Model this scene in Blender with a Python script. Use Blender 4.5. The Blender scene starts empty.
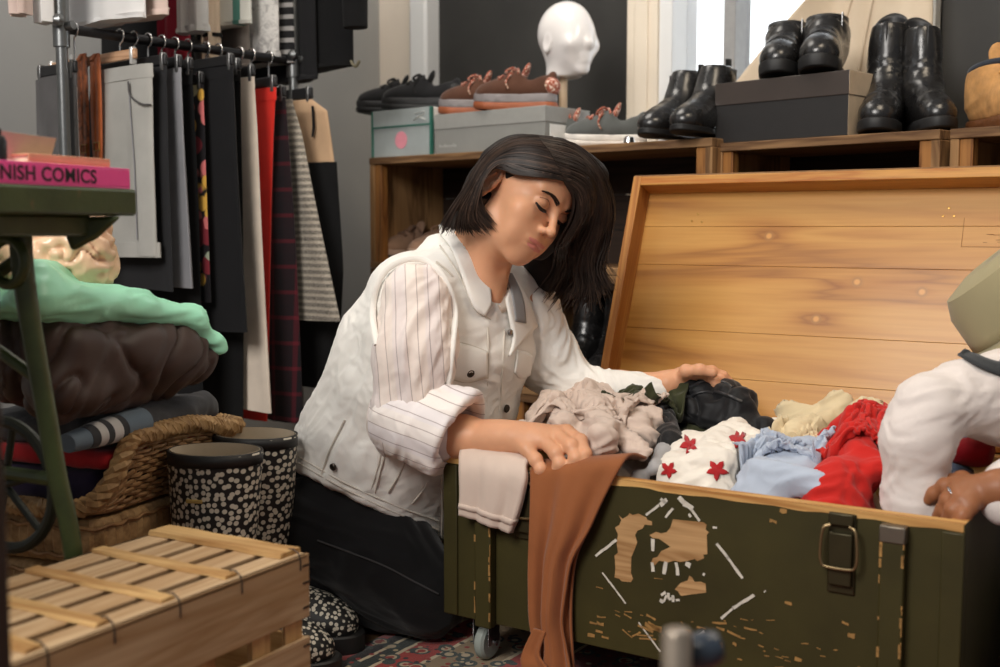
import bpy, math, random
import numpy as np
from mathutils import Vector, Matrix

SC = bpy.context.scene
COL = SC.collection
rng = np.random.default_rng(7)
random.seed(7)
PI = math.pi

# ---------------------------------------------------------------- camera frame (used to take measurements from the photograph)
FPX = 1150.0
PITCH = math.radians(5.14)
CAMH = 0.74
_c, _s = math.cos(PITCH), math.sin(PITCH)

def at(px, py, Y):
    u = (px - 500) / FPX
    v = (333.5 - py) / FPX
    d = np.array([u, _c + v * _s, -_s + v * _c])
    return d * (Y / d[1]) + np.array([0, 0, CAMH])

def proj(P):
    P = np.asarray(P, float) - np.array([0, 0, CAMH])
    fw = P[..., 1] * _c - P[..., 2] * _s
    up = P[..., 1] * _s + P[..., 2] * _c
    return np.stack([500 + FPX * P[..., 0] / fw, 333.5 - FPX * up / fw], -1)

def yaw_axes(deg):
    a = math.radians(deg)
    return np.array([math.cos(a), -math.sin(a), 0.0]), np.array([math.sin(a), math.cos(a), 0.0])

def rotz(deg):
    a = math.radians(deg)
    return np.array([[math.cos(a), -math.sin(a), 0], [math.sin(a), math.cos(a), 0], [0, 0, 1.0]])

def rotx(deg):
    a = math.radians(deg)
    return np.array([[1.0, 0, 0], [0, math.cos(a), -math.sin(a)], [0, math.sin(a), math.cos(a)]])

def roty(deg):
    a = math.radians(deg)
    return np.array([[math.cos(a), 0, math.sin(a)], [0, 1.0, 0], [-math.sin(a), 0, math.cos(a)]])

def nrm(v):
    v = np.asarray(v, float)
    return v / (np.linalg.norm(v) + 1e-12)

def basis(z, xh):
    """3x3 matrix with columns x,y,z; z along the given direction, x near the hint."""
    z = nrm(z); x = np.asarray(xh, float); x = nrm(x - z * np.dot(x, z)); y = np.cross(z, x)
    return np.stack([x, y, z], 1)

def smooth(a, b, t):
    t = np.clip((t - a) / (b - a), 0, 1)
    return t * t * (3 - 2 * t)

def spline(pts, n):
    """Catmull-Rom through pts, n samples."""
    P = np.asarray(pts, float)
    Q = np.vstack([2 * P[0] - P[1], P, 2 * P[-1] - P[-2]])
    m = len(P) - 1
    out = []
    for t in np.linspace(0, m - 1e-9, n):
        i = int(t); u = t - i
        a, b, c, d = Q[i], Q[i + 1], Q[i + 2], Q[i + 3]
        out.append(.5 * ((2 * b) + (-a + c) * u + (2 * a - 5 * b + 4 * c - d) * u * u + (-a + 3 * b - 3 * c + d) * u ** 3))
    return np.array(out)

# ---------------------------------------------------------------- noise
_perm = rng.permutation(512)
def _hash(i, j, k):
    return _perm[(_perm[(_perm[i & 511] + j) & 511] + k) & 511]
_g = rng.normal(size=(512, 3)); _g /= np.linalg.norm(_g, axis=1)[:, None]
def perlin(P):
    P = np.asarray(P, float)
    I = np.floor(P).astype(int); F = P - I
    U = F * F * F * (F * (F * 6 - 15) + 10)
    r = 0
    for dx in (0, 1):
        wx = U[..., 0] if dx else 1 - U[..., 0]
        for dy in (0, 1):
            wy = U[..., 1] if dy else 1 - U[..., 1]
            for dz in (0, 1):
                wz = U[..., 2] if dz else 1 - U[..., 2]
                g = _g[_hash(I[..., 0] + dx, I[..., 1] + dy, I[..., 2] + dz)]
                r = r + wx * wy * wz * (g * (F - [dx, dy, dz])).sum(-1)
    return r * 1.6

def folds(P, freq=14.0, warp=.5, seed=0, axis=None, stretch=3.0):
    """ridged cloth folds, roughly -1..1, long along axis"""
    Q = np.asarray(P, float) * freq + seed * 17.3
    if axis is not None:
        ax = nrm(axis)
        t = (Q @ ax)[..., None] * ax
        Q = Q - t * (1 - 1 / stretch)
    W = np.stack([perlin(Q * .6 + 5.1), perlin(Q * .6 + 31.7), perlin(Q * .6 + 77.3)], -1)
    Q = Q + warp * 1.6 * W
    a = 1 - 2.2 * np.abs(perlin(Q))
    b = 1 - 2.2 * np.abs(perlin(Q * 2.1 + 9.7))
    return .75 * a + .3 * b - .35

def pillow(P, freq=9.0, warp=.4, seed=0, axis=None, stretch=2.0):
    """puffy lobes with sharp creases between them, about -1..1"""
    Q = np.asarray(P, float) * freq + seed * 13.7
    if axis is not None:
        ax = nrm(axis); t = (Q @ ax)[..., None] * ax; Q = Q - t * (1 - 1 / stretch)
    W = np.stack([perlin(Q * .7 + 3.1), perlin(Q * .7 + 41.7), perlin(Q * .7 + 87.3)], -1)
    v = np.abs(perlin(Q + warp * W)) 
    return 2 * (1 - np.exp(-v * 5.0)) - 1.1

# ---------------------------------------------------------------- scene objects
def thing(name, label, cat, loc=(0, 0, 0), rz=0.0, group=None):
    o = bpy.data.objects.new(name, None)
    o.empty_display_size = .05
    COL.objects.link(o)
    o.location = [float(x) for x in loc]
    o.rotation_euler = (0, 0, math.radians(rz))
    o['label'] = label; o['category'] = cat
    if group: o['group'] = group
    return o

def tag(o, label, cat, group=None):
    o['label'] = label; o['category'] = cat
    if group: o['group'] = group
    return o

def structure(o):
    o['kind'] = 'structure'
    return o

def to_local(root, P):
    P = np.asarray(P, float)
    return (P - np.array(root.location)) @ rotz(math.degrees(root.rotation_euler[2]))

def make_mesh(name, V, F, mats, fm=None, smooth_angle=35, sharp=True):
    me = bpy.data.meshes.new(name)
    V = np.asarray(V, np.float32)
    if isinstance(F, np.ndarray) and F.ndim == 2:
        n, k = F.shape
        me.vertices.add(len(V)); me.vertices.foreach_set('co', V.ravel())
        me.loops.add(n * k); me.loops.foreach_set('vertex_index', F.astype(np.int32).ravel())
        me.polygons.add(n)
        me.polygons.foreach_set('loop_start', np.arange(0, n * k, k, dtype=np.int32))
        me.update(calc_edges=True)
        me.validate()
    else:
        me.from_pydata([tuple(map(float, v)) for v in V], [], [tuple(int(i) for i in f) for f in F])
    for m in (mats if isinstance(mats, (list, tuple)) else [mats]):
        me.materials.append(m)
    if fm is not None and len(fm) == len(me.polygons):
        me.polygons.foreach_set('material_index', np.asarray(fm, np.int32))
    me.shade_smooth()
    if sharp:
        me.set_sharp_from_angle(angle=math.radians(smooth_angle))
    me.update()
    return me

def put(name, V, F, mats, parent=None, fm=None, smooth_angle=35, sharp=True, bevel=0, world=False, solid=0, subsurf=0):
    if world and parent is not None:
        V = to_local(parent, V)
    me = make_mesh(name, V, F, mats, fm, smooth_angle, sharp)
    o = bpy.data.objects.new(name, me)
    COL.objects.link(o)
    if parent is not None:
        o.parent = parent
    if solid:
        m = o.modifiers.new('Solidify', 'SOLIDIFY'); m.thickness = solid; m.offset = 0
    if bevel:
        m = o.modifiers.new('Bevel', 'BEVEL'); m.width = bevel; m.segments = 2; m.limit_method = 'ANGLE'; m.angle_limit = math.radians(40)
    if subsurf:
        m = o.modifiers.new('Subdivision', 'SUBSURF'); m.levels = subsurf; m.render_levels = subsurf
    return o

def dup(root, loc=None, rz=None, label=None, group=None):
    r = root.copy(); COL.objects.link(r)
    if loc is not None: r.location = [float(x) for x in loc]
    if rz is not None: r.rotation_euler = (0, 0, math.radians(rz))
    if label: r['label'] = label
    if group: r['group'] = group
    for ch in list(root.children):
        c = ch.copy(); COL.objects.link(c); c.parent = r
        for g in ch.children:
            d = g.copy(); COL.objects.link(d); d.parent = c
    return r

class MB:
    """collects faces for one mesh"""
    def __init__(s):
        s.V = []; s.F = []; s.M = []; s.n = 0
    def add(s, V, F, m=0):
        V = np.asarray(V, float)
        s.V.append(V)
        for f in F:
            s.F.append([int(i) + s.n for i in f]); s.M.append(m)
        s.n += len(V)
        return s
    def box(s, c, size, R=None, m=0):
        h = np.asarray(size, float) / 2
        V = np.array([[x, y, z] for x in (-1, 1) for y in (-1, 1) for z in (-1, 1)]) * h
        if R is not None: V = V @ np.asarray(R).T
        return s.add(V + np.asarray(c, float), [(0, 1, 3, 2), (4, 6, 7, 5), (0, 4, 5, 1), (2, 3, 7, 6), (0, 2, 6, 4), (1, 5, 7, 3)], m)
    def bb(s, lo, hi, m=0):
        lo = np.asarray(lo, float); hi = np.asarray(hi, float)
        return s.box((lo + hi) / 2, hi - lo, None, m)
    def grid(s, P, cu=False, cv=False, caps=False, m=0):
        """P[u,v,3]; cu/cv close the loops"""
        P = np.asarray(P, float)
        nu, nv = P.shape[:2]
        F = []
        for i in range(nu if cu else nu - 1):
            for j in range(nv if cv else nv - 1):
                i2, j2 = (i + 1) % nu, (j + 1) % nv
                F.append((i * nv + j, i * nv + j2, i2 * nv + j2, i2 * nv + j))
        if caps:
            F.append(tuple(range(nv))[::-1]); F.append(tuple((nu - 1) * nv + j for j in range(nv)))
        return s.add(P.reshape(-1, 3), F, m)
    def tube(s, path, r, seg=10, caps=True, m=0, closed=False, flat=None):
        path = np.asarray(path, float)
        n = len(path)
        r = np.broadcast_to(np.asarray(r, float), (n,))
        if closed:
            T = np.roll(path, -1, 0) - np.roll(path, 1, 0)
        else:
            T = np.gradient(path, axis=0)
        T /= np.linalg.norm(T, axis=1)[:, None] + 1e-12
        up = np.array([0, 0, 1.0]) if abs(T[0][2]) < .9 else np.array([1.0, 0, 0])
        N = np.cross(T[0], up); N /= np.linalg.norm(N)
        a = np.linspace(0, 2 * PI, seg, endpoint=False)
        P = np.zeros((n, seg, 3))
        for i in range(n):
            N = N - T[i] * np.dot(N, T[i]); N /= np.linalg.norm(N) + 1e-12
            B = np.cross(T[i], N)
            fl = 1 if flat is None else flat
            P[i] = path[i] + r[i] * (np.cos(a)[:, None] * N + fl * np.sin(a)[:, None] * B)
        return s.grid(P, cu=closed, cv=True, caps=caps and not closed, m=m)
    def lathe(s, prof, c=(0, 0, 0), seg=32, R=None, m=0, caps=True):
        prof = np.asarray(prof, float)
        a = np.linspace(0, 2 * PI, seg, endpoint=False)
        P = np.stack([prof[:, None, 0] * np.cos(a), prof[:, None, 0] * np.sin(a), np.repeat(prof[:, 1:2], seg, 1)], -1)
        if R is not None: P = P @ np.asarray(R).T
        return s.grid(P + np.asarray(c, float), cv=True, caps=caps, m=m)
    def prism(s, poly, z0, z1, R=None, c=(0, 0, 0), m=0):
        """2D polygon (x,y) extruded z0..z1, then rotated and moved"""
        poly = np.asarray(poly, float); n = len(poly)
        V = np.vstack([np.c_[poly, np.full(n, z0)], np.c_[poly, np.full(n, z1)]])
        if R is not None: V = V @ np.asarray(R).T
        F = [tuple(range(n))[::-1], tuple(range(n, 2 * n))] + [(i, (i + 1) % n, n + (i + 1) % n, n + i) for i in range(n)]
        return s.add(V + np.asarray(c, float), F, m)
    def build(s, name, mats, parent=None, **kw):
        V = np.vstack(s.V)
        return put(name, V, s.F, mats, parent, fm=s.M, **kw)

# ---------------------------------------------------------------- implicit shapes, meshed with sparse surface nets
class Sdf:
    def __init__(s):
        s.p = []          # (op, k, func, centre, radius)
        s.disp = None
    def cone(s, a, b, ra, rb=None, k=.01, op='u'):
        a = np.asarray(a, float); b = np.asarray(b, float); rb = ra if rb is None else rb
        ba = b - a; L2 = max(ba @ ba, 1e-12)
        def f(P):
            h = np.clip(((P - a) @ ba) / L2, 0, 1)
            return np.linalg.norm(P - a - h[:, None] * ba, axis=1) - (ra + (rb - ra) * h)
        s.p.append((op, k, f, (a + b) / 2, np.linalg.norm(ba) / 2 + max(ra, rb)))
        return s
    def chain(s, pts, rad, k=.01, op='u'):
        for i in range(len(pts) - 1):
            s.cone(pts[i], pts[i + 1], rad[i], rad[i + 1], k, op)
        return s
    def ell(s, c, r, R=None, k=.01, op='u'):
        c = np.asarray(c, float); r = np.asarray(r, float); R = np.eye(3) if R is None else np.asarray(R, float)
        def f(P):
            q = (P - c) @ R
            k0 = np.linalg.norm(q / r, axis=1); k1 = np.linalg.norm(q / r ** 2, axis=1) + 1e-9
            return k0 * (k0 - 1) / k1
        s.p.append((op, k, f, c, r.max()))
        return s
    def box(s, c, h, R=None, rad=.005, k=.01, op='u'):
        c = np.asarray(c, float); h = np.asarray(h, float); R = np.eye(3) if R is None else np.asarray(R, float)
        def f(P):
            q = np.abs((P - c) @ R) - (h - rad)
            return np.linalg.norm(np.maximum(q, 0), axis=1) + np.minimum(q.max(1), 0) - rad
        s.p.append((op, k, f, c, np.linalg.norm(h)))
        return s
    def plane(s, c, n, k=.002, op='i'):
        """keep (op 'i') the side the normal points away from"""
        c = np.asarray(c, float); n = nrm(n)
        s.p.append((op, k, (lambda P: (P - c) @ n), c, 1e9))
        return s
    def ev(s, P, sel=None):
        d = np.full(len(P), 10.0)
        for i, (op, k, f, c, r) in enumerate(s.p):
            if sel is not None and not sel[i]: continue
            e = f(P)
            if op == 'u':
                h = np.maximum(k - np.abs(d - e), 0) / k
                d = np.minimum(d, e) - h * h * k * .25
            elif op == 's':
                h = np.maximum(k - np.abs(d + e), 0) / k
                d = np.maximum(d, -e) + h * h * k * .25
            else:
                h = np.maximum(k - np.abs(d - e), 0) / k
                d = np.maximum(d, e) + h * h * k * .25
        return d
    def mesh(s, res, relax=1, lo=None, hi=None):
        us = [p for p in s.p if p[0] == 'u']
        if lo is None:
            lo = np.min([c - r for _, _, _, c, r in us], 0) - .02
            hi = np.max([c + r for _, _, _, c, r in us], 0) + .02
        B = 14
        nb = np.ceil((hi - lo) / (res * B)).astype(int)
        bi = np.stack(np.meshgrid(*[np.arange(n) for n in nb], indexing='ij'), -1).reshape(-1, 3)
        C = lo + (bi + .5) * B * res
        BR = B * res * .87
        D = s.ev(C)
        keep = np.abs(D) < BR * 1.45 + .006
        bi, C = bi[keep], C[keep]
        pd = np.stack([f(C) for _, _, f, _, _ in s.p], 1)
        ks = np.array([p[1] for p in s.p]); ops = np.array([p[0] for p in s.p])
        o = np.arange(B + 1)
        G = np.stack(np.meshgrid(o, o, o, indexing='ij'), -1)
        Gf = G.reshape(-1, 3)
        dims = (nb * B + 2).astype(np.int64)
        def gid(ijk): return (ijk[..., 0] * dims[1] + ijk[..., 1]) * dims[2] + ijk[..., 2]
        cid, cpos, quads = [], [], []
        corn = np.array([[x, y, z] for x in (0, 1) for y in (0, 1) for z in (0, 1)])
        edges = [(a, b) for a in range(8) for b in range(a + 1, 8) if np.abs(corn[a] - corn[b]).sum() == 1]
        for q in range(len(bi)):
            sel = pd[q] < BR * 1.5 + ks * 1.2 + .01
            sel |= (ops == 'i')
            base = bi[q] * B
            V = s.ev(lo + (base + Gf) * res, sel).reshape(B + 1, B + 1, B + 1)
            S = V < 0
            if S.all() or not S.any(): continue
            cnt = np.zeros((B, B, B), int)
            for x, y, z in corn: cnt += S[x:B + x, y:B + y, z:B + z]
            cells = np.argwhere((cnt > 0) & (cnt < 8))
            vals = np.stack([V[cells[:, 0] + x, cells[:, 1] + y, cells[:, 2] + z] for x, y, z in corn], 1)
            acc = np.zeros((len(cells), 3)); num = np.zeros(len(cells))
            for a, b in edges:
                va, vb = vals[:, a], vals[:, b]
                m = (va < 0) != (vb < 0)
                t = np.where(m, va / np.where(m, va - vb, 1), 0)
                acc += np.where(m[:, None], corn[a] + t[:, None] * (corn[b] - corn[a]), 0); num += m
            cid.append(gid(base + cells)); cpos.append(lo + (base + cells + acc / num[:, None]) * res)
            for ax in range(3):
                sl0 = S[:B, :B, :B]
                sh = [0, 0, 0]; sh[ax] = 1
                sl1 = S[sh[0]:B + sh[0], sh[1]:B + sh[1], sh[2]:B + sh[2]]
                E = np.argwhere(sl0 != sl1)
                if not len(E): continue
                ins = sl0[E[:, 0], E[:, 1], E[:, 2]]
                u = np.zeros(3, int); v = np.zeros(3, int); u[(ax + 1) % 3] = 1; v[(ax + 2) % 3] = 1
                g = base + E
                Q = np.stack([gid(g - u - v), gid(g - v), gid(g), gid(g - u)], 1)
                Q[~ins] = Q[~ins][:, ::-1]
                quads.append(Q)
        cid = np.concatenate(cid); cpos = np.concatenate(cpos); quads = np.concatenate(quads)
        order = np.argsort(cid); cid = cid[order]; cpos = cpos[order]
        ix = np.searchsorted(cid, quads); ix = np.clip(ix, 0, len(cid) - 1)
        ok = (cid[ix] == quads).all(1)
        F = ix[ok]
        V = cpos
        for _ in range(relax):
            V = laplace(V, F, .5)
        if s.disp is not None:
            V = V + normals(V, F) * s.disp(V)[:, None]
        return V, F

def laplace(V, F, w):
    A = np.zeros_like(V); n = np.zeros(len(V))
    for a, b in ((0, 1), (1, 2), (2, 3), (3, 0)):
        for i in range(3):
            A[:, i] += np.bincount(F[:, a], V[F[:, b], i], len(V)) + np.bincount(F[:, b], V[F[:, a], i], len(V))
        n += np.bincount(F[:, a], minlength=len(V)) + np.bincount(F[:, b], minlength=len(V))
    return V + w * (A / np.maximum(n, 1)[:, None] - V)

def normals(V, F):
    N = np.cross(V[F[:, 2]] - V[F[:, 0]], V[F[:, 3]] - V[F[:, 1]])
    A = np.zeros_like(V)
    for a in range(4):
        for i in range(3):
            A[:, i] += np.bincount(F[:, a], N[:, i], len(V))
    return A / (np.linalg.norm(A, axis=1)[:, None] + 1e-12)

def sdf_put(name, sdf, res, mats, parent=None, world=True, relax=1, post=None, fm=None, lo=None, hi=None):
    V, F = sdf.mesh(res, relax, lo, hi)
    if post is not None:
        V = post(V, F)
    fmv = fm(V, F) if fm is not None else None
    return put(name, V, F, mats, parent, fm=fmv, sharp=False, world=world)

# ---------------------------------------------------------------- cloth, settled once and kept as a plain mesh
def drape(P, colliders, frames=28, grow=.25, mass=.25, thick=.004, stiff=6, bend=.6, selfc=True):
    """let a sheet of cloth (grid of points) fall over the colliders; returns the settled grid"""
    n, m = P.shape[:2]
    V = P.reshape(-1, 3); F = [(i * m + j, i * m + j + 1, (i + 1) * m + j + 1, (i + 1) * m + j) for i in range(n - 1) for j in range(m - 1)]
    me = bpy.data.meshes.new('falling'); me.from_pydata(V.tolist(), [], F)
    o = bpy.data.objects.new('falling', me); COL.objects.link(o)
    c = o.modifiers.new('Cloth', 'CLOTH'); s = c.settings
    s.quality = 5; s.mass = mass; s.tension_stiffness = stiff; s.compression_stiffness = stiff; s.shear_stiffness = stiff * .5; s.bending_stiffness = bend
    s.shrink_min = -grow; s.air_damping = 2
    c.collision_settings.distance_min = thick; c.collision_settings.use_self_collision = selfc; c.collision_settings.self_distance_min = thick; c.collision_settings.collision_quality = 2; c.collision_settings.self_friction = 8
    cs = []
    for (v, f) in colliders:
        cm = bpy.data.meshes.new('block'); cm.from_pydata(np.asarray(v).tolist(), [], [tuple(map(int, q)) for q in f]); co = bpy.data.objects.new('block', cm); COL.objects.link(co)
        co.modifiers.new('Collision', 'COLLISION'); co.collision.thickness_outer = .003; co.collision.cloth_friction = 20; cs.append(co)
    for fr in range(1, frames + 1): SC.frame_set(fr)
    dg = bpy.context.evaluated_depsgraph_get(); ev = o.evaluated_get(dg); em = ev.to_mesh()
    out = np.zeros(len(em.vertices) * 3); em.vertices.foreach_get('co', out); ev.to_mesh_clear()
    for q in [o] + cs: bpy.data.objects.remove(q, do_unlink=True)
    SC.frame_set(1)
    return out.reshape(n, m, 3)
# ---------------------------------------------------------------- materials
class NT:
    def __init__(s, name):
        s.m = bpy.data.materials.new(name); s.m.use_nodes = True
        s.t = s.m.node_tree; s.b = s.t.nodes['Principled BSDF']
        s.tc = s.t.nodes.new('ShaderNodeTexCoord')
    def n(s, typ, **kw):
        o = s.t.nodes.new('ShaderNode' + typ)
        for k, v in kw.items():
            if k in o.inputs.keys() if isinstance(k, str) else False:
                s.set(o.inputs[k], v)
            else:
                setattr(o, k, v)
        return o
    def set(s, inp, v):
        if hasattr(v, 'links') or isinstance(v, bpy.types.NodeSocket):
            s.t.links.new(v, inp)
        else:
            if isinstance(v, (tuple, list)) and len(v) == 3 and inp.type == 'RGBA': v = (*v, 1)
            inp.default_value = v
    def link(s, a, b): s.t.links.new(a, b)
    def coord(s, scale=(1, 1, 1), rot=(0, 0, 0), which='Object', loc=(0, 0, 0)):
        mp = s.t.nodes.new('ShaderNodeMapping')
        s.link(s.tc.outputs[which], mp.inputs['Vector'])
        mp.inputs['Scale'].default_value = scale; mp.inputs['Rotation'].default_value = rot; mp.inputs['Location'].default_value = loc
        return mp.outputs['Vector']
    def noise(s, vec, scale, detail=3, rough=.55, dist=0):
        o = s.t.nodes.new('ShaderNodeTexNoise')
        s.link(vec, o.inputs['Vector'])
        o.inputs['Scale'].default_value = scale; o.inputs['Detail'].default_value = detail
        o.inputs['Roughness'].default_value = rough; o.inputs['Distortion'].default_value = dist
        return o.outputs['Fac']
    def ramp(s, fac, stops, interp='LINEAR'):
        o = s.t.nodes.new('ShaderNodeValToRGB')
        s.link(fac, o.inputs['Fac'])
        cr = o.color_ramp; cr.interpolation = interp
        while len(cr.elements) > 1: cr.elements.remove(cr.elements[-1])
        cr.elements[0].position = stops[0][0]; cr.elements[0].color = (*stops[0][1], 1)
        for p, c in stops[1:]:
            e = cr.elements.new(p); e.color = (*c, 1)
        return o.outputs['Color']
    def mix(s, fac, a, b, mode='MIX'):
        o = s.t.nodes.new('ShaderNodeMix'); o.data_type = 'RGBA'; o.blend_type = mode
        s.set(o.inputs['Factor'], fac) if not isinstance(fac, (int, float)) else setattr(o.inputs['Factor'], 'default_value', fac)
        s.set(o.inputs['A'] if False else o.inputs[6], a); s.set(o.inputs[7], b)
        return o.outputs[2]
    def math(s, op, a, b=0.0, c=None):
        o = s.t.nodes.new('ShaderNodeMath'); o.operation = op
        s.set(o.inputs[0], a); s.set(o.inputs[1], b)
        if c is not None: s.set(o.inputs[2], c)
        return o.outputs[0]
    def bump(s, h, strength=.3, dist=.002):
        o = s.t.nodes.new('ShaderNodeBump')
        s.link(h, o.inputs['Height']); o.inputs['Strength'].default_value = strength; o.inputs['Distance'].default_value = dist
        s.link(o.outputs['Normal'], s.b.inputs['Normal'])
    def out(s, color=None, rough=.6, metal=0.0, spec=.5, sheen=0.0, coat=0.0, sss=0.0):
        if color is not None: s.set(s.b.inputs['Base Color'], color)
        s.set(s.b.inputs['Roughness'], rough); s.b.inputs['Metallic'].default_value = metal
        s.b.inputs['Specular IOR Level'].default_value = spec
        if sheen: s.b.inputs['Sheen Weight'].default_value = sheen; s.b.inputs['Sheen Roughness'].default_value = .5
        if coat: s.b.inputs['Coat Weight'].default_value = coat; s.b.inputs['Coat Roughness'].default_value = .15
        return s.m

def srgb(r, g, b):
    f = lambda c: (c / 255 / 12.92) if c / 255 <= .04045 else ((c / 255 + .055) / 1.055) ** 2.4
    return (f(r), f(g), f(b))

def vscale(c, k): return tuple(min(1, x * k) for x in c)

def fabric(name, col, var=.12, weave=900, rough=.9, bump=.25, wrinkle=0.0, sheen=.15, wscale=14):
    t = NT(name); v = t.coord()
    n = t.noise(v, 12, 4)
    c = t.ramp(n, [(.3, vscale(col, 1 - var)), (.7, vscale(col, 1 + var * .6))])
    h = t.noise(v, weave, 2)
    if wrinkle:
        w = t.noise(v, wscale, 4, .5, .8)
        hh = t.math('ADD', t.math('MULTIPLY', h, .12), t.math('MULTIPLY', w, wrinkle * 6))
        t.bump(hh, bump + .3, .004)
    else:
        t.bump(h, bump, .0015)
    return t.out(c, rough, spec=.2, sheen=sheen)

def leather(name, col, rough=.32, var=.3, crease=1.0, coat=.2):
    t = NT(name); v = t.coord()
    n = t.noise(v, 30, 4)
    c = t.ramp(n, [(.3, vscale(col, 1 - var)), (.75, vscale(col, 1 + var))])
    h = t.math('ADD', t.math('MULTIPLY', t.noise(v, 55, 5, .6, .6), .8 * crease), t.math('MULTIPLY', t.noise(v, 600, 2), .08))
    t.bump(h, .35, .003)
    r = t.ramp(t.noise(v, 40, 3), [(.3, (rough * .8,) * 3), (.7, (rough * 1.35,) * 3)])
    return t.out(c, r, spec=.5, coat=coat)

def plain(name, col, rough=.5, metal=0.0, var=.08, scale=40, bump=.1, spec=.5, coat=0.0):
    t = NT(name); v = t.coord()
    n = t.noise(v, scale, 4)
    c = t.ramp(n, [(.3, vscale(col, 1 - var)), (.7, vscale(col, 1 + var))])
    if bump: t.bump(t.noise(v, scale * 4, 3), bump, .001)
    return t.out(c, rough, metal, spec, coat=coat)

def wood(name, col, dark, axis='X', rough=.5, ring=9.0, contrast=1.0, grain=1.0, coat=0.0):
    """grain runs along axis; rings vary across it"""
    t = NT(name)
    sc = {'X': (.7, 9, 9), 'Y': (9, .7, 9), 'Z': (9, 9, .7)}[axis]
    fine = {'X': (6, 160, 160), 'Y': (160, 6, 160), 'Z': (160, 160, 6)}[axis]
    v = t.coord(sc)
    n = t.noise(v, 1.3, 4, .55, .8)
    w = t.math('FRACT', t.math('MULTIPLY', n, ring))
    w = t.math('ABSOLUTE', t.math('SUBTRACT', w, .5))
    c1 = t.ramp(w, [(0, vscale(dark, 1.0)), (.28, vscale(col, .93)), (.5, col)])
    f = t.noise(t.coord(fine), 1.0, 3)
    c2 = t.ramp(f, [(.32, (.72, .66, .6)), (.6, (1, 1, 1))])
    c = t.mix(.55 * grain, c1, c2, 'MULTIPLY')
    big = t.ramp(t.noise(t.coord(), 3.5, 3), [(.3, (.86, .82, .78)), (.7, (1.0, 1.0, 1.0))])
    c = t.mix(.6 * contrast, c, big, 'MULTIPLY')
    t.bump(f, .18, .0012)
    return t.out(c, rough, spec=.35, coat=coat)

def emit(name, col, strength):
    m = bpy.data.materials.new(name); m.use_nodes = True
    nt = m.node_tree; nt.nodes.clear()
    e = nt.nodes.new('ShaderNodeEmission'); o = nt.nodes.new('ShaderNodeOutputMaterial')
    e.inputs['Color'].default_value = (*col, 1); e.inputs['Strength'].default_value = strength
    nt.links.new(e.outputs[0], o.inputs['Surface'])
    return m

def weave_fabric(name, fn, rough=.9, bump=.25):
    """fn(t, v) -> colour socket"""
    t = NT(name); v = t.coord()
    c = fn(t, v)
    t.bump(t.noise(v, 900, 2), bump, .0015)
    return t.out(c, rough, spec=.2, sheen=.1)
# ---------------------------------------------------------------- camera, light, room
cam_d = bpy.data.cameras.new('camera'); cam = bpy.data.objects.new('camera', cam_d); COL.objects.link(cam)
cam.location = (0, 0, CAMH); cam.rotation_euler = (PI / 2 - PITCH, 0, 0)
cam_d.sensor_width = 36; cam_d.lens = FPX * 36 / 1000
cam_d.clip_start = .02
cam_d.dof.use_dof = True; cam_d.dof.focus_distance = 2.03; cam_d.dof.aperture_fstop = 3.8
SC.camera = cam
SC.view_settings.view_transform = 'Standard'; SC.view_settings.look = 'None'
SC.view_settings.gamma = 1; SC.view_settings.use_curve_mapping = False
SC.view_settings.exposure = 0.92

wd = bpy.data.worlds.new('world'); SC.world = wd; wd.use_nodes = True
wd.node_tree.nodes['Background'].inputs['Color'].default_value = (.92, .95, 1.0, 1)
wd.node_tree.nodes['Background'].inputs['Strength'].default_value = .11

def area(name, loc, target, size, power, col, sy=None):
    d = bpy.data.lights.new(name, 'AREA'); d.energy = power; d.color = col; d.size = size
    if sy: d.shape = 'RECTANGLE'; d.size_y = sy
    o = bpy.data.objects.new(name, d); COL.objects.link(o)
    o.location = loc
    o.rotation_euler = (Vector(target) - Vector(loc)).to_track_quat('-Z', 'Y').to_euler()
    return o
# area lights out of view: assumed key and side light, added overhead and rear light
area('assumed_key_light', (-1.45, -.45, 2.45), (.0, 2.1, .55), 1.3, 52, (1.0, .955, .90), 1.3)  # assumed soft key from upper left behind the camera, no window known there
area('assumed_cool_side_light', (-2.3, 2.3, 2.1), (.2, 2.4, .8), .9, 9, (.80, .89, 1.0), 1.3)  # assumed weak cool light from the left, no window known on that side
area('added_warm_overhead_light', (.75, 1.3, 2.45), (.75, 2.2, .7), .6, 7, (1.0, .84, .64))  # added warm light over the trunk and lid, no lamp seen
area('rear_fill_light', (-.35, 2.75, 2.62), (-.35, 3.6, .9), .9, 11, (1.0, .93, .84))  # added fill, no real fitting: lifts the dark rear walls and shelf tops

WY = 40.0
w1, w2 = yaw_axes(WY)
CORN = at(380, 100, 4.1); CORN[2] = 0

def on_wall(px, py, off=0.0):
    """hit of the sight line through a pixel with the back wall: (distance along the wall, height)"""
    d = at(px, py, 1.0) - np.array([0, 0, CAMH]); n = w2
    base = CORN + n * off
    t = ((base - [0, 0, CAMH]) @ n) / (d @ n)
    P = np.array([0, 0, CAMH]) + d * t
    return (P - base) @ w1, P[2]

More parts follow.
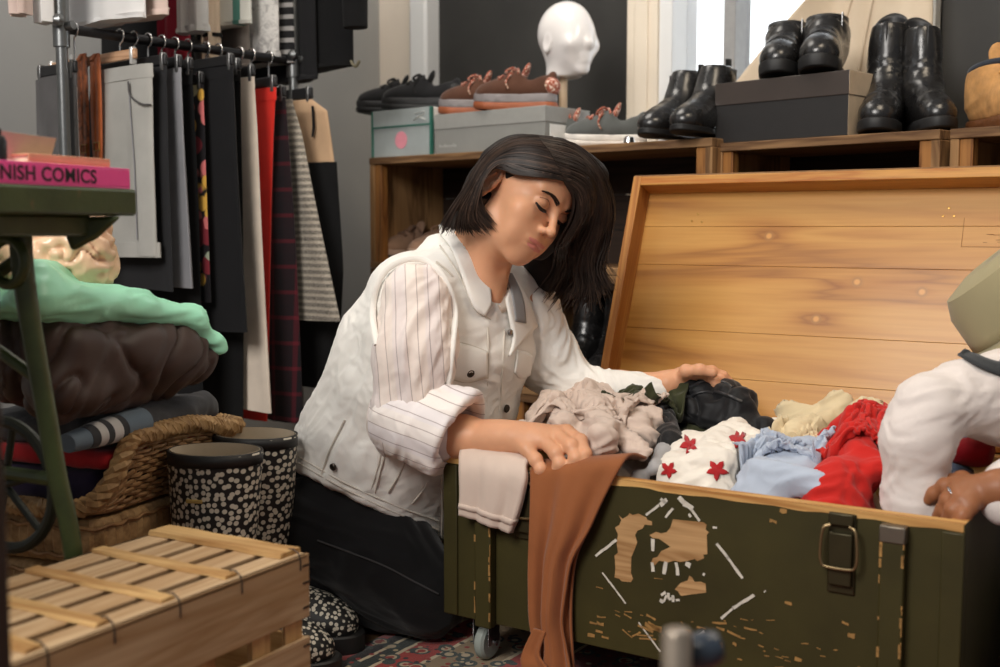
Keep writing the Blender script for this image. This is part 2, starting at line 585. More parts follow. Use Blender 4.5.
M_WALL_G = plain('grey wall paint', srgb(150, 150, 148), .8, var=.05, scale=3, bump=.05)
M_WALL_B = plain('beige wall paint', srgb(222, 210, 195), .8, var=.05, scale=4, bump=.05)
M_CREAM = plain('cream frame paint', srgb(226, 214, 196), .55, var=.05, scale=6, bump=.05)
M_WHITE = plain('white gloss paint', srgb(225, 226, 226), .35, var=.03, scale=6, bump=.03)
M_BLACKBOARD = plain('black board paint', srgb(44, 43, 41), .6, var=.25, scale=5, bump=.08)
M_FLOOR = wood('worn floor boards', srgb(120, 92, 64), srgb(60, 42, 28), 'X', .55, 7)
M_STEEL = plain('brushed steel', srgb(150, 150, 150), .32, 1.0, var=.1, scale=30, bump=.05)
M_CHROME = plain('chrome', srgb(215, 215, 215), .15, 1.0, var=.03, bump=0)
M_BRASS = plain('old brass', srgb(170, 130, 70), .35, 1.0, var=.15, bump=.05)
M_SKY = emit('overcast sky', (.93, .97, 1.0), 1.55)

mb = MB(); mb.bb((-3.5, -2.2, -.05), (4.5, 4.6, 0))
fl = structure(mb.build('floor', M_FLOOR))
fl.rotation_euler = (0, 0, 0)

HT = 2.7
def wallbox(name, s0, s1, z0, z1, mat, y0=0.0, y1=.12):
    mb = MB(); mb.bb((s0, y0, z0), (s1, y1, z1))
    o = structure(mb.build(name, mat)); o.location = CORN; o.rotation_euler = (0, 0, math.radians(-WY)); return o
sd0 = on_wall(433, 60)[0]; sd1 = on_wall(632, 60)[0]; sw0 = on_wall(662, 60)[0]; sw1 = on_wall(940, 60)[0]
mb = MB()
mb.bb((0, 0, 0), (sd0 - .08, .12, HT)); mb.bb((sd0 - .08, 0, 2.35), (sd1 + .1, .12, HT))
mb.bb((sd1 + .1, 0, 0), (sw0, .12, HT)); mb.bb((sw0, 0, 0), (sw1, .12, .8)); mb.bb((sw0, 0, 2.45), (sw1, .12, HT))
mb.bb((sw1, 0, 0), (4.6, .12, HT))
wb = structure(mb.build('wall_back', M_WALL_B)); wb.location = CORN; wb.rotation_euler = (0, 0, math.radians(-WY))
mb = MB(); mb.bb((-.12, -3.6, 0), (0, .12, HT))
wl = structure(mb.build('wall_left', M_WALL_G)); wl.location = CORN; wl.rotation_euler = (0, 0, math.radians(-WY))
# black door with white pipe-like casing on the left, cream jamb on the right
def wroot(name, s, z=0.0, off=0.0):
    o = bpy.data.objects.new(name, None); COL.objects.link(o); structure(o)
    o.location = CORN + w1 * s + w2 * off + np.array([0, 0, z]); o.rotation_euler = (0, 0, math.radians(-WY)); return o
dr = wroot('door_1', sd0)
dw = sd1 - sd0
mb = MB(); mb.bb((0, .03, 0), (dw, .07, 2.3)); structure(mb.build('door_leaf', M_BLACKBOARD, dr))
mb = MB(); mb.bb((-.08, -.035, 0), (0, .07, 2.35)); structure(mb.build('door_casing', M_WHITE, dr, bevel=.01))
mb = MB(); mb.bb((dw, -.03, 0), (dw + .105, .07, 2.35)); mb.bb((dw + .03, -.038, 0), (dw + .075, -.03, 2.35))
structure(mb.build('door_casing', M_CREAM, dr, bevel=.004))
mb = MB()
for z in (1.17, 1.135):
    mb.lathe([(0.0, 0), (.009, 0), (.009, .004), (0, .005)], (dw + .052, -.03, z), 12, rotx(90))
structure(mb.build('door_bolt', M_STEEL, dr))
# window, white frame, mullion, pane
wr = wroot('window_1', sw0, .8)
ww = sw1 - sw0; wh = 1.65
mb = MB()
mb.bb((0, -.02, 0), (.045, .12, wh)); mb.bb((ww - .06, -.02, 0), (ww, .12, wh)); mb.bb((0, -.02, 0), (ww, .12, .05)); mb.bb((0, -.02, wh - .05), (ww, .12, wh))
structure(mb.build('window_frame', M_WHITE, wr, bevel=.003))
sm = on_wall(723, 40)[0] - sw0; sm2 = on_wall(735, 40)[0] - sw0
mb = MB(); mb.bb((sm, .0, .05), (sm2, .09, wh - .05)); structure(mb.build('window_mullion', plain('grey mullion', srgb(150, 150, 150), .5), wr, bevel=.003))
gl = NT('window glass'); gl.b.inputs['Transmission Weight'].default_value = 1; gl.b.inputs['IOR'].default_value = 1.02; gl.b.inputs['Roughness'].default_value = 0
mb = MB(); mb.bb((.045, .06, .05), (ww - .06, .064, wh - .05)); structure(mb.build('window_pane', gl.m, wr))
# overcast sky beyond the window
mb = MB(); mb.bb((-2.2, 2.0, -.3), (3.6, 2.02, 3.4)); sk = mb.build('sky_exterior', M_SKY); structure(sk)
sk.location = CORN + w1 * (sw0 + .2) + np.array([0, 0, .0]); sk.rotation_euler = (0, 0, math.radians(-WY))
# black board standing against the wall on the right of the window
sb = on_wall(947, 40)[0]
t = thing('blackboard', 'tall black board against the wall at right of the window, behind the tan boot', 'board', CORN + w1 * (sb) - w2 * .045, -WY)
mb = MB(); mb.bb((0, 0, 0.0), (.9, .03, 2.3)); mb.build('board_panel', M_BLACKBOARD, t, bevel=.003)
mb = MB(); mb.bb((-.012, -.004, 0), (.0, .034, 2.3)); mb.build('metal_edge', M_STEEL, t)

# rug
def rug_mat():
    t = NT('patterned rug'); v = t.coord()
    sx = t.t.nodes.new('ShaderNodeSeparateXYZ'); t.link(v, sx.inputs[0])
    wob = t.math('MULTIPLY', t.math('SUBTRACT', t.noise(v, 60, 2), .5), .006)
    x = t.math('ADD', sx.outputs['X'], wob)
    xs = t.math('MULTIPLY', x, 1.9)
    band = t.ramp(xs, [(0, srgb(168, 40, 38)), (.035, srgb(38, 34, 34)), (.075, srgb(206, 188, 156)), (.09, srgb(46, 52, 46)), (.14, srgb(206, 188, 156)), (.155, srgb(168, 58, 50)),
                       (.26, srgb(206, 188, 156)), (.275, srgb(150, 128, 98)), (.47, srgb(206, 188, 156)), (.485, srgb(168, 58, 50)), (.56, srgb(46, 52, 46)), (.62, srgb(206, 188, 156)), (.635, srgb(116, 34, 32))], 'CONSTANT')
    def vor(scale, feat='F1'):
        o = t.t.nodes.new('ShaderNodeTexVoronoi'); o.feature = feat; t.link(v, o.inputs['Vector']); o.inputs['Scale'].default_value = scale; return o
    v1 = vor(24); v2 = vor(60)
    mot = t.ramp(v1.outputs['Distance'], [(0, srgb(160, 60, 48)), (.22, srgb(190, 170, 140)), (.30, srgb(60, 70, 66)), (.38, srgb(60, 70, 66))], 'CONSTANT')
    mask = t.ramp(v1.outputs['Distance'], [(0, (1, 1, 1)), (.42, (0, 0, 0))], 'CONSTANT')
    c = t.mix(mask, band, mot)
    m2 = t.ramp(v2.outputs['Distance'], [(0, (1, 1, 1)), (.30, (0, 0, 0))], 'CONSTANT')
    pc = t.ramp(v2.outputs['Color'], [(0, srgb(40, 40, 44)), (.35, srgb(150, 46, 40)), (.6, srgb(186, 166, 130)), (.8, srgb(52, 62, 58))], 'CONSTANT')
    c = t.mix(m2, c, pc)
    t.bump(t.noise(v, 500, 3), .5, .004)
    return t.out(c, .95, spec=.1, sheen=.2)
RUG0 = at(338, 667, 1.0); 
_d = at(338, 660, 1.0) - np.array([0, 0, CAMH]); RUG0 = np.array([0, 0, CAMH]) + _d * (-CAMH / _d[2])
t = thing('patterned_rug', 'red and cream patterned rug under the trunk', 'rug', (*RUG0[:2], 0), -33)
P = np.zeros((50, 60, 3))
for i in range(50):
    for j in range(60):
        x = 1.6 * i / 49; y = -1.1 + 1.55 * j / 59
        P[i, j] = (x, y, .0035 + .001 * math.sin(9 * x + 5 * y))
mb = MB(); mb.grid(P); mb.build('pile', rug_mat(), t, solid=.005)
# ---------------------------------------------------------------- wooden trunk with open lid
TY = 33.0
e1, e2 = yaw_axes(TY)
FL = at(445, 613, 1.9); FL[2] = 0
TL, TD, TZ0, TZ1 = .825, .52, .087, .357
FLZ = .006
def on_front(px, py, off=0.0):
    d = at(px, py, 1.0) - np.array([0, 0, CAMH])
    base = FL - e2 * off
    k = ((base - [0, 0, CAMH]) @ e2) / (d @ e2)
    P = np.array([0, 0, CAMH]) + d * k
    return np.array([(P - base) @ e1, P[2] - FLZ])
def tr(s, d, z):
    """trunk frame to world"""
    return FL + e1 * s + e2 * d + np.array([0, 0, z + FLZ])

def olive_mat(name='olive painted wood', wear=1.0):
    t = NT(name); v = t.coord()
    n = t.noise(v, 6, 4)
    col = t.ramp(n, [(.3, srgb(48, 43, 17)), (.7, srgb(62, 56, 24))])
    sp = t.noise(t.coord((14, 14, 40)), 2.2, 6, .7)
    m = t.ramp(sp, [(.735, (0, 0, 0)), (.755, (1, 1, 1))])
    c = t.mix(t.math('MULTIPLY', m, wear) if wear != 1 else m, col, srgb(118, 92, 48))
    t.bump(t.noise(v, 120, 4), .15, .001)
    return t.out(c, .55, spec=.35)
M_OLIVE = olive_mat()
M_PINE = wood('varnished pine', srgb(202, 146, 72), srgb(176, 108, 44), 'X', .42, 5.0, coat=.15)
M_PINE_V = wood('varnished pine upright', srgb(208, 150, 80), srgb(160, 100, 44), 'Z', .45, 5.0)
M_PINE_RAW = wood('bare pine', srgb(226, 180, 112), srgb(176, 120, 62), 'X', .6, 5.0)
M_CHIP = wood('bare plywood under chipped paint', srgb(196, 156, 108), srgb(160, 120, 76), 'X', .7, 11.0)
M_STENCIL = plain('white stencil paint', srgb(205, 198, 184), .8, var=.15, scale=90)
M_YELLOWCHIP = plain('worn edge wood', srgb(150, 112, 60), .7, var=.35, scale=60)

FLOORED = 0.006
trunk = thing("wooden_trunk", "olive green painted wooden trunk on casters with its pine lid open, full of clothes", "trunk", FL + np.array([0, 0, FLOORED]), -TY)
th = .022
mb = MB()
mb.bb((0, 0, TZ0), (TL, th, TZ1)); mb.bb((0, TD - th, TZ0), (TL, TD, TZ1))
mb.bb((0, th, TZ0), (th, TD - th, TZ1)); mb.bb((TL - th, th, TZ0), (TL, TD - th, TZ1)); mb.bb((th, th, TZ0), (TL - th, TD - th, TZ0 + .015))
o = mb.build('body', [M_OLIVE, M_PINE_RAW], trunk, bevel=.0015)
me = o.data; mi = np.zeros(len(me.polygons), np.int32)
for p in me.polygons:
    c, n = p.center, p.normal
    inside = (th * .5 < c.x < TL - th * .5) and (th * .5 < c.y < TD - th * .5) and (abs(n.z) < .5 or n.z > .5)
    if (n.z > .5 and c.z > TZ1 - .01) or (inside and c.z > TZ0 + .01): mi[p.index] = 1
me.polygons.foreach_set('material_index', mi)
# bare wood band worn along the front rim
mb = MB()
n = 60
xs = np.linspace(.002, TL - .002, n)
dep = .006 + .003 * np.array([perlin(np.array([[x * 22, .3, 1.7]]))[0] for x in xs])
P = np.zeros((n, 2, 3)); P[:, 0] = np.c_[xs, np.full(n, -.0006), np.full(n, TZ1 - .0005)]; P[:, 1] = np.c_[xs, np.full(n, -.0006), TZ1 - dep - .004]
mb.grid(P[:, ::-1]); mb.build('worn_rim', M_PINE_RAW, trunk, label=None) if False else mb.build('worn_rim', M_PINE_RAW, trunk)
# cleats
for s0, s1 in ((.0, .028), (.072, .104), (.722, .754), (.797, .825)):
    mb = MB()
    if s0 in (.0, .797):
        mb.bb((s0, -.004, TZ0 + .002), (s1, 0, TZ1 - .012))
    else:
        mb.bb((s0, -.018, TZ0 - .004), (s1, 0, TZ1 - .012))
    o = mb.build('corner_strip' if s0 in (.0, .797) else 'cleat', M_OLIVE, trunk, bevel=.003)
    if s0 in (.072, .722):
        w = MB()
        for k in range(26):  # worn arris of the cleat
            z = TZ0 + random.random() * (TZ1 - TZ0 - .03); hgt = random.uniform(.004, .02); ww_ = random.uniform(.0012, .004)
            x = s1 - ww_ if random.random() < .75 else s0
            w.bb((x, -.0184, z), (x + ww_, -.0176, z + hgt))
        w.build('wear_speck', M_YELLOWCHIP, o)['kind'] = 'stuff'
        w = MB(); w.bb((s0 - .001, -.0195, TZ1 - .034), (s1 + .001, .0, TZ1 - .011)); w.build('metal_cap', plain('dull zinc', srgb(120, 112, 100), .45, .8), o, bevel=.002)
# latches with wire bail
def latch(sc):
    t = bpy.data.objects.new('latch', None); COL.objects.link(t); t.parent = trunk; t.location = (sc, 0, 0)
    mb = MB(); mb.bb((-.019, -.004, .239), (.019, 0, .351)); mb.bb((-.017, -.012, .335), (.017, -.003, .352)); mb.bb((-.016, -.012, .252), (.016, -.004, .325))
    mb.build('latch_plate', plain('dark worn steel', srgb(62, 56, 36), .45, .6), t, bevel=.002)
    pts = spline([(-.013, -.014, .336), (-.022, -.017, .33), (-.025, -.018, .30), (-.023, -.018, .283), (-.015, -.018, .278), (.015, -.018, .278), (.023, -.018, .283), (.025, -.018, .30), (.022, -.017, .33), (.013, -.014, .336)], 60)
    mb = MB(); mb.tube(pts, .0022, 8); mb.build('wire_bail', plain('bail wire', srgb(150, 130, 96), .35, .9), t)
latch(.668); latch(.160)
# casters
for (sx, sy) in ((.05, .05), (TL - .06, .05), (.05, TD - .05), (TL - .06, TD - .05)):
    c = bpy.data.objects.new('caster', None); COL.objects.link(c); c.parent = trunk; c.location = (sx, sy, 0)
    mb = MB(); mb.bb((-.022, -.018, .082), (.022, .018, .087)); mb.lathe([(0, .074), (.014, .074), (.016, .082), (0, .083)], seg=20)
    mb.bb((-.0165, -.016, .03), (-.0145, .018, .076)); mb.bb((.0145, -.016, .03), (.0165, .018, .076)); mb.bb((-.0165, -.016, .074), (.0165, .018, .077))
    mb.build('fork', M_STEEL, c, bevel=.001)
    mb = MB(); mb.lathe([(0, -.010), (.026, -.010), (.0305, -.006), (.0315, 0), (.0305, .006), (.026, .010), (0, .010)], (0, .004, .0325), 32, roty(90)); mb.build('wheel', plain('pale grey rubber', srgb(150, 158, 152), .5), c)
    mb = MB(); mb.lathe([(0, -.02), (.005, -.02), (.005, .02), (0, .02)], (0, .004, .0325), 12, roty(90)); mb.build('axle', M_CHROME, c)

# paint marks and chips on the front panel (flat marks on the panel)
Y0 = -.0007
def front_poly(mb, pts, m, y=Y0):
    q = np.array([on_front(*p) for p in pts])
    A = .5 * np.sum(q[:, 0] * np.roll(q[:, 1], -1) - np.roll(q[:, 0], -1) * q[:, 1])
    if A < 0: q = q[::-1]
    V = np.c_[q[:, 0], np.full(len(q), y), q[:, 1]]
    mb.add(V, [tuple(range(len(q)))], m)
def cr(x, y): return (590 + x / 4.763, 480 + y / 4.763)     # crop frame used when measuring
chips = [
 [(190,158),(205,166),(232,160),(270,178),(275,190),(296,196),(297,216),(262,212),(250,232),(228,240),(216,262),(226,296),(214,330),(198,366),(196,440),(206,470),(196,486),(152,482),(140,470),(118,464),(122,420),(118,360),(134,345),(128,300),(134,258),(120,226),(140,214),(150,190),(138,168),(156,184),(178,172)],
 [(396,186),(470,194),(540,200),(556,212),(552,236),(567,248),(557,262),(560,352),(540,356),(545,372),(512,386),(500,376),(470,384),(430,390),(400,384),(372,392),(330,384),(310,406),(292,396),(300,372),(322,366),(340,338),(384,318),(360,300),(330,280),(300,276),(284,262),(316,246),(340,254),(366,248),(384,226)],
 [(405,520),(432,490),(466,478),(474,456),(486,462),(500,484),(530,484),(552,494),(554,536),(520,540),(470,546),(434,552),(420,530)],
]
mb = MB()
for c in chips: front_poly(mb, [cr(*p) for p in c], 0)
mb.build('bare_wood_chip', M_CHIP, trunk)
def stroke(mb, a, b, w, m, jag=.25, y=Y0 - .0004):
    a = on_front(*a); b = on_front(*b); d = b - a; L = np.linalg.norm(d); d /= L; nn = np.array([-d[1], d[0]])
    k = max(3, int(L / .006)); ts = np.linspace(0, 1, k)
    up = [a + d * L * t + nn * w / 2 * (1 + jag * random.uniform(-1, 1)) for t in ts]; dn = [a + d * L * t - nn * w / 2 * (1 + jag * random.uniform(-1, 1)) for t in ts]
    P = np.array([up, dn]); V = np.stack([P[..., 0], np.full(P.shape[:2], y), P[..., 1]], -1)
    mb.grid(V.transpose(1, 0, 2)[:, ::-1] if False else V, m=m)
mb = MB()
S = [((28,362),(128,284),.004),((268,168),(330,118),.0035),((335,120),(368,92),.006),((338,88),(362,110),.005),((360,178),(396,134),.0035),((424,80),(450,112),.007),((448,108),(492,136),.009),((484,140),(524,194),.0038),((472,160),(482,176),.004),
     ((604,302),(660,372),.004),((655,366),(728,468),.004),((60,440),(98,490),.003),((96,486),(172,588),.0026),((626,660),(680,612),.0036),((682,610),(782,546),.0045),
     ((302,280),(300,338),.0065),((296,392),(302,436),.005),((362,388),(354,448),.006),((412,392),(420,454),.005),((456,396),(480,408),.007),
     ((340,548),(362,534),.005),((334,570),(352,580),.006),((352,580),(366,548),.004),((374,536),(376,566),.004),((376,566),(400,562),.004),((396,548),(398,580),.004),((410,572),(428,570),.004),
     ((586,224),(606,226),.003),((832,528),(836,532),.004),((538,446),(548,452),.004)]
for a, b, w in S: stroke(mb, cr(*a), cr(*b), w, 0)
def cr2(x, y): return (620 + x / 7.143, 590 + y / 7.143)
for a, b, w in (((135,230),(290,440),.003),((520,350),(606,292),.004)): stroke(mb, cr2(*a), cr2(*b), w, 0)
mb.build('stencil_marking', M_STENCIL, trunk)['kind'] = 'stuff'
mb = MB()
for a, b, w in (((30,170),(84,200),.003),((190,176),(256,212),.004),((130,250),(240,300),.004),((180,240),(300,280),.012),((200,232),(292,290),.007),((660,232),(764,238),.004),((690,262),(748,284),.004),((768,290),(862,336),.004),((888,268),(980,286),.004),((624,340),(690,354),.005),((664,388),(740,406),.005),((680,376),(736,386),.005),((806,380),(834,392),.005),((320,300),(372,312),.006),((90,330),(150,300),.003),((20,280),(90,340),.003),((120,320),(240,326),.003),((140,346),(260,350),.003),((464,280),(512,290),.003),((840,490),(876,500),.003),((550,262),(576,268),.003)):
    stroke(mb, cr2(*a), cr2(*b), w * .8, 0, .5)
for k in range(48):
    px = random.gauss(690, 95); py = random.gauss(632, 14) + (px - 690) * .16
    if 560 < px < 880: stroke(mb, (px, py), (px + random.uniform(2, 9), py + random.uniform(0, 2.5)), random.uniform(.0008, .002), 0, .5)
for px, py in ((785, 602), (842, 622), (795, 658), (780, 510), (770, 520), (848, 634), (596, 630), (590, 622), (602, 636), (588, 634), (597, 623)):
    stroke(mb, (px, py), (px + 7, py + 2), random.uniform(.003, .007), 0, .5)
mb.build('paint_speck', M_YELLOWCHIP, trunk)['kind'] = 'stuff'

# lid
LIDD = .066
best = min(np.linspace(2, 30, 200), key=lambda d: abs(proj(tr(0, TD, TZ1 + .002) + .52 * (e2 * math.sin(math.radians(d)) + np.array([0, 0, math.cos(math.radians(d))])))[1] - 177))
LEAN = best
lid = bpy.data.objects.new('lid', None); COL.objects.link(lid); lid.parent = trunk; lid.location = (0, TD, TZ1 + .003)
lid.rotation_euler = (-math.radians(LEAN), 0, 0)      # local z runs up the lid, local y is its depth
LH = .52
mb = MB()
zs = [.0, .105, .20, .34, .425, LH]
for i in range(5):
    mb.bb((.0, LIDD - .014, zs[i] + .0003), (TL, LIDD, zs[i + 1] - .0003))
def lid_panel_mat():
    t = NT('pine lid boards'); v = t.coord((.55, 9, 9))
    v0 = t.coord()
    # knots: rings swell round three knots
    n = t.noise(v, 1.15, 4, .5, .5)
    d = None
    knots = []
    for (kx, kz) in KNOTS:
        vd = t.t.nodes.new('ShaderNodeVectorMath'); vd.operation = 'DISTANCE'
        mp = t.coord((.55, 0, 2.2)); t.link(mp, vd.inputs[0]); vd.inputs[1].default_value = (kx * .55, 0, kz * 2.2)
        g = t.math('POWER', 2.718, t.math('MULTIPLY', vd.outputs['Value'], -26.0))
        d = g if d is None else t.math('ADD', d, g)
        vr = t.t.nodes.new('ShaderNodeVectorMath'); vr.operation = 'DISTANCE'
        mp2 = t.coord((1, 0, 1)); t.link(mp2, vr.inputs[0]); vr.inputs[1].default_value = (kx, 0, kz)
        knots.append(vr.outputs['Value'])
    ph = t.math('ADD', t.math('MULTIPLY', n, 4.2), t.math('MULTIPLY', d, 1.1))
    w = t.math('ABSOLUTE', t.math('SUBTRACT', t.math('FRACT', ph), .5))
    c = t.ramp(w, [(0, srgb(158, 104, 44)), (.1, srgb(178, 122, 54)), (.3, srgb(192, 138, 66)), (.5, srgb(197, 145, 72))])
    streak = t.ramp(t.math('MULTIPLY', d, t.noise(t.coord((3, 60, 60)), 1.0, 2)), [(.18, (1, 1, 1)), (.45, (.78, .64, .5))])
    c = t.mix(.8, c, streak, 'MULTIPLY')
    f = t.ramp(t.noise(t.coord((5, 150, 150)), 1.0, 3), [(.3, (.86, .8, .72)), (.6, (1, 1, 1))])
    c = t.mix(.6, c, f, 'MULTIPLY')
    for k in knots:
        m = t.ramp(k, [(0, (1, 1, 1)), (.0075, (1, 1, 1)), (.0085, (0, 0, 0))])
        c = t.mix(m, c, srgb(208, 150, 80))
        m2 = t.ramp(k, [(.0070, (0, 0, 0)), (.0085, (1, 1, 1)), (.0120, (0, 0, 0))])
        c = t.mix(t.math('MULTIPLY', m2, .9), c, srgb(96, 52, 18))
    t.bump(t.noise(t.coord((5, 150, 150)), 1.0, 3), .12, .001)
    return t.out(c, .4, spec=.4, coat=.12)
def lid_hit(px, py):
    """(x, z) on the inside of the lid board under a pixel"""
    a = math.radians(LEAN)
    up = e2 * math.sin(a) + np.array([0, 0, math.cos(a)]); nn = e2 * math.cos(a) - np.array([0, 0, math.sin(a)])
    base = tr(0, TD, TZ1 + .003) + nn * (LIDD - .014)
    d = at(px, py, 1.0) - np.array([0, 0, CAMH])
    k = ((base - [0, 0, CAMH]) @ nn) / (d @ nn)
    P = np.array([0, 0, CAMH]) + d * k - base
    return float(P @ e1), float(P @ up)
KNOTS = [lid_hit(769, 236), lid_hit(857, 282), lid_hit(922, 292), lid_hit(816, 319)]
M_LID = lid_panel_mat()
mb.build('board_panel', M_LID, lid, bevel=.0005)
mb = MB(); mb.bb((-.001, 0, 0), (.018, LIDD, LH + .001)); mb.build('side_rail', M_PINE_V, lid, bevel=.0015)
mb = MB(); mb.bb((TL - .018, 0, 0), (TL + .001, LIDD, LH + .001)); mb.build('side_rail', M_PINE_V, lid, bevel=.0015)
mb = MB(); mb.bb((.018, 0, LH - .02), (TL - .018, LIDD, LH)); mb.build('top_rail', M_PINE, lid, bevel=.0015)
mb = MB(); mb.bb((-.0015, .012, LH), (TL + .0015, LIDD + .004, LH + .008)); mb.bb((-.006, .012, .0), (-.001, LIDD + .004, LH + .008)); mb.build('outer_edge', plain('weathered lid edge', srgb(128, 92, 54), .7, var=.3, scale=30), lid, bevel=.001)
mb = MB(); mb.bb((.018, 0, 0), (TL - .018, LIDD - .014, .018)); mb.build('bottom_rail', M_PINE, lid, bevel=.0015)
for grp in ((692, 221), (698, 214), (702, 222)), ((943, 216), (949, 208), (954, 216)):
    for (px, py) in grp:
        x, z = lid_hit(px, py); mb = MB(); mb.lathe([(0, 0), (.0026, 0), (.0022, .0012), (0, .0014)], (x, LIDD - .014, z), 10, rotx(90)); mb.build('nail', M_BRASS, lid)
mb = MB()                                   # small scribed rectangle with pencil marks in the upper corner
x0, z0 = lid_hit(961, 247); x1, z1 = lid_hit(961, 218)
for lo, hi in (((x0, z0), (x0 + .1, z0 + .0008)), ((x0, z0), (x0 + .0008, z1))): mb.bb((lo[0], LIDD - .0147, lo[1]), (hi[0], LIDD - .014, hi[1]))
for k in range(9):
    xx = x0 + .03 + random.random() * .05; zz = z0 + .008 + random.random() * .018; mb.bb((xx, LIDD - .0146, zz), (xx + .006 + .008 * random.random(), LIDD - .014, zz + .0008))
mb.build('pencil_mark', plain('faded pencil', srgb(140, 96, 48), .8), lid)
for xx in (.2, .62):
    mb = MB(); mb.bb((xx - .03, -.002, -.004), (xx + .03, .004, .002)); mb.tube([(xx - .03, .001, -.002), (xx + .03, .001, -.002)], .004, 10); mb.build('hinge', M_STEEL, lid)
# ---------------------------------------------------------------- wooden crates used as shelves
M_CRATE = wood('aged crate wood', srgb(150, 116, 80), srgb(96, 68, 44), 'X', .7, 6)
M_CRATE_V = wood('aged crate wood upright', srgb(164, 126, 84), srgb(104, 74, 46), 'Z', .7, 6)
M_CRATE_IN = wood('orange stained crate wood', srgb(168, 116, 62), srgb(110, 66, 30), 'Z', .6, 6)
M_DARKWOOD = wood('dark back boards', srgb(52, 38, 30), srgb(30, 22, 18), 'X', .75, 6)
SH1 = at(369, 158, 3.33); SH2 = at(712, 137, 2.60)
SZ = (SH1[2] + SH2[2]) / 2
sv = SH2 - SH1; sv[2] = 0; SLEN = np.linalg.norm(sv); sv /= SLEN
SYAW = math.degrees(math.atan2(-sv[1], sv[0])); sd = np.array([-sv[1], sv[0], 0])
CH = SZ / 3
def shelf_crate(loc, yaw, L, label, D=.30, CH=CH, group='wooden crates stacked as shelves'):
    t = thing('shelf_crate', label, 'crate', loc, -yaw, group)
    b = .018
    MB().bb((0, 0, CH - b - .002), (L, D, CH - .0005)).build('top_board', M_CRATE, t, bevel=.002)
    MB().bb((0, 0, 0.0005), (L, D, b)).build('bottom_board', M_CRATE, t, bevel=.002)
    for x in (0, L - .018):
        MB().bb((x, 0.002, b), (x + .018, D, CH - b - .002)).build('side_panel', M_CRATE_V, t, bevel=.002)
    for x in (.018, L - .018 - .026):
        MB().bb((x, .006, b), (x + .026, .032, CH - b - .002)).build('corner_post', M_CRATE_IN, t, bevel=.002)
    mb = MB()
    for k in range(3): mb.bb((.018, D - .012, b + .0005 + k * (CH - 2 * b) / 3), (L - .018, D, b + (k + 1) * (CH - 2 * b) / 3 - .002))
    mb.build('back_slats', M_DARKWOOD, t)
    return t
LA = SLEN * .47
for k, (lab1, lab2) in enumerate((('wooden shelf crate standing on the floor in the corner, lowest of its stack', 'wooden shelf crate standing on the floor behind the trunk, lowest of its stack'),
                                  ('middle wooden shelf crate of the stack by the grey wall', 'middle wooden shelf crate behind the woman, black boots standing inside it'),
                                  ('topmost wooden shelf crate by the grey wall, two shoe boxes on its top', 'topmost wooden shelf crate behind the woman, carrying the mannequin head'))):
    p = SH1 + 0; p[2] = k * CH
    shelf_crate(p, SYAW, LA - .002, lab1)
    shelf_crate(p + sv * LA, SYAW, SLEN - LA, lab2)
SC1 = at(715, 143.5, 2.64); SC2 = at(940, 128.5, 2.265)
cv = SC2 - SC1; CTOP = (SC1[2] + SC2[2]) / 2; cv[2] = 0; CLEN = np.linalg.norm(cv); cv /= CLEN; CYAW = math.degrees(math.atan2(-cv[1], cv[0])); cd = np.array([-cv[1], cv[0], 0])
for k, lab in enumerate(('wooden shelf crate on the floor behind the open lid', 'middle wooden shelf crate behind the open lid', 'topmost wooden shelf crate under the black shoe box and tall boots')):
    p = SC1 + 0; p[2] = CTOP / 3 * k
    if k == 0: pass
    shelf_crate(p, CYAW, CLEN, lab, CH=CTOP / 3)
SD1 = at(950, 126.5, 2.262)
for k, lab in enumerate(('wooden shelf crate on the floor behind the trunk, last of the row', 'middle wooden shelf crate, last of the row behind the trunk', 'topmost wooden shelf crate under the tan lace-up boot')):
    p = SD1 + 0; p[2] = CTOP / 3 * k
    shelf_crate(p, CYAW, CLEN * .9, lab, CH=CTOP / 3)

# ---------------------------------------------------------------- upturned fruit crate in front
FY = 30.0
f1, f2 = yaw_axes(FY)
FC = at(309, 550, 1.43); FZ = FC[2]
FW, FLn = .245, .56
t = thing('fruit_crate', 'upturned pale wooden fruit crate with slatted top and thin battens', 'crate', (*(FC - f1 * FW)[:2], 0), -FY)
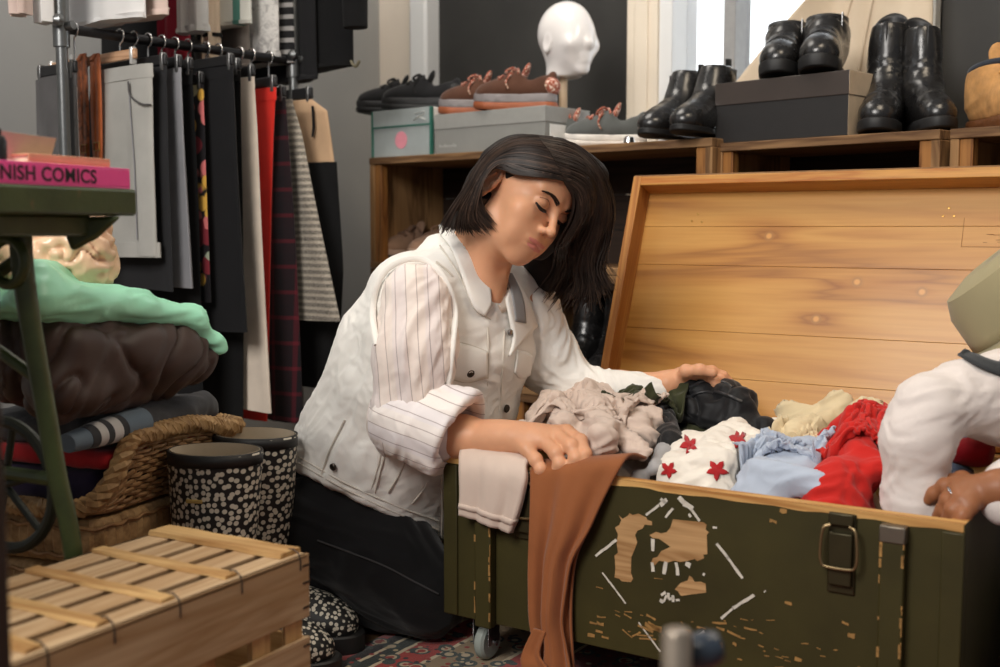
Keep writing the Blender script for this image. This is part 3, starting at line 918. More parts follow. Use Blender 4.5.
# local: x along f1 (0..FW), y along f2 (0 at the far edge, negative towards the camera)
M_POPLAR = [wood('pale poplar %d' % i, vscale(srgb(202, 172, 134), k), vscale(srgb(172, 138, 98), k), 'Y', .75, 5, 1.2) for i, k in enumerate((1.0, .95, 1.02))]
M_POPLAR_X = wood('pale poplar batten', srgb(206, 168, 112), srgb(164, 122, 72), 'X', .7, 5)
M_POPLAR_Z = wood('pale poplar post', srgb(206, 166, 112), srgb(168, 124, 76), 'Z', .7, 5)
nsl = 5; gap = .0135; sw = (FW - gap * (nsl - 1)) / nsl
for k in range(nsl):
    x0 = k * (sw + gap)
    mb = MB(); mb.bb((x0, -FLn, FZ - .010), (x0 + sw, -.002, FZ - .004)); mb.build('slat', M_POPLAR[k % 3], t, bevel=.0012)
for y, wd_ in ((-.022, .040), (-.128, .022), (-.226, .022), (-.318, .022), (-.40, .022), (-.48, .022)):
    P = np.zeros((12, 4, 3))
    for i, x in enumerate(np.linspace(.004, FW - .012, 12)):
        wv = .0016 * math.sin(i * 1.3 + y * 40); h = .0048 if y < -.03 else .007
        P[i] = [(x, y - wd_ / 2 + wv, FZ - .004), (x, y + wd_ / 2 + wv, FZ - .004), (x, y + wd_ / 2 + wv - .002, FZ - .004 + h), (x, y - wd_ / 2 + wv + .002, FZ - .004 + h)]
    mb = MB(); mb.grid(P, cv=True, caps=True)
    bt = mb.build('batten', M_POPLAR_X, t, bevel=.001)
    mb = MB()
    mb.tube([(FW - .018, y + .004, FZ + .003), (FW - .010, y + .004, FZ + .0045), (FW - .002, y + .004, FZ - .0005), (FW + .0012, y + .004, FZ - .010), (FW + .0012, y + .004, FZ - .022)], .0009, 6)
    mb.build('wire_staple', plain('iron wire', srgb(70, 62, 56), .5, .7) if y > -.03 else bpy.data.materials['iron wire'], bt)
# sides: two boards high
for x in (FW - .006, 0):
    for (z0, z1) in ((FZ - .086, FZ - .004), (FZ - .20, FZ - .112), (.004, .09)):
        mb = MB(); mb.bb((x, -FLn, z0), (x + .006, 0, z1)); mb.build('side_slat', M_POPLAR[1], t, bevel=.001)
for (z0, z1) in ((FZ - .086, FZ - .010), (FZ - .20, FZ - .112), (.004, .09)):
    for y in (-.008, -FLn + .002):
        mb = MB(); mb.bb((.006, y, z0), (FW - .006, y + .006, z1)); mb.build('end_slat', M_POPLAR_X, t, bevel=.001)
for x, sx in ((FW - .006, -1), (.006, 1)):
    for y, sy in ((-.008, -1), (-FLn + .01, 1)):
        mb = MB(); mb.prism([(x, y), (x + sx * .034, y), (x, y + sy * .034)], .0, FZ - .012); mb.build('corner_post', M_POPLAR_Z, t, bevel=.001)
for y in (-.085, -.18, -.3):
    mb = MB(); mb.bb((FW - .014, y - .016, .01), (FW - .006, y + .016, FZ - .012)); mb.build('stave', M_POPLAR_Z, t)
for y in (-.006, -.012):
    for z in (FZ - .018, FZ - .04, FZ - .072, FZ - .122, FZ - .16, FZ - .19):
        mb = MB(); mb.bb((FW, y - .001, z - .0012), (FW + .001, y + .004, z + .0012)); mb.build('nail', bpy.data.materials['iron wire'], t)

# ---------------------------------------------------------------- green iron-legged table with books
TBY = 24.0
t1, t2 = yaw_axes(TBY)
TB = at(137, 189.5, 1.5); TBZ = TB[2]
table = thing('iron_leg_table', 'worn green painted table on curved cast iron legs, books on it', 'table', (*TB[:2], 0), -TBY)
t_ = NT('chipped green paint'); v_ = t_.coord()
c_ = t_.ramp(t_.noise(v_, 9, 4), [(.3, srgb(50, 62, 34)), (.7, srgb(74, 86, 50))])
m_ = t_.ramp(t_.noise(t_.coord((10, 30, 30)), 2.4, 6, .7), [(.62, (0, 0, 0)), (.68, (1, 1, 1))])
c_ = t_.mix(m_, c_, srgb(96, 80, 50)); t_.bump(t_.noise(v_, 90, 4), .3, .002); M_GREEN = t_.out(c_, .5, spec=.4)
M_IRON = plain('green cast iron', srgb(58, 70, 34), .42, .0, var=.25, scale=25, bump=.3)
mb = MB(); mb.bb((-.46, -.95, TBZ - .034), (0, 0, TBZ)); mb.build('table_top', M_GREEN, table, bevel=.004)
mb = MB(); mb.bb((-.42, -.88, TBZ - .060), (-.03, -.05, TBZ - .034)); mb.build('apron', M_IRON, table, bevel=.003)
def tl(px, py, Y): return to_local(table, at(px, py, Y))
mb = MB(); mb.add(*(lambda V: (V, [(0, 1, 2, 3), (7, 6, 5, 4), (0, 4, 5, 1), (1, 5, 6, 2), (2, 6, 7, 3), (3, 7, 4, 0)]))(np.array([tl(58, 217, 1.46), tl(122, 216, 1.46), tl(98, 238, 1.46), tl(72, 252, 1.46), tl(58, 217, 1.5), tl(122, 216, 1.5), tl(98, 238, 1.5), tl(72, 252, 1.5)])))
mb.build('bracket', M_IRON, table, bevel=.006)
leg = spline([tl(20, 214, 1.44), tl(22, 260, 1.44), tl(30, 320, 1.44), tl(44, 400, 1.44), tl(58, 480, 1.44), tl(74, 560, 1.44), (*tl(92, 640, 1.44)[:2], .0)], 40)
mb = MB(); mb.tube(leg, np.linspace(.0155, .0125, 40), 12, flat=.8); mb.tube([leg[-1] + [0, 0, .012], leg[-1] + [0, 0, 0]], [.02, .026], 14)
mb.build('leg', M_IRON, table)
leg2 = leg + np.array([-.36, .02, 0]); leg2[:, 0] = -.40 - (leg[:, 0] - leg[0, 0]) * .8
mb = MB(); mb.tube(leg2, np.linspace(.0155, .0125, 40), 12, flat=.8); mb.build('leg', M_IRON, table)
ring = [tl(8, 262, 1.43) + .028 * np.array([math.cos(a), .0, math.sin(a)]) for a in np.linspace(0, 2 * PI, 30, endpoint=False)]
mb = MB(); mb.tube(ring, .007, 10, closed=True); mb.build('scroll', M_IRON, table)
mb = MB()
c0 = tl(5, 485, 1.5)
wheel = [c0 + .085 * np.array([math.cos(a), .0, math.sin(a)]) for a in np.linspace(0, 2 * PI, 40, endpoint=False)]
mb.tube(wheel, .008, 10, closed=True)
for a in np.linspace(.3, 2 * PI + .3, 6, endpoint=False): mb.tube([c0, c0 + .085 * np.array([math.cos(a), 0, math.sin(a)])], .005, 8)
mb.build('spoked_wheel', plain('dark cast iron', srgb(30, 34, 22), .5, var=.2), table)
mb = MB(); mb.tube([leg[26], leg2[26]], .009, 10); mb.tube([leg[6], leg2[18]], .008, 10); mb.tube([leg2[6], leg[18]], .008, 10); mb.build('cross_bar', M_IRON, table)
n0 = tl(-17, 560, .82)
for x, z0 in ((n0[0], 0), ):
    mb = MB(); mb.bb((x - .018, n0[1] - .02, 0), (x + .004, n0[1] + .02, TBZ - .034)); mb.build('leg', plain('dark brown upright', srgb(44, 28, 20), .6), table, bevel=.003)

# books
M_PAPER = plain('book pages', srgb(222, 206, 182), .9, var=.06, scale=200)
def book(name, label, loc, rz, L, D, Hh, cover, spine_round=False, cat='book', group=None):
    b = thing(name, label, cat, loc, rz, group)
    c = .0022
    mb = MB(); mb.bb((0, -L, 0), (-D, 0, c)); mb.bb((0, -L, Hh - c), (-D, 0, Hh)); mb.bb((-c, -L, c), (0, 0, Hh - c)); mb.build('cover', cover, b, bevel=.0008)
    mb = MB(); mb.bb((-D + .004, -L + .004, c), (-c - .0004, -.004, Hh - c)); mb.build('pages', M_PAPER, b)
    return b
BK = TB - t2 * .001 - t1 * .010
pk = plain('glossy pink cover', srgb(250, 84, 160), .35, var=.03, bump=0, coat=.2)
# spine faces the camera; it runs along the table edge
b = book('comics_book', 'thick pink book with black lettering on its spine, lying on the green table', (BK[0], BK[1], TBZ + .0005), -TBY, .285, .2, .0262, pk)
cu = bpy.data.curves.new('spine_lettering', 'FONT'); cu.body = 'FINNISH COMICS'; cu.size = .0232; cu.extrude = .0002; cu.offset = .00045; cu.space_character = 1.06
cu.align_x = 'RIGHT'
tx = bpy.data.objects.new('spine_lettering', cu); COL.objects.link(tx); tx.parent = b
cu.materials.append(plain('black print', srgb(28, 22, 26), .6, bump=0))
bpy.context.view_layer.update(); tme = bpy.data.meshes.new_from_object(tx.evaluated_get(bpy.context.evaluated_depsgraph_get())); bpy.data.objects.remove(tx); bpy.data.curves.remove(cu)
tx = bpy.data.objects.new('spine_lettering', tme); COL.objects.link(tx); tx.parent = b
tx.rotation_euler = (PI / 2, 0, PI / 2); tx.location = (.0003, -.060, .0055)
tan = plain('tan card', srgb(206, 160, 112), .8, var=.08, scale=60); tan2 = plain('peach cloth cover', srgb(214, 160, 124), .8, var=.06)
b2 = book('paperback_book', 'thin tan paperback lying on the pink book', (*(BK - t2 * .022 - t1 * .012)[:2], TBZ + .0272), -TBY - 2, .13, .13, .011, tan2)
en = thing('card_folder', 'open beige card folder standing on the pink book', 'folder', (*(BK - t2 * .11 - t1 * .05)[:2], TBZ + .027), -TBY)
def eL(px, py, Y): return to_local(en, at(px, py, Y))
V = np.array([eL(-20, 128, 1.36), eL(2, 131, 1.36), eL(54, 138, 1.42), eL(49, 156, 1.42), eL(-20, 160, 1.36)])
mb = MB(); mb.add(np.vstack([V, V + [0, .004, 0]]), [(0, 1, 2, 3, 4), (9, 8, 7, 6, 5)] + [(i, i + 5, (i + 1) % 5 + 5, (i + 1) % 5) for i in range(5)]); mb.build('card', plain('beige card', srgb(198, 182, 158), .85), en)
bt = thing('black_bottle', 'small black bottle at the photo\'s edge on the books', 'bottle', (*at(-3, 140, 1.33)[:2], TBZ + .027), 0)
mb = MB(); mb.lathe([(0, 0), (.009, 0), (.0105, .002), (.0105, .022), (.008, .028), (0, .029)], seg=24); mb.build('bottle_body', plain('black plastic', srgb(20, 20, 22), .4), bt)
mb = MB(); mb.lathe([(0, .0285), (.005, .0285), (.005, .036), (0, .037)], seg=18); mb.build('cap', plain('dark cap', srgb(28, 28, 30), .4), bt)

# ---------------------------------------------------------------- clothes rack
RP = at(61, 28, 2.52); RZ = RP[2]
def rail(t): return RP + w2 * t
rack = thing('clothes_rack', 'grey steel two-rail clothes rack along the grey wall', 'rack', (*RP[:2], 0), -WY)
RL = .64; UZ = 1.86
M_RACK = plain('grey rack steel', srgb(120, 122, 122), .35, .9, var=.08)
for y in (0, RL):
    mb = MB(); mb.tube([(0, y, 0.0), (0, y, UZ + .04)], .0125, 16); mb.tube([(0, y, RZ - .04), (0, y, RZ + .25)], .0175, 16)
    mb.build('post', M_RACK, rack)
    mb = MB(); mb.tube([(-.001, y - .0, RZ + .0), (.03, y + .012, RZ + .005)], .010, 12); mb.lathe([(0, 0), (.012, 0), (.014, .012), (.006, .02), (0, .02)], (.02, y - .01, RZ + .012), 16, rotx(90)); mb.build('bracket', M_RACK, rack)
    mb = MB(); mb.tube([(-.25, y, .02), (.25, y, .02)], .0125, 12); mb.build('foot', M_RACK, rack)
for z in (RZ, UZ):
    mb = MB(); mb.tube([(0, 0, z), (0, RL, z)], .011, 14); mb.build('rail', plain('dark rail steel', srgb(52, 52, 54), .4, .8) if z == RZ else bpy.data.materials['dark rail steel'], rack)
# ---------------------------------------------------------------- garments hanging on the rack
def sheet_garment(rows, n=28, wave=.006, k=2.6, seed=0, nz=36, hem_open=True):
    """rows: (z, x_left, x_right, thickness). Closed flattened tube with soft vertical folds."""
    rows = sorted(rows, key=lambda r: -r[0])
    zs = np.array([r[0] for r in rows]); 
    Z = np.linspace(zs[0], zs[-1], nz)
    xl = np.interp(-Z, -zs, [r[1] for r in rows]); xr = np.interp(-Z, -zs, [r[2] for r in rows]); th = np.interp(-Z, -zs, [r[3] for r in rows])
    a = np.linspace(0, 2 * PI, n, endpoint=False)
    P = np.zeros((nz, n, 3))
    for i in range(nz):
        u = np.cos(a); u = np.sign(u) * np.abs(u) ** .8
        x = (xl[i] + xr[i]) / 2 + (xr[i] - xl[i]) / 2 * u
        y = th[i] / 2 * np.sin(a) * (1 + .0 * u)
        f = smooth(0, .5, (zs[0] - Z[i]) / (zs[0] - zs[-1] + 1e-6)) * .8 + .2
        w_ = max(xr[i] - xl[i], .02)
        ph = seed * 2.1
        y = y + f * wave * (np.sin(2 * PI * k * (x - xl[i]) / w_ + ph + 1.2 * (Z[i] - zs[0])) + .45 * np.sin(2 * PI * k * 2.3 * (x - xl[i]) / w_ + ph * 3 + 3 * Z[i]))
        P[i] = np.c_[x, y, np.full(n, Z[i]) + .004 * np.sin(7 * x + seed) * (i == nz - 1)]
    return P

def rail_t(px, hw, z):
    ts = np.linspace(-.3, 1.6, 400)
    q = np.array([proj(np.array([*(RP + w2 * t + w1 * hw)[:2], z]))[0] for t in ts])
    return float(np.interp(px, q, ts))
def solve_x(t, px, z):
    xs = np.linspace(-.5, .6, 300)
    q = np.array([proj(np.array([*(RP + w2 * t + w1 * x)[:2], z]))[0] for x in xs])
    return float(np.interp(px, q, xs))
def z_of(px, py, t, x):
    return at(px, py, (RP + w2 * t + w1 * x)[1])[2]

M_HOOK = plain('hanger wire', srgb(200, 200, 200), .25, .9, bump=0)
M_CLIP = plain('bright clip', srgb(225, 225, 222), .25, .6, bump=0); M_CHROMED = plain('dull clip', srgb(120, 120, 120), .3, .8, bump=0)
def clip_hanger(t, zbar, x0, x1, label, barmat, wide=.012, tall=.014, group='clip hangers on the lower rail', rz_=None):
    rz_ = RZ if rz_ is None else rz_
    h = thing('clip_hanger', label, 'hanger', (*(RP + w2 * t)[:2], zbar), -WY, group)
    mb = MB(); mb.bb((x0, -wide / 2, -tall), (x1, wide / 2, tall)); mb.build('bar', barmat, h, bevel=.003)
    xm = 0.0; top = rz_ - zbar
    pts = [(xm, 0, tall)] + [(xm, 0, top - .02)] + [(xm + .0155 * math.cos(a), 0, top + .0005 + .0155 * math.sin(a)) for a in np.linspace(-1.3, 3.3, 14)]
    mb = MB(); mb.tube(spline(pts, 40), .0021, 8); mb.build('hook', M_HOOK, h)
    for x in (x0 + .012, x1 - .012):
        c = MB(); c.bb((x - .005, -.007, -tall - .012), (x + .005, .007, tall + .004)); c.build('clip', M_CLIP if barmat is not HB else M_CHROMED, h, bevel=.002)
    return h

HB = plain('black hanger plastic', srgb(24, 24, 26), .5)
HG = plain('grey hanger plastic', srgb(160, 160, 158), .5)
HW = wood('pale hanger wood', srgb(214, 172, 138), srgb(186, 140, 104), 'X', .5)
def floral(t, v):
    o = t.t.nodes.new('ShaderNodeTexVoronoi'); t.link(v, o.inputs['Vector']); o.inputs['Scale'].default_value = 30
    pc = t.ramp(o.outputs['Color'], [(0, srgb(200, 110, 110)), (.3, srgb(206, 160, 70)), (.5, srgb(190, 180, 140)), (.62, srgb(120, 40, 50)), (.8, srgb(150, 160, 140))], 'CONSTANT')
    m = t.ramp(o.outputs['Distance'], [(0, (1, 1, 1)), (.60, (1, 1, 1)), (.68, (0, 0, 0))])
    return t.mix(m, srgb(24, 22, 26), pc)
def tartan(t, v):
    sx = t.t.nodes.new('ShaderNodeSeparateXYZ'); t.link(v, sx.inputs[0])
    a = t.math('FRACT', t.math('MULTIPLY', sx.outputs['X'], 16)); b = t.math('FRACT', t.math('MULTIPLY', sx.outputs['Z'], 16))
    ra = t.ramp(a, [(0, srgb(34, 20, 24)), (.4, srgb(86, 24, 34)), (.55, srgb(26, 22, 26))], 'CONSTANT'); rb = t.ramp(b, [(0, srgb(30, 22, 26)), (.4, srgb(92, 26, 36)), (.55, srgb(24, 22, 26))], 'CONSTANT')
    return t.mix(.5, ra, rb)
def ribbed(t, v):
    sx = t.t.nodes.new('ShaderNodeSeparateXYZ'); t.link(v, sx.inputs[0])
    b = t.math('FRACT', t.math('MULTIPLY', sx.outputs['Z'], 62)); n = t.noise(v, 300, 2)
    return t.mix(.35, t.ramp(b, [(0, srgb(166, 156, 142)), (.35, srgb(176, 166, 150)), (.55, srgb(84, 78, 72)), (.8, srgb(92, 86, 80))]), t.ramp(n, [(.35, srgb(70, 64, 60)), (.6, srgb(190, 182, 168))]))
def bwstripe(t, v):
    sx = t.t.nodes.new('ShaderNodeSeparateXYZ'); t.link(v, sx.inputs[0])
    return t.ramp(t.math('FRACT', t.math('MULTIPLY', sx.outputs['Z'], 34)), [(0, srgb(28, 28, 30)), (.62, srgb(150, 148, 146))], 'CONSTANT')
def marl(t, v):
    return t.ramp(t.noise(v, 34, 5, .7, 1.0), [(.35, srgb(150, 148, 148)), (.55, srgb(214, 212, 208)), (.7, srgb(176, 172, 172))])
def tealband(t, v):
    sx = t.t.nodes.new('ShaderNodeSeparateXYZ'); t.link(v, sx.inputs[0])
    return t.ramp(t.math('FRACT', t.math('MULTIPLY', sx.outputs['X'], 9)), [(0, srgb(206, 206, 198)), (.6, srgb(70, 116, 104)), (.8, srgb(206, 206, 198))], 'CONSTANT')
FB = fabric('black cotton', srgb(18, 18, 19), sheen=.03); FB2 = fabric('charcoal wool', srgb(25, 25, 27), sheen=.05); FDK = fabric('washed black denim', srgb(38, 38, 40), sheen=.05); FLG = fabric('pale grey denim', srgb(172, 170, 164), var=.1)
FDD = fabric('dark grey denim', srgb(84, 82, 82), .2); FMG = fabric('mid grey jersey', srgb(134, 134, 138)); FCR = fabric('cream cotton', srgb(222, 208, 192)); FRD = fabric('red cotton', srgb(206, 44, 34)); FWH = fabric('white cotton', srgb(222, 220, 218), .04)
FBL = fabric('blush knit', srgb(206, 184, 174)); FGR = fabric('pale grey jersey', srgb(180, 180, 178)); FDR = fabric('dark red cotton', srgb(124, 18, 36)); FBE = fabric('beige twill', srgb(196, 176, 154)); FTP = fabric('taupe jersey', srgb(120, 112, 106)); FTAN = fabric('tan crepe', srgb(186, 154, 122))
FFL = weave_fabric('floral print', floral); FTT = weave_fabric('dark tartan', tartan); FRB = weave_fabric('ribbed grey knit', ribbed); FBW = weave_fabric('black and white striped jersey', bwstripe); FML = weave_fabric('mottled white jersey', marl); FTE = weave_fabric('white and teal stripes', tealband)

# name, label, category, material, right edge px at top, half width, y top, y bottom, right edge px at bottom, thickness top/bottom, wave, left x at bottom, hanger
lower = [
 ('denim_skirt', 'dark grey denim skirt hanging nearest the steel post', 'skirt', FDD, 77, .10, 70, 250, 80, .020, .035, .004, HB),
 ('jeans', 'pale grey jeans with turned-up hems on the pale wooden hanger', 'jeans', FLG, 152, .125, 64, 258, 158, .022, .034, .004, HW),
 ('trousers', 'washed black trousers hanging right behind the pale grey jeans', 'trousers', FDK, 166, .14, 66, 292, 176, .02, .03, .005, HB),
 ('trousers', 'grey trousers hanging between two black pairs', 'trousers', FMG, 181, .14, 68, 287, 192, .02, .03, .006, HB),
 ('skirt', 'black skirt hanging between the grey trousers and the floral print', 'skirt', FB, 192, .145, 70, 395, 202, .02, .03, .005, HB),
 ('dress', 'black dress printed with red and yellow flowers', 'dress', FFL, 203, .145, 84, 302, 213, .02, .03, .004, HB),
 ('overcoat', 'long black coat hanging beside the floral dress', 'coat', FB2, 233, .19, 66, 334, 246, .035, .05, .006, HB),
 ('trousers', 'long black trousers hanging behind the black coat', 'trousers', FB, 240, .17, 70, 470, 243, .03, .035, .005, HB),
 ('trousers', 'cream trousers reaching almost to the floor', 'trousers', FCR, 254, .15, 77, 412, 273, .02, .04, .004, HB),
 ('trousers', 'bright red trousers hanging behind the cream pair', 'trousers', FRD, 276, .14, 88, 424, 266, .02, .03, .004, HB),
 ('skirt', 'long dark red and black tartan skirt', 'skirt', FTT, 285, .13, 98, 420, 302, .02, .04, .006, HB),
 ('midi_skirt', 'flared grey ribbed knit skirt hanging on the rack end', 'skirt', FRB, 292, .09, 100, 318, 343, .022, .05, .006, HG),
]
tprev = -9
RACKG = 'garments hanging on the lower rail'
for i, (nm, lab, cat, m, pxt, hw, yt, yb, pxb, th0, th1, wv, hmat) in enumerate(lower):
    t = rail_t(pxt, hw, .74 + .4)
    if i == 0: t = .03
    t = max(t, tprev + (.036 if i != 7 else .05)); tprev = t
    zt = z_of(pxt, yt, t, hw); xr = solve_x(t, pxt, zt); zb = z_of(pxb, yb, t, hw); xb = solve_x(t, pxb, zb)
    zb = max(zb, .02)
    g = thing(nm, lab, cat, (*(RP + w2 * t)[:2], zt), -WY, RACKG)
    L = zt - zb
    xl = {4: -.27, 7: -.32, 6: -.28, 2: -.2, 5: -.2}.get(i, -hw) if nm != 'midi_skirt' else -.13
    if i == 0: xr = solve_x(t, 76, zt); xb = solve_x(t, 79, zb); xl = solve_x(t, 36, zt)
    rows = [(0, xl * .9 if i else xl, xr, th0), (-L * .15, xl, xr + (xb - xr) * .2, (th0 + th1) / 2), (-L, xl * 1.02 if nm != 'midi_skirt' else -.24, xb, th1)]
    if nm in ('jeans',):
        mb = MB(); mb.grid(sheet_garment(rows, 40, wv, 1.6, i), cv=True, caps=True); mb.build('legs', m, g)
        P = sheet_garment([(-L + .034, xl * 1.02 - .003, xb + .003, th1 + .006), (-L - .003, xl * 1.02 - .004, xb + .004, th1 + .008)], 40, 0, 1.6, i, 4); P[..., 1] += .004 * np.sin(7 * P[..., 0])
        mb = MB(); mb.grid(P, cv=True, caps=True); mb.build('turned_up_hem', m, g)
        P = sheet_garment([(.002, xl * .9 - .002, xr + .002, th0 + .005), (-.032, xl * .92 - .002, xr + .003, th0 + .006)], 40, 0, 1.6, i, 4)
        mb = MB(); mb.grid(P, cv=True, caps=True); mb.build('waistband', m, g)
        mb = MB(); mb.tube(spline([(xr - .065, -.019, -.034), (xr - .055, -.021, -.065), (xr - .02, -.017, -.085), (xr + .004, -.008, -.088)], 14), .0022, 6); mb.build('pocket_seam', FDD, g)
        mb = MB(); mb.tube([(xr - .068, -.0165, -.035), (xr - .05, -.019, -L * .5), (xr - .045, -.02, -L + .04)], .0016, 6); mb.build('seam', FMG, g)
    else:
        mb = MB(); mb.grid(sheet_garment(rows, 32, wv, 1.6 + .3 * (i % 3), i), cv=True, caps=True); mb.build('cloth', m, g)
        P = sheet_garment([(.002, xl * .9 - .001, xr + .001, th0 + .003), (-.026, xl * .92 - .001, xr + .002, th0 + .003)], 32, wv * .2, 1.6, i, 4)
        mb = MB(); mb.grid(P, cv=True, caps=True); mb.build('waistband', m, g)
    hl = {0: 'black clip hanger holding the dark grey denim skirt', 1: 'pale wooden clip hanger holding the grey jeans', 11: 'grey plastic hanger holding the ribbed knit skirt'}.get(i, 'dark clip hanger holding the ' + lab.split(' hanging')[0].split(' reaching')[0].split(' printed')[0])
    zbar = zt + .016
    if i == 1: zbar = min(z_of(100, 56, t, 0), RZ - .012)
    clip_hanger(t, zbar if RZ - zbar > .03 else RZ - .03, xl * .9 - .004 if i not in (1, 11) else (solve_x(t, 50, zbar) if i == 1 else -.11), (xr + .002 if i != 1 else solve_x(t, 136, zbar)) if i != 11 else .06, hl, hmat, tall=.012 if i not in (1, 11) else (.011 if i == 1 else .020), wide=.010)
    if i == 1: TJ = t
    if i == 11: TK = t
# tan and black dress at the end of the rail
t = TK + .075; RL_end = t
zt = z_of(318, 100, t, .05)
g = thing('colour_block_dress', 'tan dress with a black skirt part hanging at the wall end of the rack', 'dress', (*(RP + w2 * t)[:2], zt), -WY)
def X(px, py): return solve_x(t, px, z_of(px, py, t, .08))
def ZZ(px, py): return z_of(px, py, t, .08) - zt
mb = MB(); mb.grid(sheet_garment([(0, -.1, X(312, 100), .02), (ZZ(325, 112), -.12, X(327, 112), .03), (ZZ(333, 165), -.12, X(334, 165), .035)], 32, .003, 1.5, 3), cv=True, caps=True); mb.build('bodice', FTAN, g)
mb = MB(); mb.grid(sheet_garment([(ZZ(333, 163), -.12, X(336, 163), .037), (ZZ(340, 270), -.12, X(341, 270), .045), (ZZ(338, 385), -.12, X(336, 385), .05)], 32, .006, 1.5, 5), cv=True, caps=True); mb.build('skirt_panel', FB, g)
mb = MB(); mb.tube([(X(318, 108), -.018, -.02), (X(320, 128), -.021, ZZ(320, 128)), (X(319, 138), -.021, ZZ(320, 138))], .0035, 8); mb.build('zip', FB, g)
clip_hanger(t, min(zt + .016, RZ - .03), -.1, X(312, 98), 'dark clip hanger holding the tan and black dress', HB)
# belts looped on the jeans hanger hook
bl = [('belt', 'orange and brown patterned belt looped over the jeans hanger', srgb(170, 92, 48), 85, 158, .027), ('belt', 'wide tan leather belt looped beside the patterned belt', srgb(186, 96, 44), 98, 156, .027), ('belt', 'thin white belt hanging in a loop by the orange belts', srgb(214, 212, 208), 74, 108, .008)]
for q, (nm, lab, col, px, yb, w_) in enumerate(bl):
    t = TJ - .012 - .011 * q
    base = RP + w2 * t
    x = solve_x(t, px, 1.05)
    zt = z_of(px, 60, t, x); zb = z_of(px, yb, t, x)
    g = thing(nm, lab, 'belt', (*base[:2], zt), -WY, 'belts looped over the jeans hanger')
    P = spline([(x - w_ * .5, -.004, -.0), (x, -.004, .012), (x + w_ * .3, -.004, 0), (x + w_ * .4, -.005, (zb - zt) * .5), (x + w_ * .2, -.004, zb - zt), (x - w_ * .1, -.003, zb - zt - .008), (x - w_ * .5, -.002, (zb - zt) * .98), (x - w_ * .7, -.001, (zb - zt) * .5), (x - w_ * .5, -.002, -.0)], 60)
    mb = MB()
    hw = w_ * .42
    off = np.array([hw, 0, 0])
    mb.grid(np.stack([P - off, P + off], 1)); 
    t_ = NT('belt leather %d' % q); vv = t_.coord(); cc = t_.ramp(t_.noise(vv, 60 if q == 0 else 20, 4), [(.38, vscale(col, .45 if q == 0 else .8)), (.5, col), (.7, vscale(col, 1.2))]); t_.out(cc, .5)
    mb.build('strap', t_.m, g, solid=.002)
    mb = MB(); mb.tube([(x - hw, -.007, zb - zt + .03), (x + hw, -.007, zb - zt + .03), (x + hw, -.007, zb - zt + .012), (x - hw, -.007, zb - zt + .012)], .0016, 6, closed=True); mb.build('buckle', M_BRASS, g)

# upper rail: bottoms of tops reach into the picture
upper = [
 ('blush_blouse', 'blush pink sleeve end hanging at the far left over the table', 'top', FBL, 25, 13, .03, .02, 0),
 ('white_blouse', 'white sheer blouse corner hanging just left of the steel post', 'blouse', FWH, 52, 23, .03, .02, 0),
 ('white_shirt', 'white shirt hanging over the wooden hanger, just right of the post', 'shirt', FWH, 142, 17, .15, .03, 0),
 ('blush_knit', 'blush knit top hanging between the white shirt and grey tee', 'top', FBL, 169, 13, .16, .03, 0),
 ('grey_tee', 'pale grey tee hanging in front of the dark red top', 't-shirt', FGR, 207, 29, .055, .025, 0),
 ('red_tunic', 'dark red top whose tail hangs below the grey tee', 'top', FDR, 187, 55, .052, .025, 0),
 ('black_tunic', 'black top hanging low behind the white shirt', 'top', FB, 196, 58, .21, .03, 0),
 ('beige_shirt', 'beige shirt sleeve with a dark band hanging behind the grey tee', 'shirt', FBE, 219, 64, .03, .03, 1),
 ('striped_jersey', 'white and teal striped top on the upper rail', 'top', FTE, 249, 17, .16, .03, 0),
 ('taupe_jersey', 'taupe top hanging below the white and teal striped one', 'top', FTP, 251, 60, .15, .03, 0),
 ('mottled_jersey', 'mottled white top beside the black and white striped one', 'top', FML, 278, 50, .15, .03, 0),
 ('striped_tee', 'black and white horizontally striped tee on the upper rail', 't-shirt', FBW, 292, 56, .15, .03, 0),
 ('black_blouse', 'black blouse hanging between the striped tee and the black jacket', 'blouse', FB2, 318, 76, .15, .03, 0),
 ('black_jacket', 'loose black jacket with a hanging sleeve, last on the upper rail', 'jacket', FB, 352, 66, .18, .05, 2),
]
tprev = -9
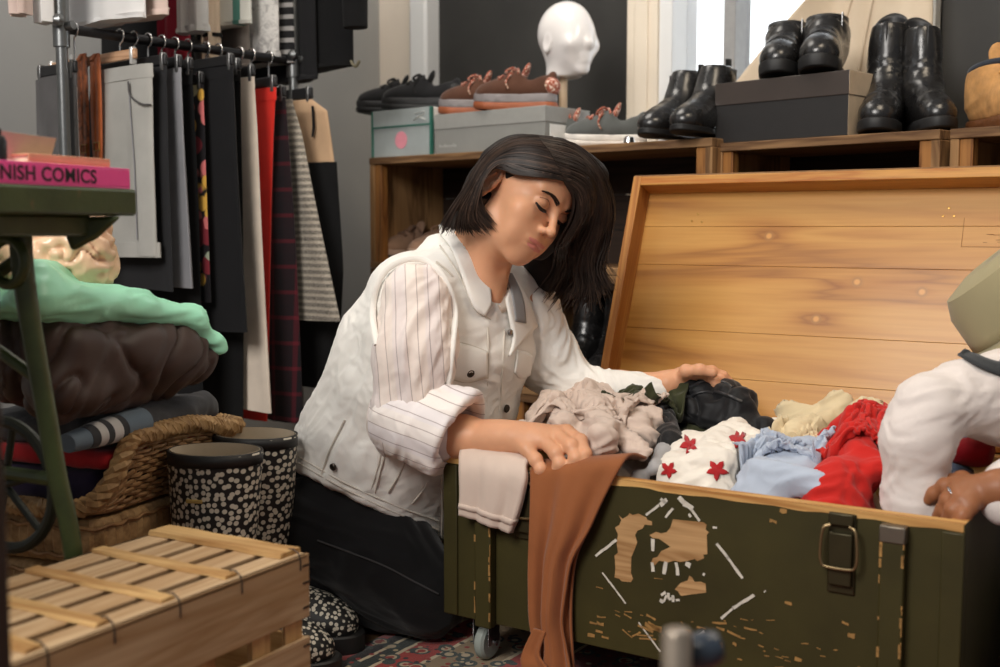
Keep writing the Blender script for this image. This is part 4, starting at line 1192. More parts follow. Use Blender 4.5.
for i, (nm, lab, cat, m, px, yb, hw, th0, kind) in enumerate(upper):
    zc = UZ - .1
    t = rail_t(px, hw, 1.3)
    t = max(t, tprev + .04); tprev = t
    zb = z_of(px, yb, t, hw); xb = solve_x(t, px, zb)
    zt = UZ - .035
    g = thing(nm, lab, cat, (*(RP + w2 * t)[:2], zb), -WY, 'tops hanging on the upper rail')
    L = zt - zb
    wl = xb - 2 * hw
    mb = MB(); mb.grid(sheet_garment([(L, -.03, .03, .02), (L - .05, max(wl, -.19), min(.19, xb + .0) if hw > .05 else xb, .03), (L * .5, wl, xb - .005, th0 + .01), (0, wl if hw > .05 else xb - .05, xb, th0 + .012)], 36, .007, 1.8, i, 40), cv=True, caps=True)
    mb.build('cloth', m, g)
    if hw > .05:
        mb = MB(); P = sheet_garment([(.012, wl - .001, xb + .0015, th0 + .016), (.0, wl - .001, xb + .0015, th0 + .016)], 36, .0056, 1.8, i, 4); mb.grid(P, cv=True, caps=True); mb.build('hem', m, g)
    if kind == 1:
        mb = MB(); P = sheet_garment([(.085, xb - .075, xb + .003, th0 + .02), (.078, xb - .075, xb + .003, th0 + .02)], 24, 0, 1, 0, 4); mb.grid(P, cv=True, caps=True); mb.build('band', FB, g)
        mb = MB(); P = sheet_garment([(.3, xb - .05, xb - .005, .03), (-.002, xb - .068, xb + .002, th0 + .012)], 24, .002, 1, 0, 12); mb.grid(P, cv=True, caps=True); mb.build('sleeve', FBE, g)
    if kind == 2:
        x2 = solve_x(t - .03, 363, 1.3); z2 = z_of(363, 27, t - .03, x2) - zb
        mb = MB(); mb.tube(spline([(x2 - .06, -.03, L - .1), (x2 - .03, -.035, L * .5), (x2 - .022, -.035, z2)], 16), np.linspace(.045, .03, 16), 18); mb.build('sleeve', m, g)
        mb = MB(); mb.tube(spline([(xb - .01, 0, .02), (xb + .012, 0, .0), (xb + .028, 0, .012)], 10), .004, 8); mb.build('drawstring', plain('olive cord', srgb(110, 104, 84), .8), g)
    mb = MB(); top = .035
    pts = [(0, 0, L - .012), (0, 0, L + top - .02)] + [(.0155 * math.cos(a), 0, L + top + .0005 + .0155 * math.sin(a)) for a in np.linspace(-1.3, 3.3, 14)]
    mb.tube(spline(pts, 40), .0021, 8); mb.build('hanger_hook', M_HOOK, g)
# ---------------------------------------------------------------- shoes, boxes and the mannequin head on the shelf
def outline(L, wb, wh, wt=None, n=44, toe=2.4):
    """closed sole outline, x from -L*.42 (heel) to L*.58 (toe)"""
    pts = []
    def half(s):
        w = np.interp(s, [0, .12, .3, .45, .7, .85, 1.0], [wh * .9, wh, wh * .92, wh * .95, wb, wb * .93, wb * .7])
        end = (1 - max(0, (s - .78) / .22) ** toe) ** (1 / toe) if s > .78 else 1
        st = (1 - max(0, (.14 - s) / .14) ** 2.2) ** (1 / 2.2) if s < .14 else 1
        return w * end * st
    S = .5 - .5 * np.cos(np.linspace(0, PI, n))
    up = [(-L * .42 + L * s, half(s)) for s in S]; dn = [(x, -y) for x, y in up[::-1][1:-1]]
    return np.array(up + dn)
def sole_mesh(mb, O, z0, z1, grow=0.0, toe_spring=.0, L=.28, m=0, rings=4, ridge=0.0):
    c = O.mean(0)
    P = []
    lv = [(z0, -.004), (z0 + .003, 0), ((z0 + z1) / 2, ridge), (z1 - .003, 0), (z1, -.004)]
    for z, g in lv:
        q = O + (O - c) / (np.linalg.norm(O - c, axis=1)[:, None] + 1e-9) * (grow + g)
        s = np.clip((q[:, 0] - .25 * L) / (.33 * L), 0, 1)
        P.append(np.c_[q, z + toe_spring * s ** 2])
    mb.grid(np.array(P), cv=True, caps=True, m=m)
def upper_sdf(L, wb, wh, zs, hs, ra, rl, toe_h=.045, instep=.085, lean=.0, open_r=.8, pad=0.0):
    """zs sole top, hs shaft height; ra fore-aft radius, rl lateral radius of the shaft"""
    s = Sdf()
    s.ell((L * .40, 0, zs + toe_h * .35), (L * .17, wb * .95, toe_h * .72), k=.03)
    s.ell((L * .25, 0, zs + toe_h * .45), (L * .22, wb, toe_h * .85), k=.03)
    s.ell((L * .02, 0, zs + instep * .35), (L * .25, wb * .88, instep * .62), k=.035)
    s.ell((-L * .25, 0, zs + .03), (L * .175, wh * 1.02, .055), k=.03)
    s.cone((L * .26, 0, zs + toe_h * .7), (-L * .05, 0, zs + instep), toe_h * .45, wb * .78, k=.04)
    R = np.diag([1, 1, 1.0])
    n = 4
    zz = np.linspace(zs + .03, hs, n)
    for i in range(n - 1):
        f = i / (n - 1)
        z0_, z1_ = zz[i], zz[i + 1]
        s.ell((-L * .17 + lean * (z0_ + z1_) / 2, 0, (z0_ + z1_) / 2), (ra * (1.1 - .06 * i), rl * (1.0), (z1_ - z0_) * 1.05), k=.04)
    s.plane((0, 0, zs), (0, 0, -1)); s.plane((0, 0, hs), (-.06, 0, 1), k=.006)
    if open_r:
        s.ell((-L * .17 + lean * hs, 0, hs + .01), (ra * open_r, rl * open_r, .06), op='s', k=.006)
    return s
def top_z(s, x, y, zmax=.4):
    z = np.linspace(zmax, 0, 400)
    d = s.ev(np.c_[np.full(400, x), np.full(400, y), z])
    k = np.argmax(d < 0)
    return z[k] if (d < 0).any() else 0
def lace_rows(s, xs, half, r, nrm_up=.002):
    mb = MB()
    for i, x in enumerate(xs):
        ys = np.linspace(-half, half, 9)
        mb.tube([(x + .006 * (y / half) * (1 if i % 2 else -1), y, top_z(s, x, y) + nrm_up) for y in ys], r, 8)
    return mb

_shoe_cache = {}
def place_shoe(t, parts):
    for nm, ob in parts: ob.parent = t
def shoe_thing(nm, lab, cat, loc, heading, build, key, group=None, scale=1.0):
    """heading: direction the toe points, degrees"""
    t = thing(nm, lab, cat, loc, heading, group or {'blk': 'black chunky sneakers', 'hik': 'brown hiking shoes', 'gry': 'grey suede sneakers', 'chel': 'chelsea boots', 'buck': 'buckled ankle boots', 'tall': 'tall black boots', 'sil': 'bronze shoes in the crate', 'rub': 'dotted rubber boots'}.get(key))
    if scale != 1.0: t.scale = (scale,) * 3
    if key in _shoe_cache:
        src = _shoe_cache[key]
        for ch in src.children:
            c = ch.copy(); COL.objects.link(c); c.parent = t
            for g in ch.children:
                d = g.copy(); COL.objects.link(d); d.parent = c
    else:
        build(t); _shoe_cache[key] = t
    return t

LB = leather('black shoe leather', srgb(25, 24, 24), .28, coat=.3)
LB2 = leather('dull black leather', srgb(34, 34, 36), .45, coat=.05)
RUB = plain('black rubber sole', srgb(22, 22, 23), .55, var=.15)
ELA = fabric('black elastic', srgb(24, 24, 24), wrinkle=.1)

def b_chelsea(t):
    L = .255
    s = upper_sdf(L, .041, .033, .024, .19, .050, .038, lean=-.06, instep=.08)
    s.disp = lambda V: .0022 * folds(V, 16, .6, 3, axis=(0, 1, 0)) * smooth(.17, .12, V[:, 2]) * smooth(.05, .09, V[:, 2])
    sdf_put('upper', s, .0035, LB, t, world=False)
    O = outline(L, .043, .034)
    mb = MB(); sole_mesh(mb, O, .010, .026, .002, .006, L); H = O[O[:, 0] < -L * .14]; mb.prism(H * .98, 0, .012); mb.build('sole', RUB, t)
    for sy in (-1, 1):
        mb = MB(); mb.grid(np.array([[(-L * .17 - .06 * z + dx * (1 + .3 * (z - .1) / .1), sy * (.0395), z) for dx in (-.022, -.008, .008, .022)] for z in np.linspace(.085, .178, 8)])); mb.build('elastic_gusset', ELA, t, solid=.003)
    mb = MB(); mb.grid(np.array([[(-L * .40 - .012 * abs(u), .008 * u, z) for u in (-1, 0, 1)] for z in np.linspace(.172, .212, 5)])); mb.build('pull_tab', ELA, t, solid=.003)
def b_buckle(t):
    L = .27
    s = upper_sdf(L, .046, .037, .030, .158, .058, .045, instep=.088, lean=-.04, toe_h=.052)
    s.disp = lambda V: .0025 * folds(V, 15, .6, 8, axis=(0, 1, 0)) * smooth(.05, .09, V[:, 2])
    sdf_put('upper', s, .0038, LB, t, world=False)
    O = outline(L, .050, .040, toe=2.8)
    mb = MB(); sole_mesh(mb, O, .004, .036, .002, .010, L, ridge=.002); mb.build('sole', RUB, t)
    for z, ex in ((.118, 0.0), (.146, .002)):
        a = np.linspace(0, 2 * PI, 40, endpoint=False)
        path = np.c_[-L * .17 - .04 * z + (.062 + ex) * np.cos(a), (.0485 + ex) * np.sin(a), z + .006 * np.cos(a)]
        P = np.stack([path + [0, 0, dz] for dz in (-.009, .009)], 1)
        mb = MB(); mb.grid(P, cu=True); st = mb.build('strap', LB2, t, solid=.004)
        for sy in (1,):
            mb = MB(); c = np.array([-L * .17 - .04 * z + .064 * math.cos(.85), sy * .0515 * math.sin(.85), z + .004]); q = [c + [dx, sy * .003, dz] for dx, dz in ((-.011, -.012), (.011, -.012), (.011, .012), (-.011, .012))]; mb.tube(q, .0021, 8, closed=True); mb.build('buckle', M_STEEL, st)
    mb = MB(); ys = np.linspace(-.038, .038, 9); mb.tube([(L * .27, y, top_z(s, L * .27, y) + .001) for y in ys], .0025, 8); mb.build('toe_seam', LB2, t)
def b_tall(t):
    L = .275
    s = upper_sdf(L, .046, .037, .026, .285, .060, .047, instep=.10, lean=-.03, toe_h=.052)
    s.disp = lambda V: .0032 * folds(V, 15, .7, 12, axis=(0, 1, .2)) * smooth(.045, .08, V[:, 2]) * (1 - .6 * smooth(.18, .25, V[:, 2]))
    sdf_put('upper', s, .004, LB, t, world=False)
    O = outline(L, .049, .040, toe=2.6)
    mb = MB(); sole_mesh(mb, O, .002, .030, .003, .008, L, ridge=.002); mb.build('sole', RUB, t)
    mb = MB(); mb.tube([(-L * .17 + .058 - .028 * (z - .1), 0.0, z) for z in np.linspace(.12, .28, 12)], .0022, 8); mb.build('front_seam', LB2, t)
    mb = MB(); mb.tube([(L * .28, y, top_z(s, L * .28, y) + .0005) for y in np.linspace(-.04, .04, 11)], .0022, 8); mb.build('toe_seam', LB2, t)
    mb = MB(); a = np.linspace(PI * .62, PI * 1.38, 16); 
    P = np.array([[(-L * .17 - .009 + (.058) * math.cos(x), .046 * math.sin(x), .275 + h) for h in np.linspace(0, .045 * (1 - ((x - PI) / (PI * .4)) ** 2) + .002, 5)] for x in a]); mb.grid(P); mb.build('heel_tongue', LB2, t, solid=.004)
    mb = MB(); mb.tube([(-L * .17 - .01, .0485, z) for z in np.linspace(.05, .26, 10)], .0024, 8); mb.build('side_zip', M_STEEL, t)
LT = leather('tan nubuck', srgb(186, 138, 84), .8, coat=0, crease=.4); LTD = leather('brown rubber toe', srgb(104, 64, 36), .45)
def b_tan(t):
    L = .29
    s = upper_sdf(L, .052, .040, .030, .165, .066, .050, instep=.098, lean=-.04, toe_h=.062)
    s.disp = lambda V: .0025 * folds(V, 12, .6, 22)
    sdf_put('upper', s, .004, LT, t, world=False)
    O = outline(L, .056, .045, toe=2.8)
    mb = MB(); sole_mesh(mb, O, .002, .030, .003, .010, L, ridge=.003); mb.build('sole', LTD, t)
    bs = Sdf(); bs.ell((L * .42, 0, .045), (L * .17, .054, .036), k=.01); bs.plane((0, 0, .026), (0, 0, -1)); sdf_put('rubber_toe_cap', bs, .004, LTD, t, world=False)
    lace_rows(s, [.03, .045, .06, .072], .030, .0032).build('laces', fabric('tan lace', srgb(196, 150, 84)), t)
    mb = MB(); a = np.linspace(0, 2 * PI, 40, endpoint=False); mb.tube(np.c_[-L * .17 - .006 + .062 * np.cos(a), .047 * np.sin(a), .162 + .012 * np.cos(a)], .009, 10, closed=True); mb.build('padded_collar', fabric('dark blue collar', srgb(52, 58, 68)), t)
    tg = Sdf(); tg.ell((-.012, 0, .185), (.012, .034, .042), roty(-18), k=.01); sdf_put('tongue', tg, .004, LT, t, world=False)
def sneaker(L, colu, cols, colm, collace, hs=.085, sole=.030, floral=False, nm='x'):
    mu = fabric(nm + ' suede', colu, .2, wrinkle=.05); ms = plain(nm + ' sole', cols, .6, var=.1); mm = plain(nm + ' midsole', colm, .65, var=.08)
    if floral:
        def fl(tt, v):
            return tt.ramp(tt.noise(v, 75, 3, .7), [(.36, srgb(236, 222, 206)), (.46, srgb(176, 92, 70)), (.56, srgb(120, 60, 46)), (.66, srgb(230, 206, 180))])
        ml = weave_fabric(nm + ' printed laces', fl)
    else: ml = fabric(nm + ' lace', collace, .2)
    def build(t):
        zt = sole + .050
        s = Sdf()
        s.ell((L * .42, 0, sole + .012), (L * .15, .041, .030), k=.02); s.ell((L * .28, 0, sole + .016), (L * .18, .045, .036), k=.02)
        s.cone((L * .30, 0, sole + .020), (L * .04, 0, sole + .052), .026, .028, k=.02)
        s.ell((L * .02, 0, sole + .020), (L * .22, .038, .036), k=.02); s.ell((-L * .24, 0, sole + .022), (L * .165, .036, .044), k=.02)
        s.cone((-L * .36, 0, sole + .03), (-L * .375, 0, sole + .062), .020, .012, k=.015)
        s.ell((-L * .14, 0, sole + .085), (L * .17, .025, .050), k=.008, op='s')
        s.plane((0, 0, sole), (0, 0, -1))
        sdf_put('upper', s, .0036, mu, t, world=False)
        O = outline(L, .047, .038, toe=2.6)
        mb = MB(); sole_mesh(mb, O, .0, sole * .55, .002, .008, L, ridge=.002); mb.build('outsole', ms, t)
        mb = MB(); sole_mesh(mb, O, sole * .5, sole + .006, .001, .008, L, ridge=.001); mb.build('midsole', mm, t)
        lace_rows(s, [.012, .027, .042, .056, .07], .026, .0042, .003).build('laces', ml, t)
        tg = Sdf(); tg.ell((-.010, 0, sole + .070), (.009, .026, .034), roty(-24), k=.01); sdf_put('tongue', tg, .0036, ml if floral else mu, t, world=False)
        hp_ = Sdf(); hp_.ell((-L * .345, 0, sole + .028), (.030, .037, .030), k=.01); hp_.ell((-L * .2, 0, sole + .08), (L * .15, .027, .060), op='s', k=.005); hp_.plane((0, 0, sole + .004), (0, 0, -1)); sdf_put('heel_panel', hp_, .0038, ml if floral else ms, t, world=False)
        hs = sole + .066
        if True:
            mb = MB()
            for q in (-1, 1):
                mb.tube(spline([(.012, 0, hs + .006), (.024, .018 * q, hs + .018), (.044, .028 * q, hs + .006), (.036, .010 * q, hs - .002), (.016, 0, hs + .006)], 26), .0038, 8)
                mb.tube(spline([(.012, 0, hs + .006), (.032, .028 * q, hs - .004), (.042, .040 * q, hs - .026), (.034, .047 * q, hs - .045)], 18), .0024, 8)
            mb.build('lace_bow', ml, t)
    return build

def Sp(px, d, zoff=0.0):
    """point on the long shelf top under pixel column px, d behind its front edge"""
    ts = np.linspace(0, SLEN, 500); q = np.array([proj(np.array([*(SH1 + sv * x + sd * d)[:2], SZ]))[0] for x in ts])
    x = float(np.interp(px, q, ts)); P = SH1 + sv * x + sd * d; return np.array([P[0], P[1], SZ + zoff])
def Cp(px, d, zoff=0.0):
    ts = np.linspace(-.1, CLEN * 2, 500); q = np.array([proj(np.array([*(SC1 + cv * x + cd * d)[:2], CTOP]))[0] for x in ts])
    x = float(np.interp(px, q, ts)); P = SC1 + cv * x + cd * d; return np.array([P[0], P[1], CTOP + zoff])
E0 = .0005
def box_at(P0, P1, yaw, depth): 
    return np.linalg.norm(np.array(P1)[:2] - np.array(P0)[:2])

def lidded_box(nm, lab, P, yaw, L, D, Hh, lidh, m_body, m_lid, side=None):
    t = thing(nm, lab, 'box', P, -yaw)
    mats = [m_body, side or m_body]
    o = MB().bb((0.002, .002, 0), (L - .002, D - .002, Hh - .003)).build('box_body', mats, t, bevel=.0015)
    o2 = MB().bb((0, 0, Hh - lidh), (L, D, Hh)).build('box_lid', [m_lid, side or m_lid], t, bevel=.0015)
    for q in (o, o2):
        for p in q.data.polygons:
            if side and p.normal.x > .5: p.material_index = 1
    return t
# teal, silver and pink shoe box by the wall
M_SILV = plain('silver grey card', srgb(176, 184, 184), .4, .2, var=.08, scale=14)
M_TEAL = plain('teal card', srgb(52, 112, 98), .6); M_PINK = plain('pink card', srgb(232, 150, 164), .6); M_WCARD = plain('white card', srgb(232, 232, 228), .6)
M_GREYCARD = plain('grey card', srgb(138, 138, 134), .75, var=.05, scale=12); M_GREYCARD2 = plain('grey card lid', srgb(150, 150, 146), .75, var=.05)
p0, p1 = Sp(370, .012), Sp(431, .012)
L1 = np.linalg.norm(p1 - p0); H1 = at(372, 112, p0[1])[2] - SZ
t = lidded_box('shoe_box', 'silver and teal shoe box with a pink dot, next to the grey wall', p0, SYAW, L1, .27, H1, .045, M_SILV, M_SILV, M_WCARD)
MB().bb((-.001, -.001, .0), (.006, .27, H1 - .001)).build('teal_edge', M_TEAL, t); MB().bb((L1 - .005, -.001, 0), (L1 + .001, .01, H1)).build('teal_edge', M_TEAL, t); MB().bb((0, -.0012, H1 - .049), (L1, .0, H1 - .045)).build('teal_edge', M_TEAL, t)
mb = MB(); mb.lathe([(0, 0), (.024, 0), (.024, .0008), (0, .001)], (L1 * .5, .0018, .045), 32, rotx(90)); mb.build('pink_dot', M_PINK, t)
mb = MB()
for (a, b) in (((.78, .024), (.92, .034)), ((.72, .034), (.90, .018)), ((.74, .016), (.90, .012))): mb.tube([(L1 * a[0], -.0006, H1 - a[1]), (L1 * b[0], -.0006, H1 - b[1])], .004, 8, flat=.2)
mb.build('white_logo', M_WCARD, t)
p0, p1 = Sp(434, .012), Sp(545, .012)
L2 = np.linalg.norm(p1 - p0); H2 = at(434, 115, p0[1])[2] - SZ
t = lidded_box('shoe_box', 'long grey shoe box under the brown hiking shoes', p0, SYAW, L2, .19, H2, .040, M_GREYCARD, M_GREYCARD2)
mb = MB()
for k in range(10): mb.bb((.018 + k * .0065, -.0003 + .002, .017), (.018 + k * .0065 + .004, .0021, .017 + (.009 if k in (0, 3, 8) else .006)))
mb.build('faint_print', plain('pale print', srgb(168, 168, 164), .7), t)
MB().bb((L2 - .001, .02, .012), (L2 + .0008, .15, H2 - .045)).build('white_label', M_WCARD, t)
zb1, zb2 = H1 + E0, H2 + E0
def head_of(dx, dy): return math.degrees(math.atan2(dy, dx))
LEFT = head_of(-sv[0], -sv[1])
blk = sneaker(.27, srgb(34, 34, 36), srgb(26, 26, 27), srgb(44, 44, 46), srgb(30, 30, 30), .095, .036, nm='black')
shoe_thing('chunky_sneaker', 'black chunky sneaker on the teal and silver box, the one nearer the hiking shoes', 'shoe', Sp(428, .105, zb1), LEFT + 34, blk, 'blk', scale=.84)
shoe_thing('chunky_sneaker', 'black chunky sneaker on the teal and silver box, the one nearer the grey wall', 'shoe', Sp(402, .12, zb1), LEFT + 38, blk, 'blk', scale=.84)
hik = sneaker(.25, srgb(88, 58, 44), srgb(156, 86, 52), srgb(136, 130, 130), srgb(196, 160, 110), .095, .040, floral=True, nm='hiking')
shoe_thing('hiking_shoe', 'brown hiking shoe with orange sole on the grey box, nearer the mannequin head', 'shoe', Sp(522, .085, zb2), LEFT + 30, hik, 'hik', scale=.88)
shoe_thing('hiking_shoe', 'brown hiking shoe with orange sole on the grey box, nearer the black sneakers', 'shoe', Sp(484, .11, zb2), LEFT + 30, hik, 'hik', scale=.86)
gry = sneaker(.24, srgb(92, 94, 92), srgb(222, 214, 204), srgb(226, 220, 212), srgb(200, 150, 120), .088, .026, floral=True, nm='grey')
shoe_thing('grey_sneaker', 'grey suede sneaker with printed laces and white sole, nearer the grey box', 'shoe', Sp(572, .13, E0), LEFT + 38, gry, 'gry', scale=.86)
shoe_thing('grey_sneaker', 'grey suede sneaker with printed laces and white sole, nearer the black ankle boots', 'shoe', Sp(612, .10, E0), LEFT + 38, gry, 'gry', scale=.86)
chz = 1.0
shoe_thing('chelsea_boot', 'black leather chelsea boot at the shelf end, toe left of its mate', 'boot', Sp(676, .11, E0), -132, b_chelsea, 'chel', scale=.93)
shoe_thing('chelsea_boot', 'black leather chelsea boot tucked against the black shoe box', 'boot', Sp(706, .075, E0), -128, b_chelsea, 'chel', scale=.93)
# black shoe box with tan end
M_BLKCARD = plain('black card', srgb(30, 28, 28), .55, var=.1); M_BLKLID = plain('brown black card lid', srgb(62, 54, 50), .38, var=.12, scale=10); M_TANCARD = plain('tan card end', srgb(196, 176, 150), .7)
p0, p1 = Cp(714, .010), Cp(848, .010)
L3 = np.linalg.norm(p1 - p0); H3 = at(714, 84, p0[1])[2] - CTOP
t = lidded_box('shoe_box', 'black shoe box with tan end under the buckled boots', p0, CYAW, L3, .24, H3, .05, M_BLKCARD, M_BLKLID, M_TANCARD)
def Bp(px, d): return Cp(px, d, H3 + E0)
shoe_thing('buckle_boot', 'black buckled ankle boot on the black shoe box, beside the window mullion', 'boot', Bp(783, .13), -112, b_buckle, 'buck', scale=.88)
shoe_thing('buckle_boot', 'black buckled ankle boot on the black shoe box, beside the tall boots', 'boot', Bp(822, .12), -112, b_buckle, 'buck', scale=.88)
shoe_thing('tall_boot', 'tall black leather boot next to the black shoe box', 'boot', Cp(884, .13, E0), -116, b_tall, 'tall', scale=.86)
shoe_thing('tall_boot', 'tall black leather boot with its mate on the box side, next to the tan boot', 'boot', Cp(924, .15, E0), -94, b_tall, 'tall', scale=.81)
shoe_thing('tan_boot', 'tan lace-up boot with brown rubber toe on the last crate', 'boot', Cp(1001, .13, E0), -84, b_tan, 'tan', scale=.78)
# inside the crates
sil = sneaker(.25, srgb(150, 118, 96), srgb(60, 44, 38), srgb(180, 150, 130), srgb(120, 90, 70), .08, .03, nm='bronze')
zc1 = CH * 2 + .018 + E0; zc2 = CH + .018 + E0
def crate_pt(px, d, z):
    P = Sp(px, d); return np.array([P[0], P[1], z])
shoe_thing('metallic_shoe', 'shiny bronze shoe inside the topmost crate, beside its side panel', 'shoe', crate_pt(416, .16, zc1), LEFT + 82, sil, 'sil', scale=.9)
shoe_thing('metallic_shoe', 'shiny bronze shoe inside the topmost crate, near the woman', 'shoe', crate_pt(447, .16, zc1), LEFT + 78, sil, 'sil', scale=.9)
shoe_thing('leather_boot', 'black leather boot inside the crate just right of the woman', 'boot', crate_pt(583, .11, zc2), -128, b_tall, 'tall', scale=.88)
shoe_thing('leather_boot', 'black leather boot inside the crate, half hidden by the open lid', 'boot', crate_pt(615, .10, zc2), -128, b_tall, 'tall', scale=.88)

# white mannequin head on a wooden stand
hp = Sp(567, .26)
mh = thing('mannequin_head', 'glossy white mannequin head on a pale wooden peg stand', 'mannequin head', hp, -52)
Yh = hp[1]
hz = lambda py: at(567, py, Yh)[2] - SZ
sc = (hz(5) - hz(80)) / .236
hd = Sdf()
zc = hz(38)
def hl(x, y, z): return np.array([x * sc, y * sc, zc + z * sc])
# local x = face direction
hd.ell(hl(-.012, 0, .018), (np.array([.101, .080, .098])) * sc, roty(-20), k=.02 * sc)
hd.ell(hl(.045, 0, -.045), np.array([.052, .058, .078]) * sc, roty(14), k=.05 * sc)
hd.cone(hl(.074, 0, .012), hl(.104, 0, -.030), .008 * sc, .013 * sc, k=.022 * sc)
hd.ell(hl(.088, 0, -.066), np.array([.010, .022, .007]) * sc, k=.014 * sc); hd.ell(hl(.086, 0, -.080), np.array([.010, .018, .007]) * sc, k=.014 * sc)
hd.ell(hl(.074, 0, -.108), np.array([.016, .020, .014]) * sc, k=.03 * sc)
for sy in (-1, 1):
    hd.ell(hl(.070, sy * .045, -.03), np.array([.016, .018, .014]) * sc, k=.03 * sc)
    hd.ell(hl(-.012, sy * .076, -.022), np.array([.020, .009, .032]) * sc, roty(12), k=.006 * sc); hd.ell(hl(-.008, sy * .084, -.020), np.array([.011, .006, .022]) * sc, roty(12), k=.006 * sc, op='s')
hd.cone(hl(-.02, 0, -.06), hl(-.02, 0, -.125), .055 * sc, .056 * sc, k=.03 * sc)
hd.plane(hl(0, 0, -.125), (0, 0, -1), k=.004)
sdf_put('head', hd, .0035, plain('white gloss plastic', srgb(236, 232, 230), .22, var=.01, bump=0, coat=.5), mh, world=False)
mb = MB(); mb.lathe([(0, .012), (.0115, .012), (.0115, hz(76)), (0, hz(76))], (-.02 * sc, 0, 0), 20); mb.build('peg', wood('pale peg', srgb(222, 198, 168), srgb(196, 168, 136), 'Z'), mh)
mb = MB(); mb.lathe([(0, 0), (.055, 0), (.058, .003), (.058, .010), (.053, .013), (0, .013)], (-.02 * sc, 0, 0), 32); mb.build('base', bpy.data.materials['pale peg'], mh)
mb = MB(); mb.lathe([(0, 0), (.014, 0), (.012, .012), (.006, .016), (0, .016)], (0, 0, 0), 18)
o = tag(mb.build('silver_knob', M_CHROME), 'small shiny knob lying on the shelf edge between sneakers and boots', 'knob'); o.location = Sp(629, .02, E0)

# cream canvas drape pulled diagonally across the window
off = -.17
def wpt(px, py, off=-.17):
    s, z = on_wall(px, py, off); return CORN + w1 * s + w2 * off + np.array([0, 0, z])
t_ = NT('cream canvas'); v_ = t_.coord(); c_ = t_.ramp(t_.noise(v_, 5, 4), [(.3, srgb(196, 176, 150)), (.7, srgb(222, 206, 184))]); t_.bump(t_.noise(v_, 700, 2), .2, .001); M_CANV = t_.out(c_, .9, spec=.1, sheen=.1)
A, Bq = wpt(726, 98), wpt(818, -12); C_, D_ = wpt(1010, 150), wpt(1010, -60)
dr_ = thing('canvas_drape', 'cream canvas drape drawn diagonally across the window behind the boots', 'drape', (*A[:2], 0), 0)
n = 40; P = np.zeros((n, n, 3))
for i in range(n):
    for j in range(n):
        u, v = i / (n - 1), j / (n - 1)
        L_ = A + (Bq - A) * v; R_ = wpt(932, 170) + (wpt(932, -70) - wpt(932, 170)) * v
        Q = L_ + (R_ - L_) * u
        Q = Q - w2 * (.012 * math.sin(9 * u + 3 * v) + .008 * abs(math.sin(6 * u + 1.5)) )
        P[i, j] = Q
mb = MB(); mb.grid(P); mb.build('cloth', M_CANV, dr_, solid=.004, world=True)
for e in (.46, .62):
    mb = MB(); mb.tube([P[int(e * 39), j] - w2 * .004 for j in range(n)], .0035, 6); mb.build('seam', M_CANV, dr_, world=True)
# ---------------------------------------------------------------- wicker trays, folded clothes, rubber boots beside the table
def wick(name, col, dark):
    t = NT(name); v = t.coord(); c = t.ramp(t.noise(v, 45, 4, .6), [(.3, dark), (.65, col)]); t.bump(t.noise(v, 260, 3), .4, .0015); return t.out(c, .6, spec=.35)
M_WICK = wick('honey wicker', srgb(176, 136, 92), srgb(112, 78, 46)); M_WICK2 = wick('straw wicker', srgb(188, 152, 104), srgb(128, 94, 58))
BY = 21.0
bA = at(93, 500, 1.74)
BL, BW = .40, .30
b1, b2 = yaw_axes(BY)          # b1 points right, b2 points away
def rrect(L, W, r, n=200):
    """closed rounded rectangle, x 0..-W (to the left), y 0..L (away), starting in the middle of the near side"""
    cs = [(-r, r, -PI / 2, 0), (-r, L - r, 0, PI / 2), (-W + r, L - r, PI / 2, PI), (-W + r, r, PI, 1.5 * PI)]
    pts = []
    for cx, cy, a0, a1 in cs:
        for a in np.linspace(a0, a1, 10): pts.append((cx + r * math.cos(a), cy + r * math.sin(a)))
    pts = np.array(pts + [pts[0]]); d = np.r_[0, np.cumsum(np.linalg.norm(np.diff(pts, axis=0), axis=1))]
    u = np.linspace(0, d[-1], n, endpoint=False)
    return np.stack([np.interp(u, d, pts[:, 0]), np.interp(u, d, pts[:, 1])], 1)
def out_n(Q):
    T = np.roll(Q, -1, 0) - np.roll(Q, 1, 0); T /= np.linalg.norm(T, axis=1)[:, None]
    return np.stack([T[:, 1], -T[:, 0]], 1)
def woven_wall(mb, Q, zlo, zhi, rows, r, k=34, m=0):
    N = out_n(Q); n = len(Q); ph = np.linspace(0, 2 * PI * k, n, endpoint=False)
    for i in range(rows):
        f = (i + .5) / rows
        z = zlo + (zhi - zlo) * f
        off = .0028 * np.sin(ph + PI * (i % 2))
        P = np.c_[Q + N * off[:, None], z + .0012 * np.sin(ph * .37 + i)]
        mb.tube(P, r, 6, closed=True, m=m)
def braid(mb, P, R, r, turns, m=0, closed=False, seg=6):
    P = np.asarray(P); n = len(P); T = np.gradient(P, axis=0); T /= np.linalg.norm(T, axis=1)[:, None]
    up = np.array([0, 0, 1.0]); A = np.cross(T, up + 1e-3); A /= np.linalg.norm(A, axis=1)[:, None]; Bv = np.cross(T, A)
    for q in range(3):
        a = np.linspace(0, 2 * PI * turns, n) + 2 * PI * q / 3
        mb.tube(P + R * (np.cos(a)[:, None] * A + np.sin(a)[:, None] * Bv), r, seg, closed=closed, m=m)
def wbase(z): return (bA[0], bA[1], z)
ztop = bA[2] - .03
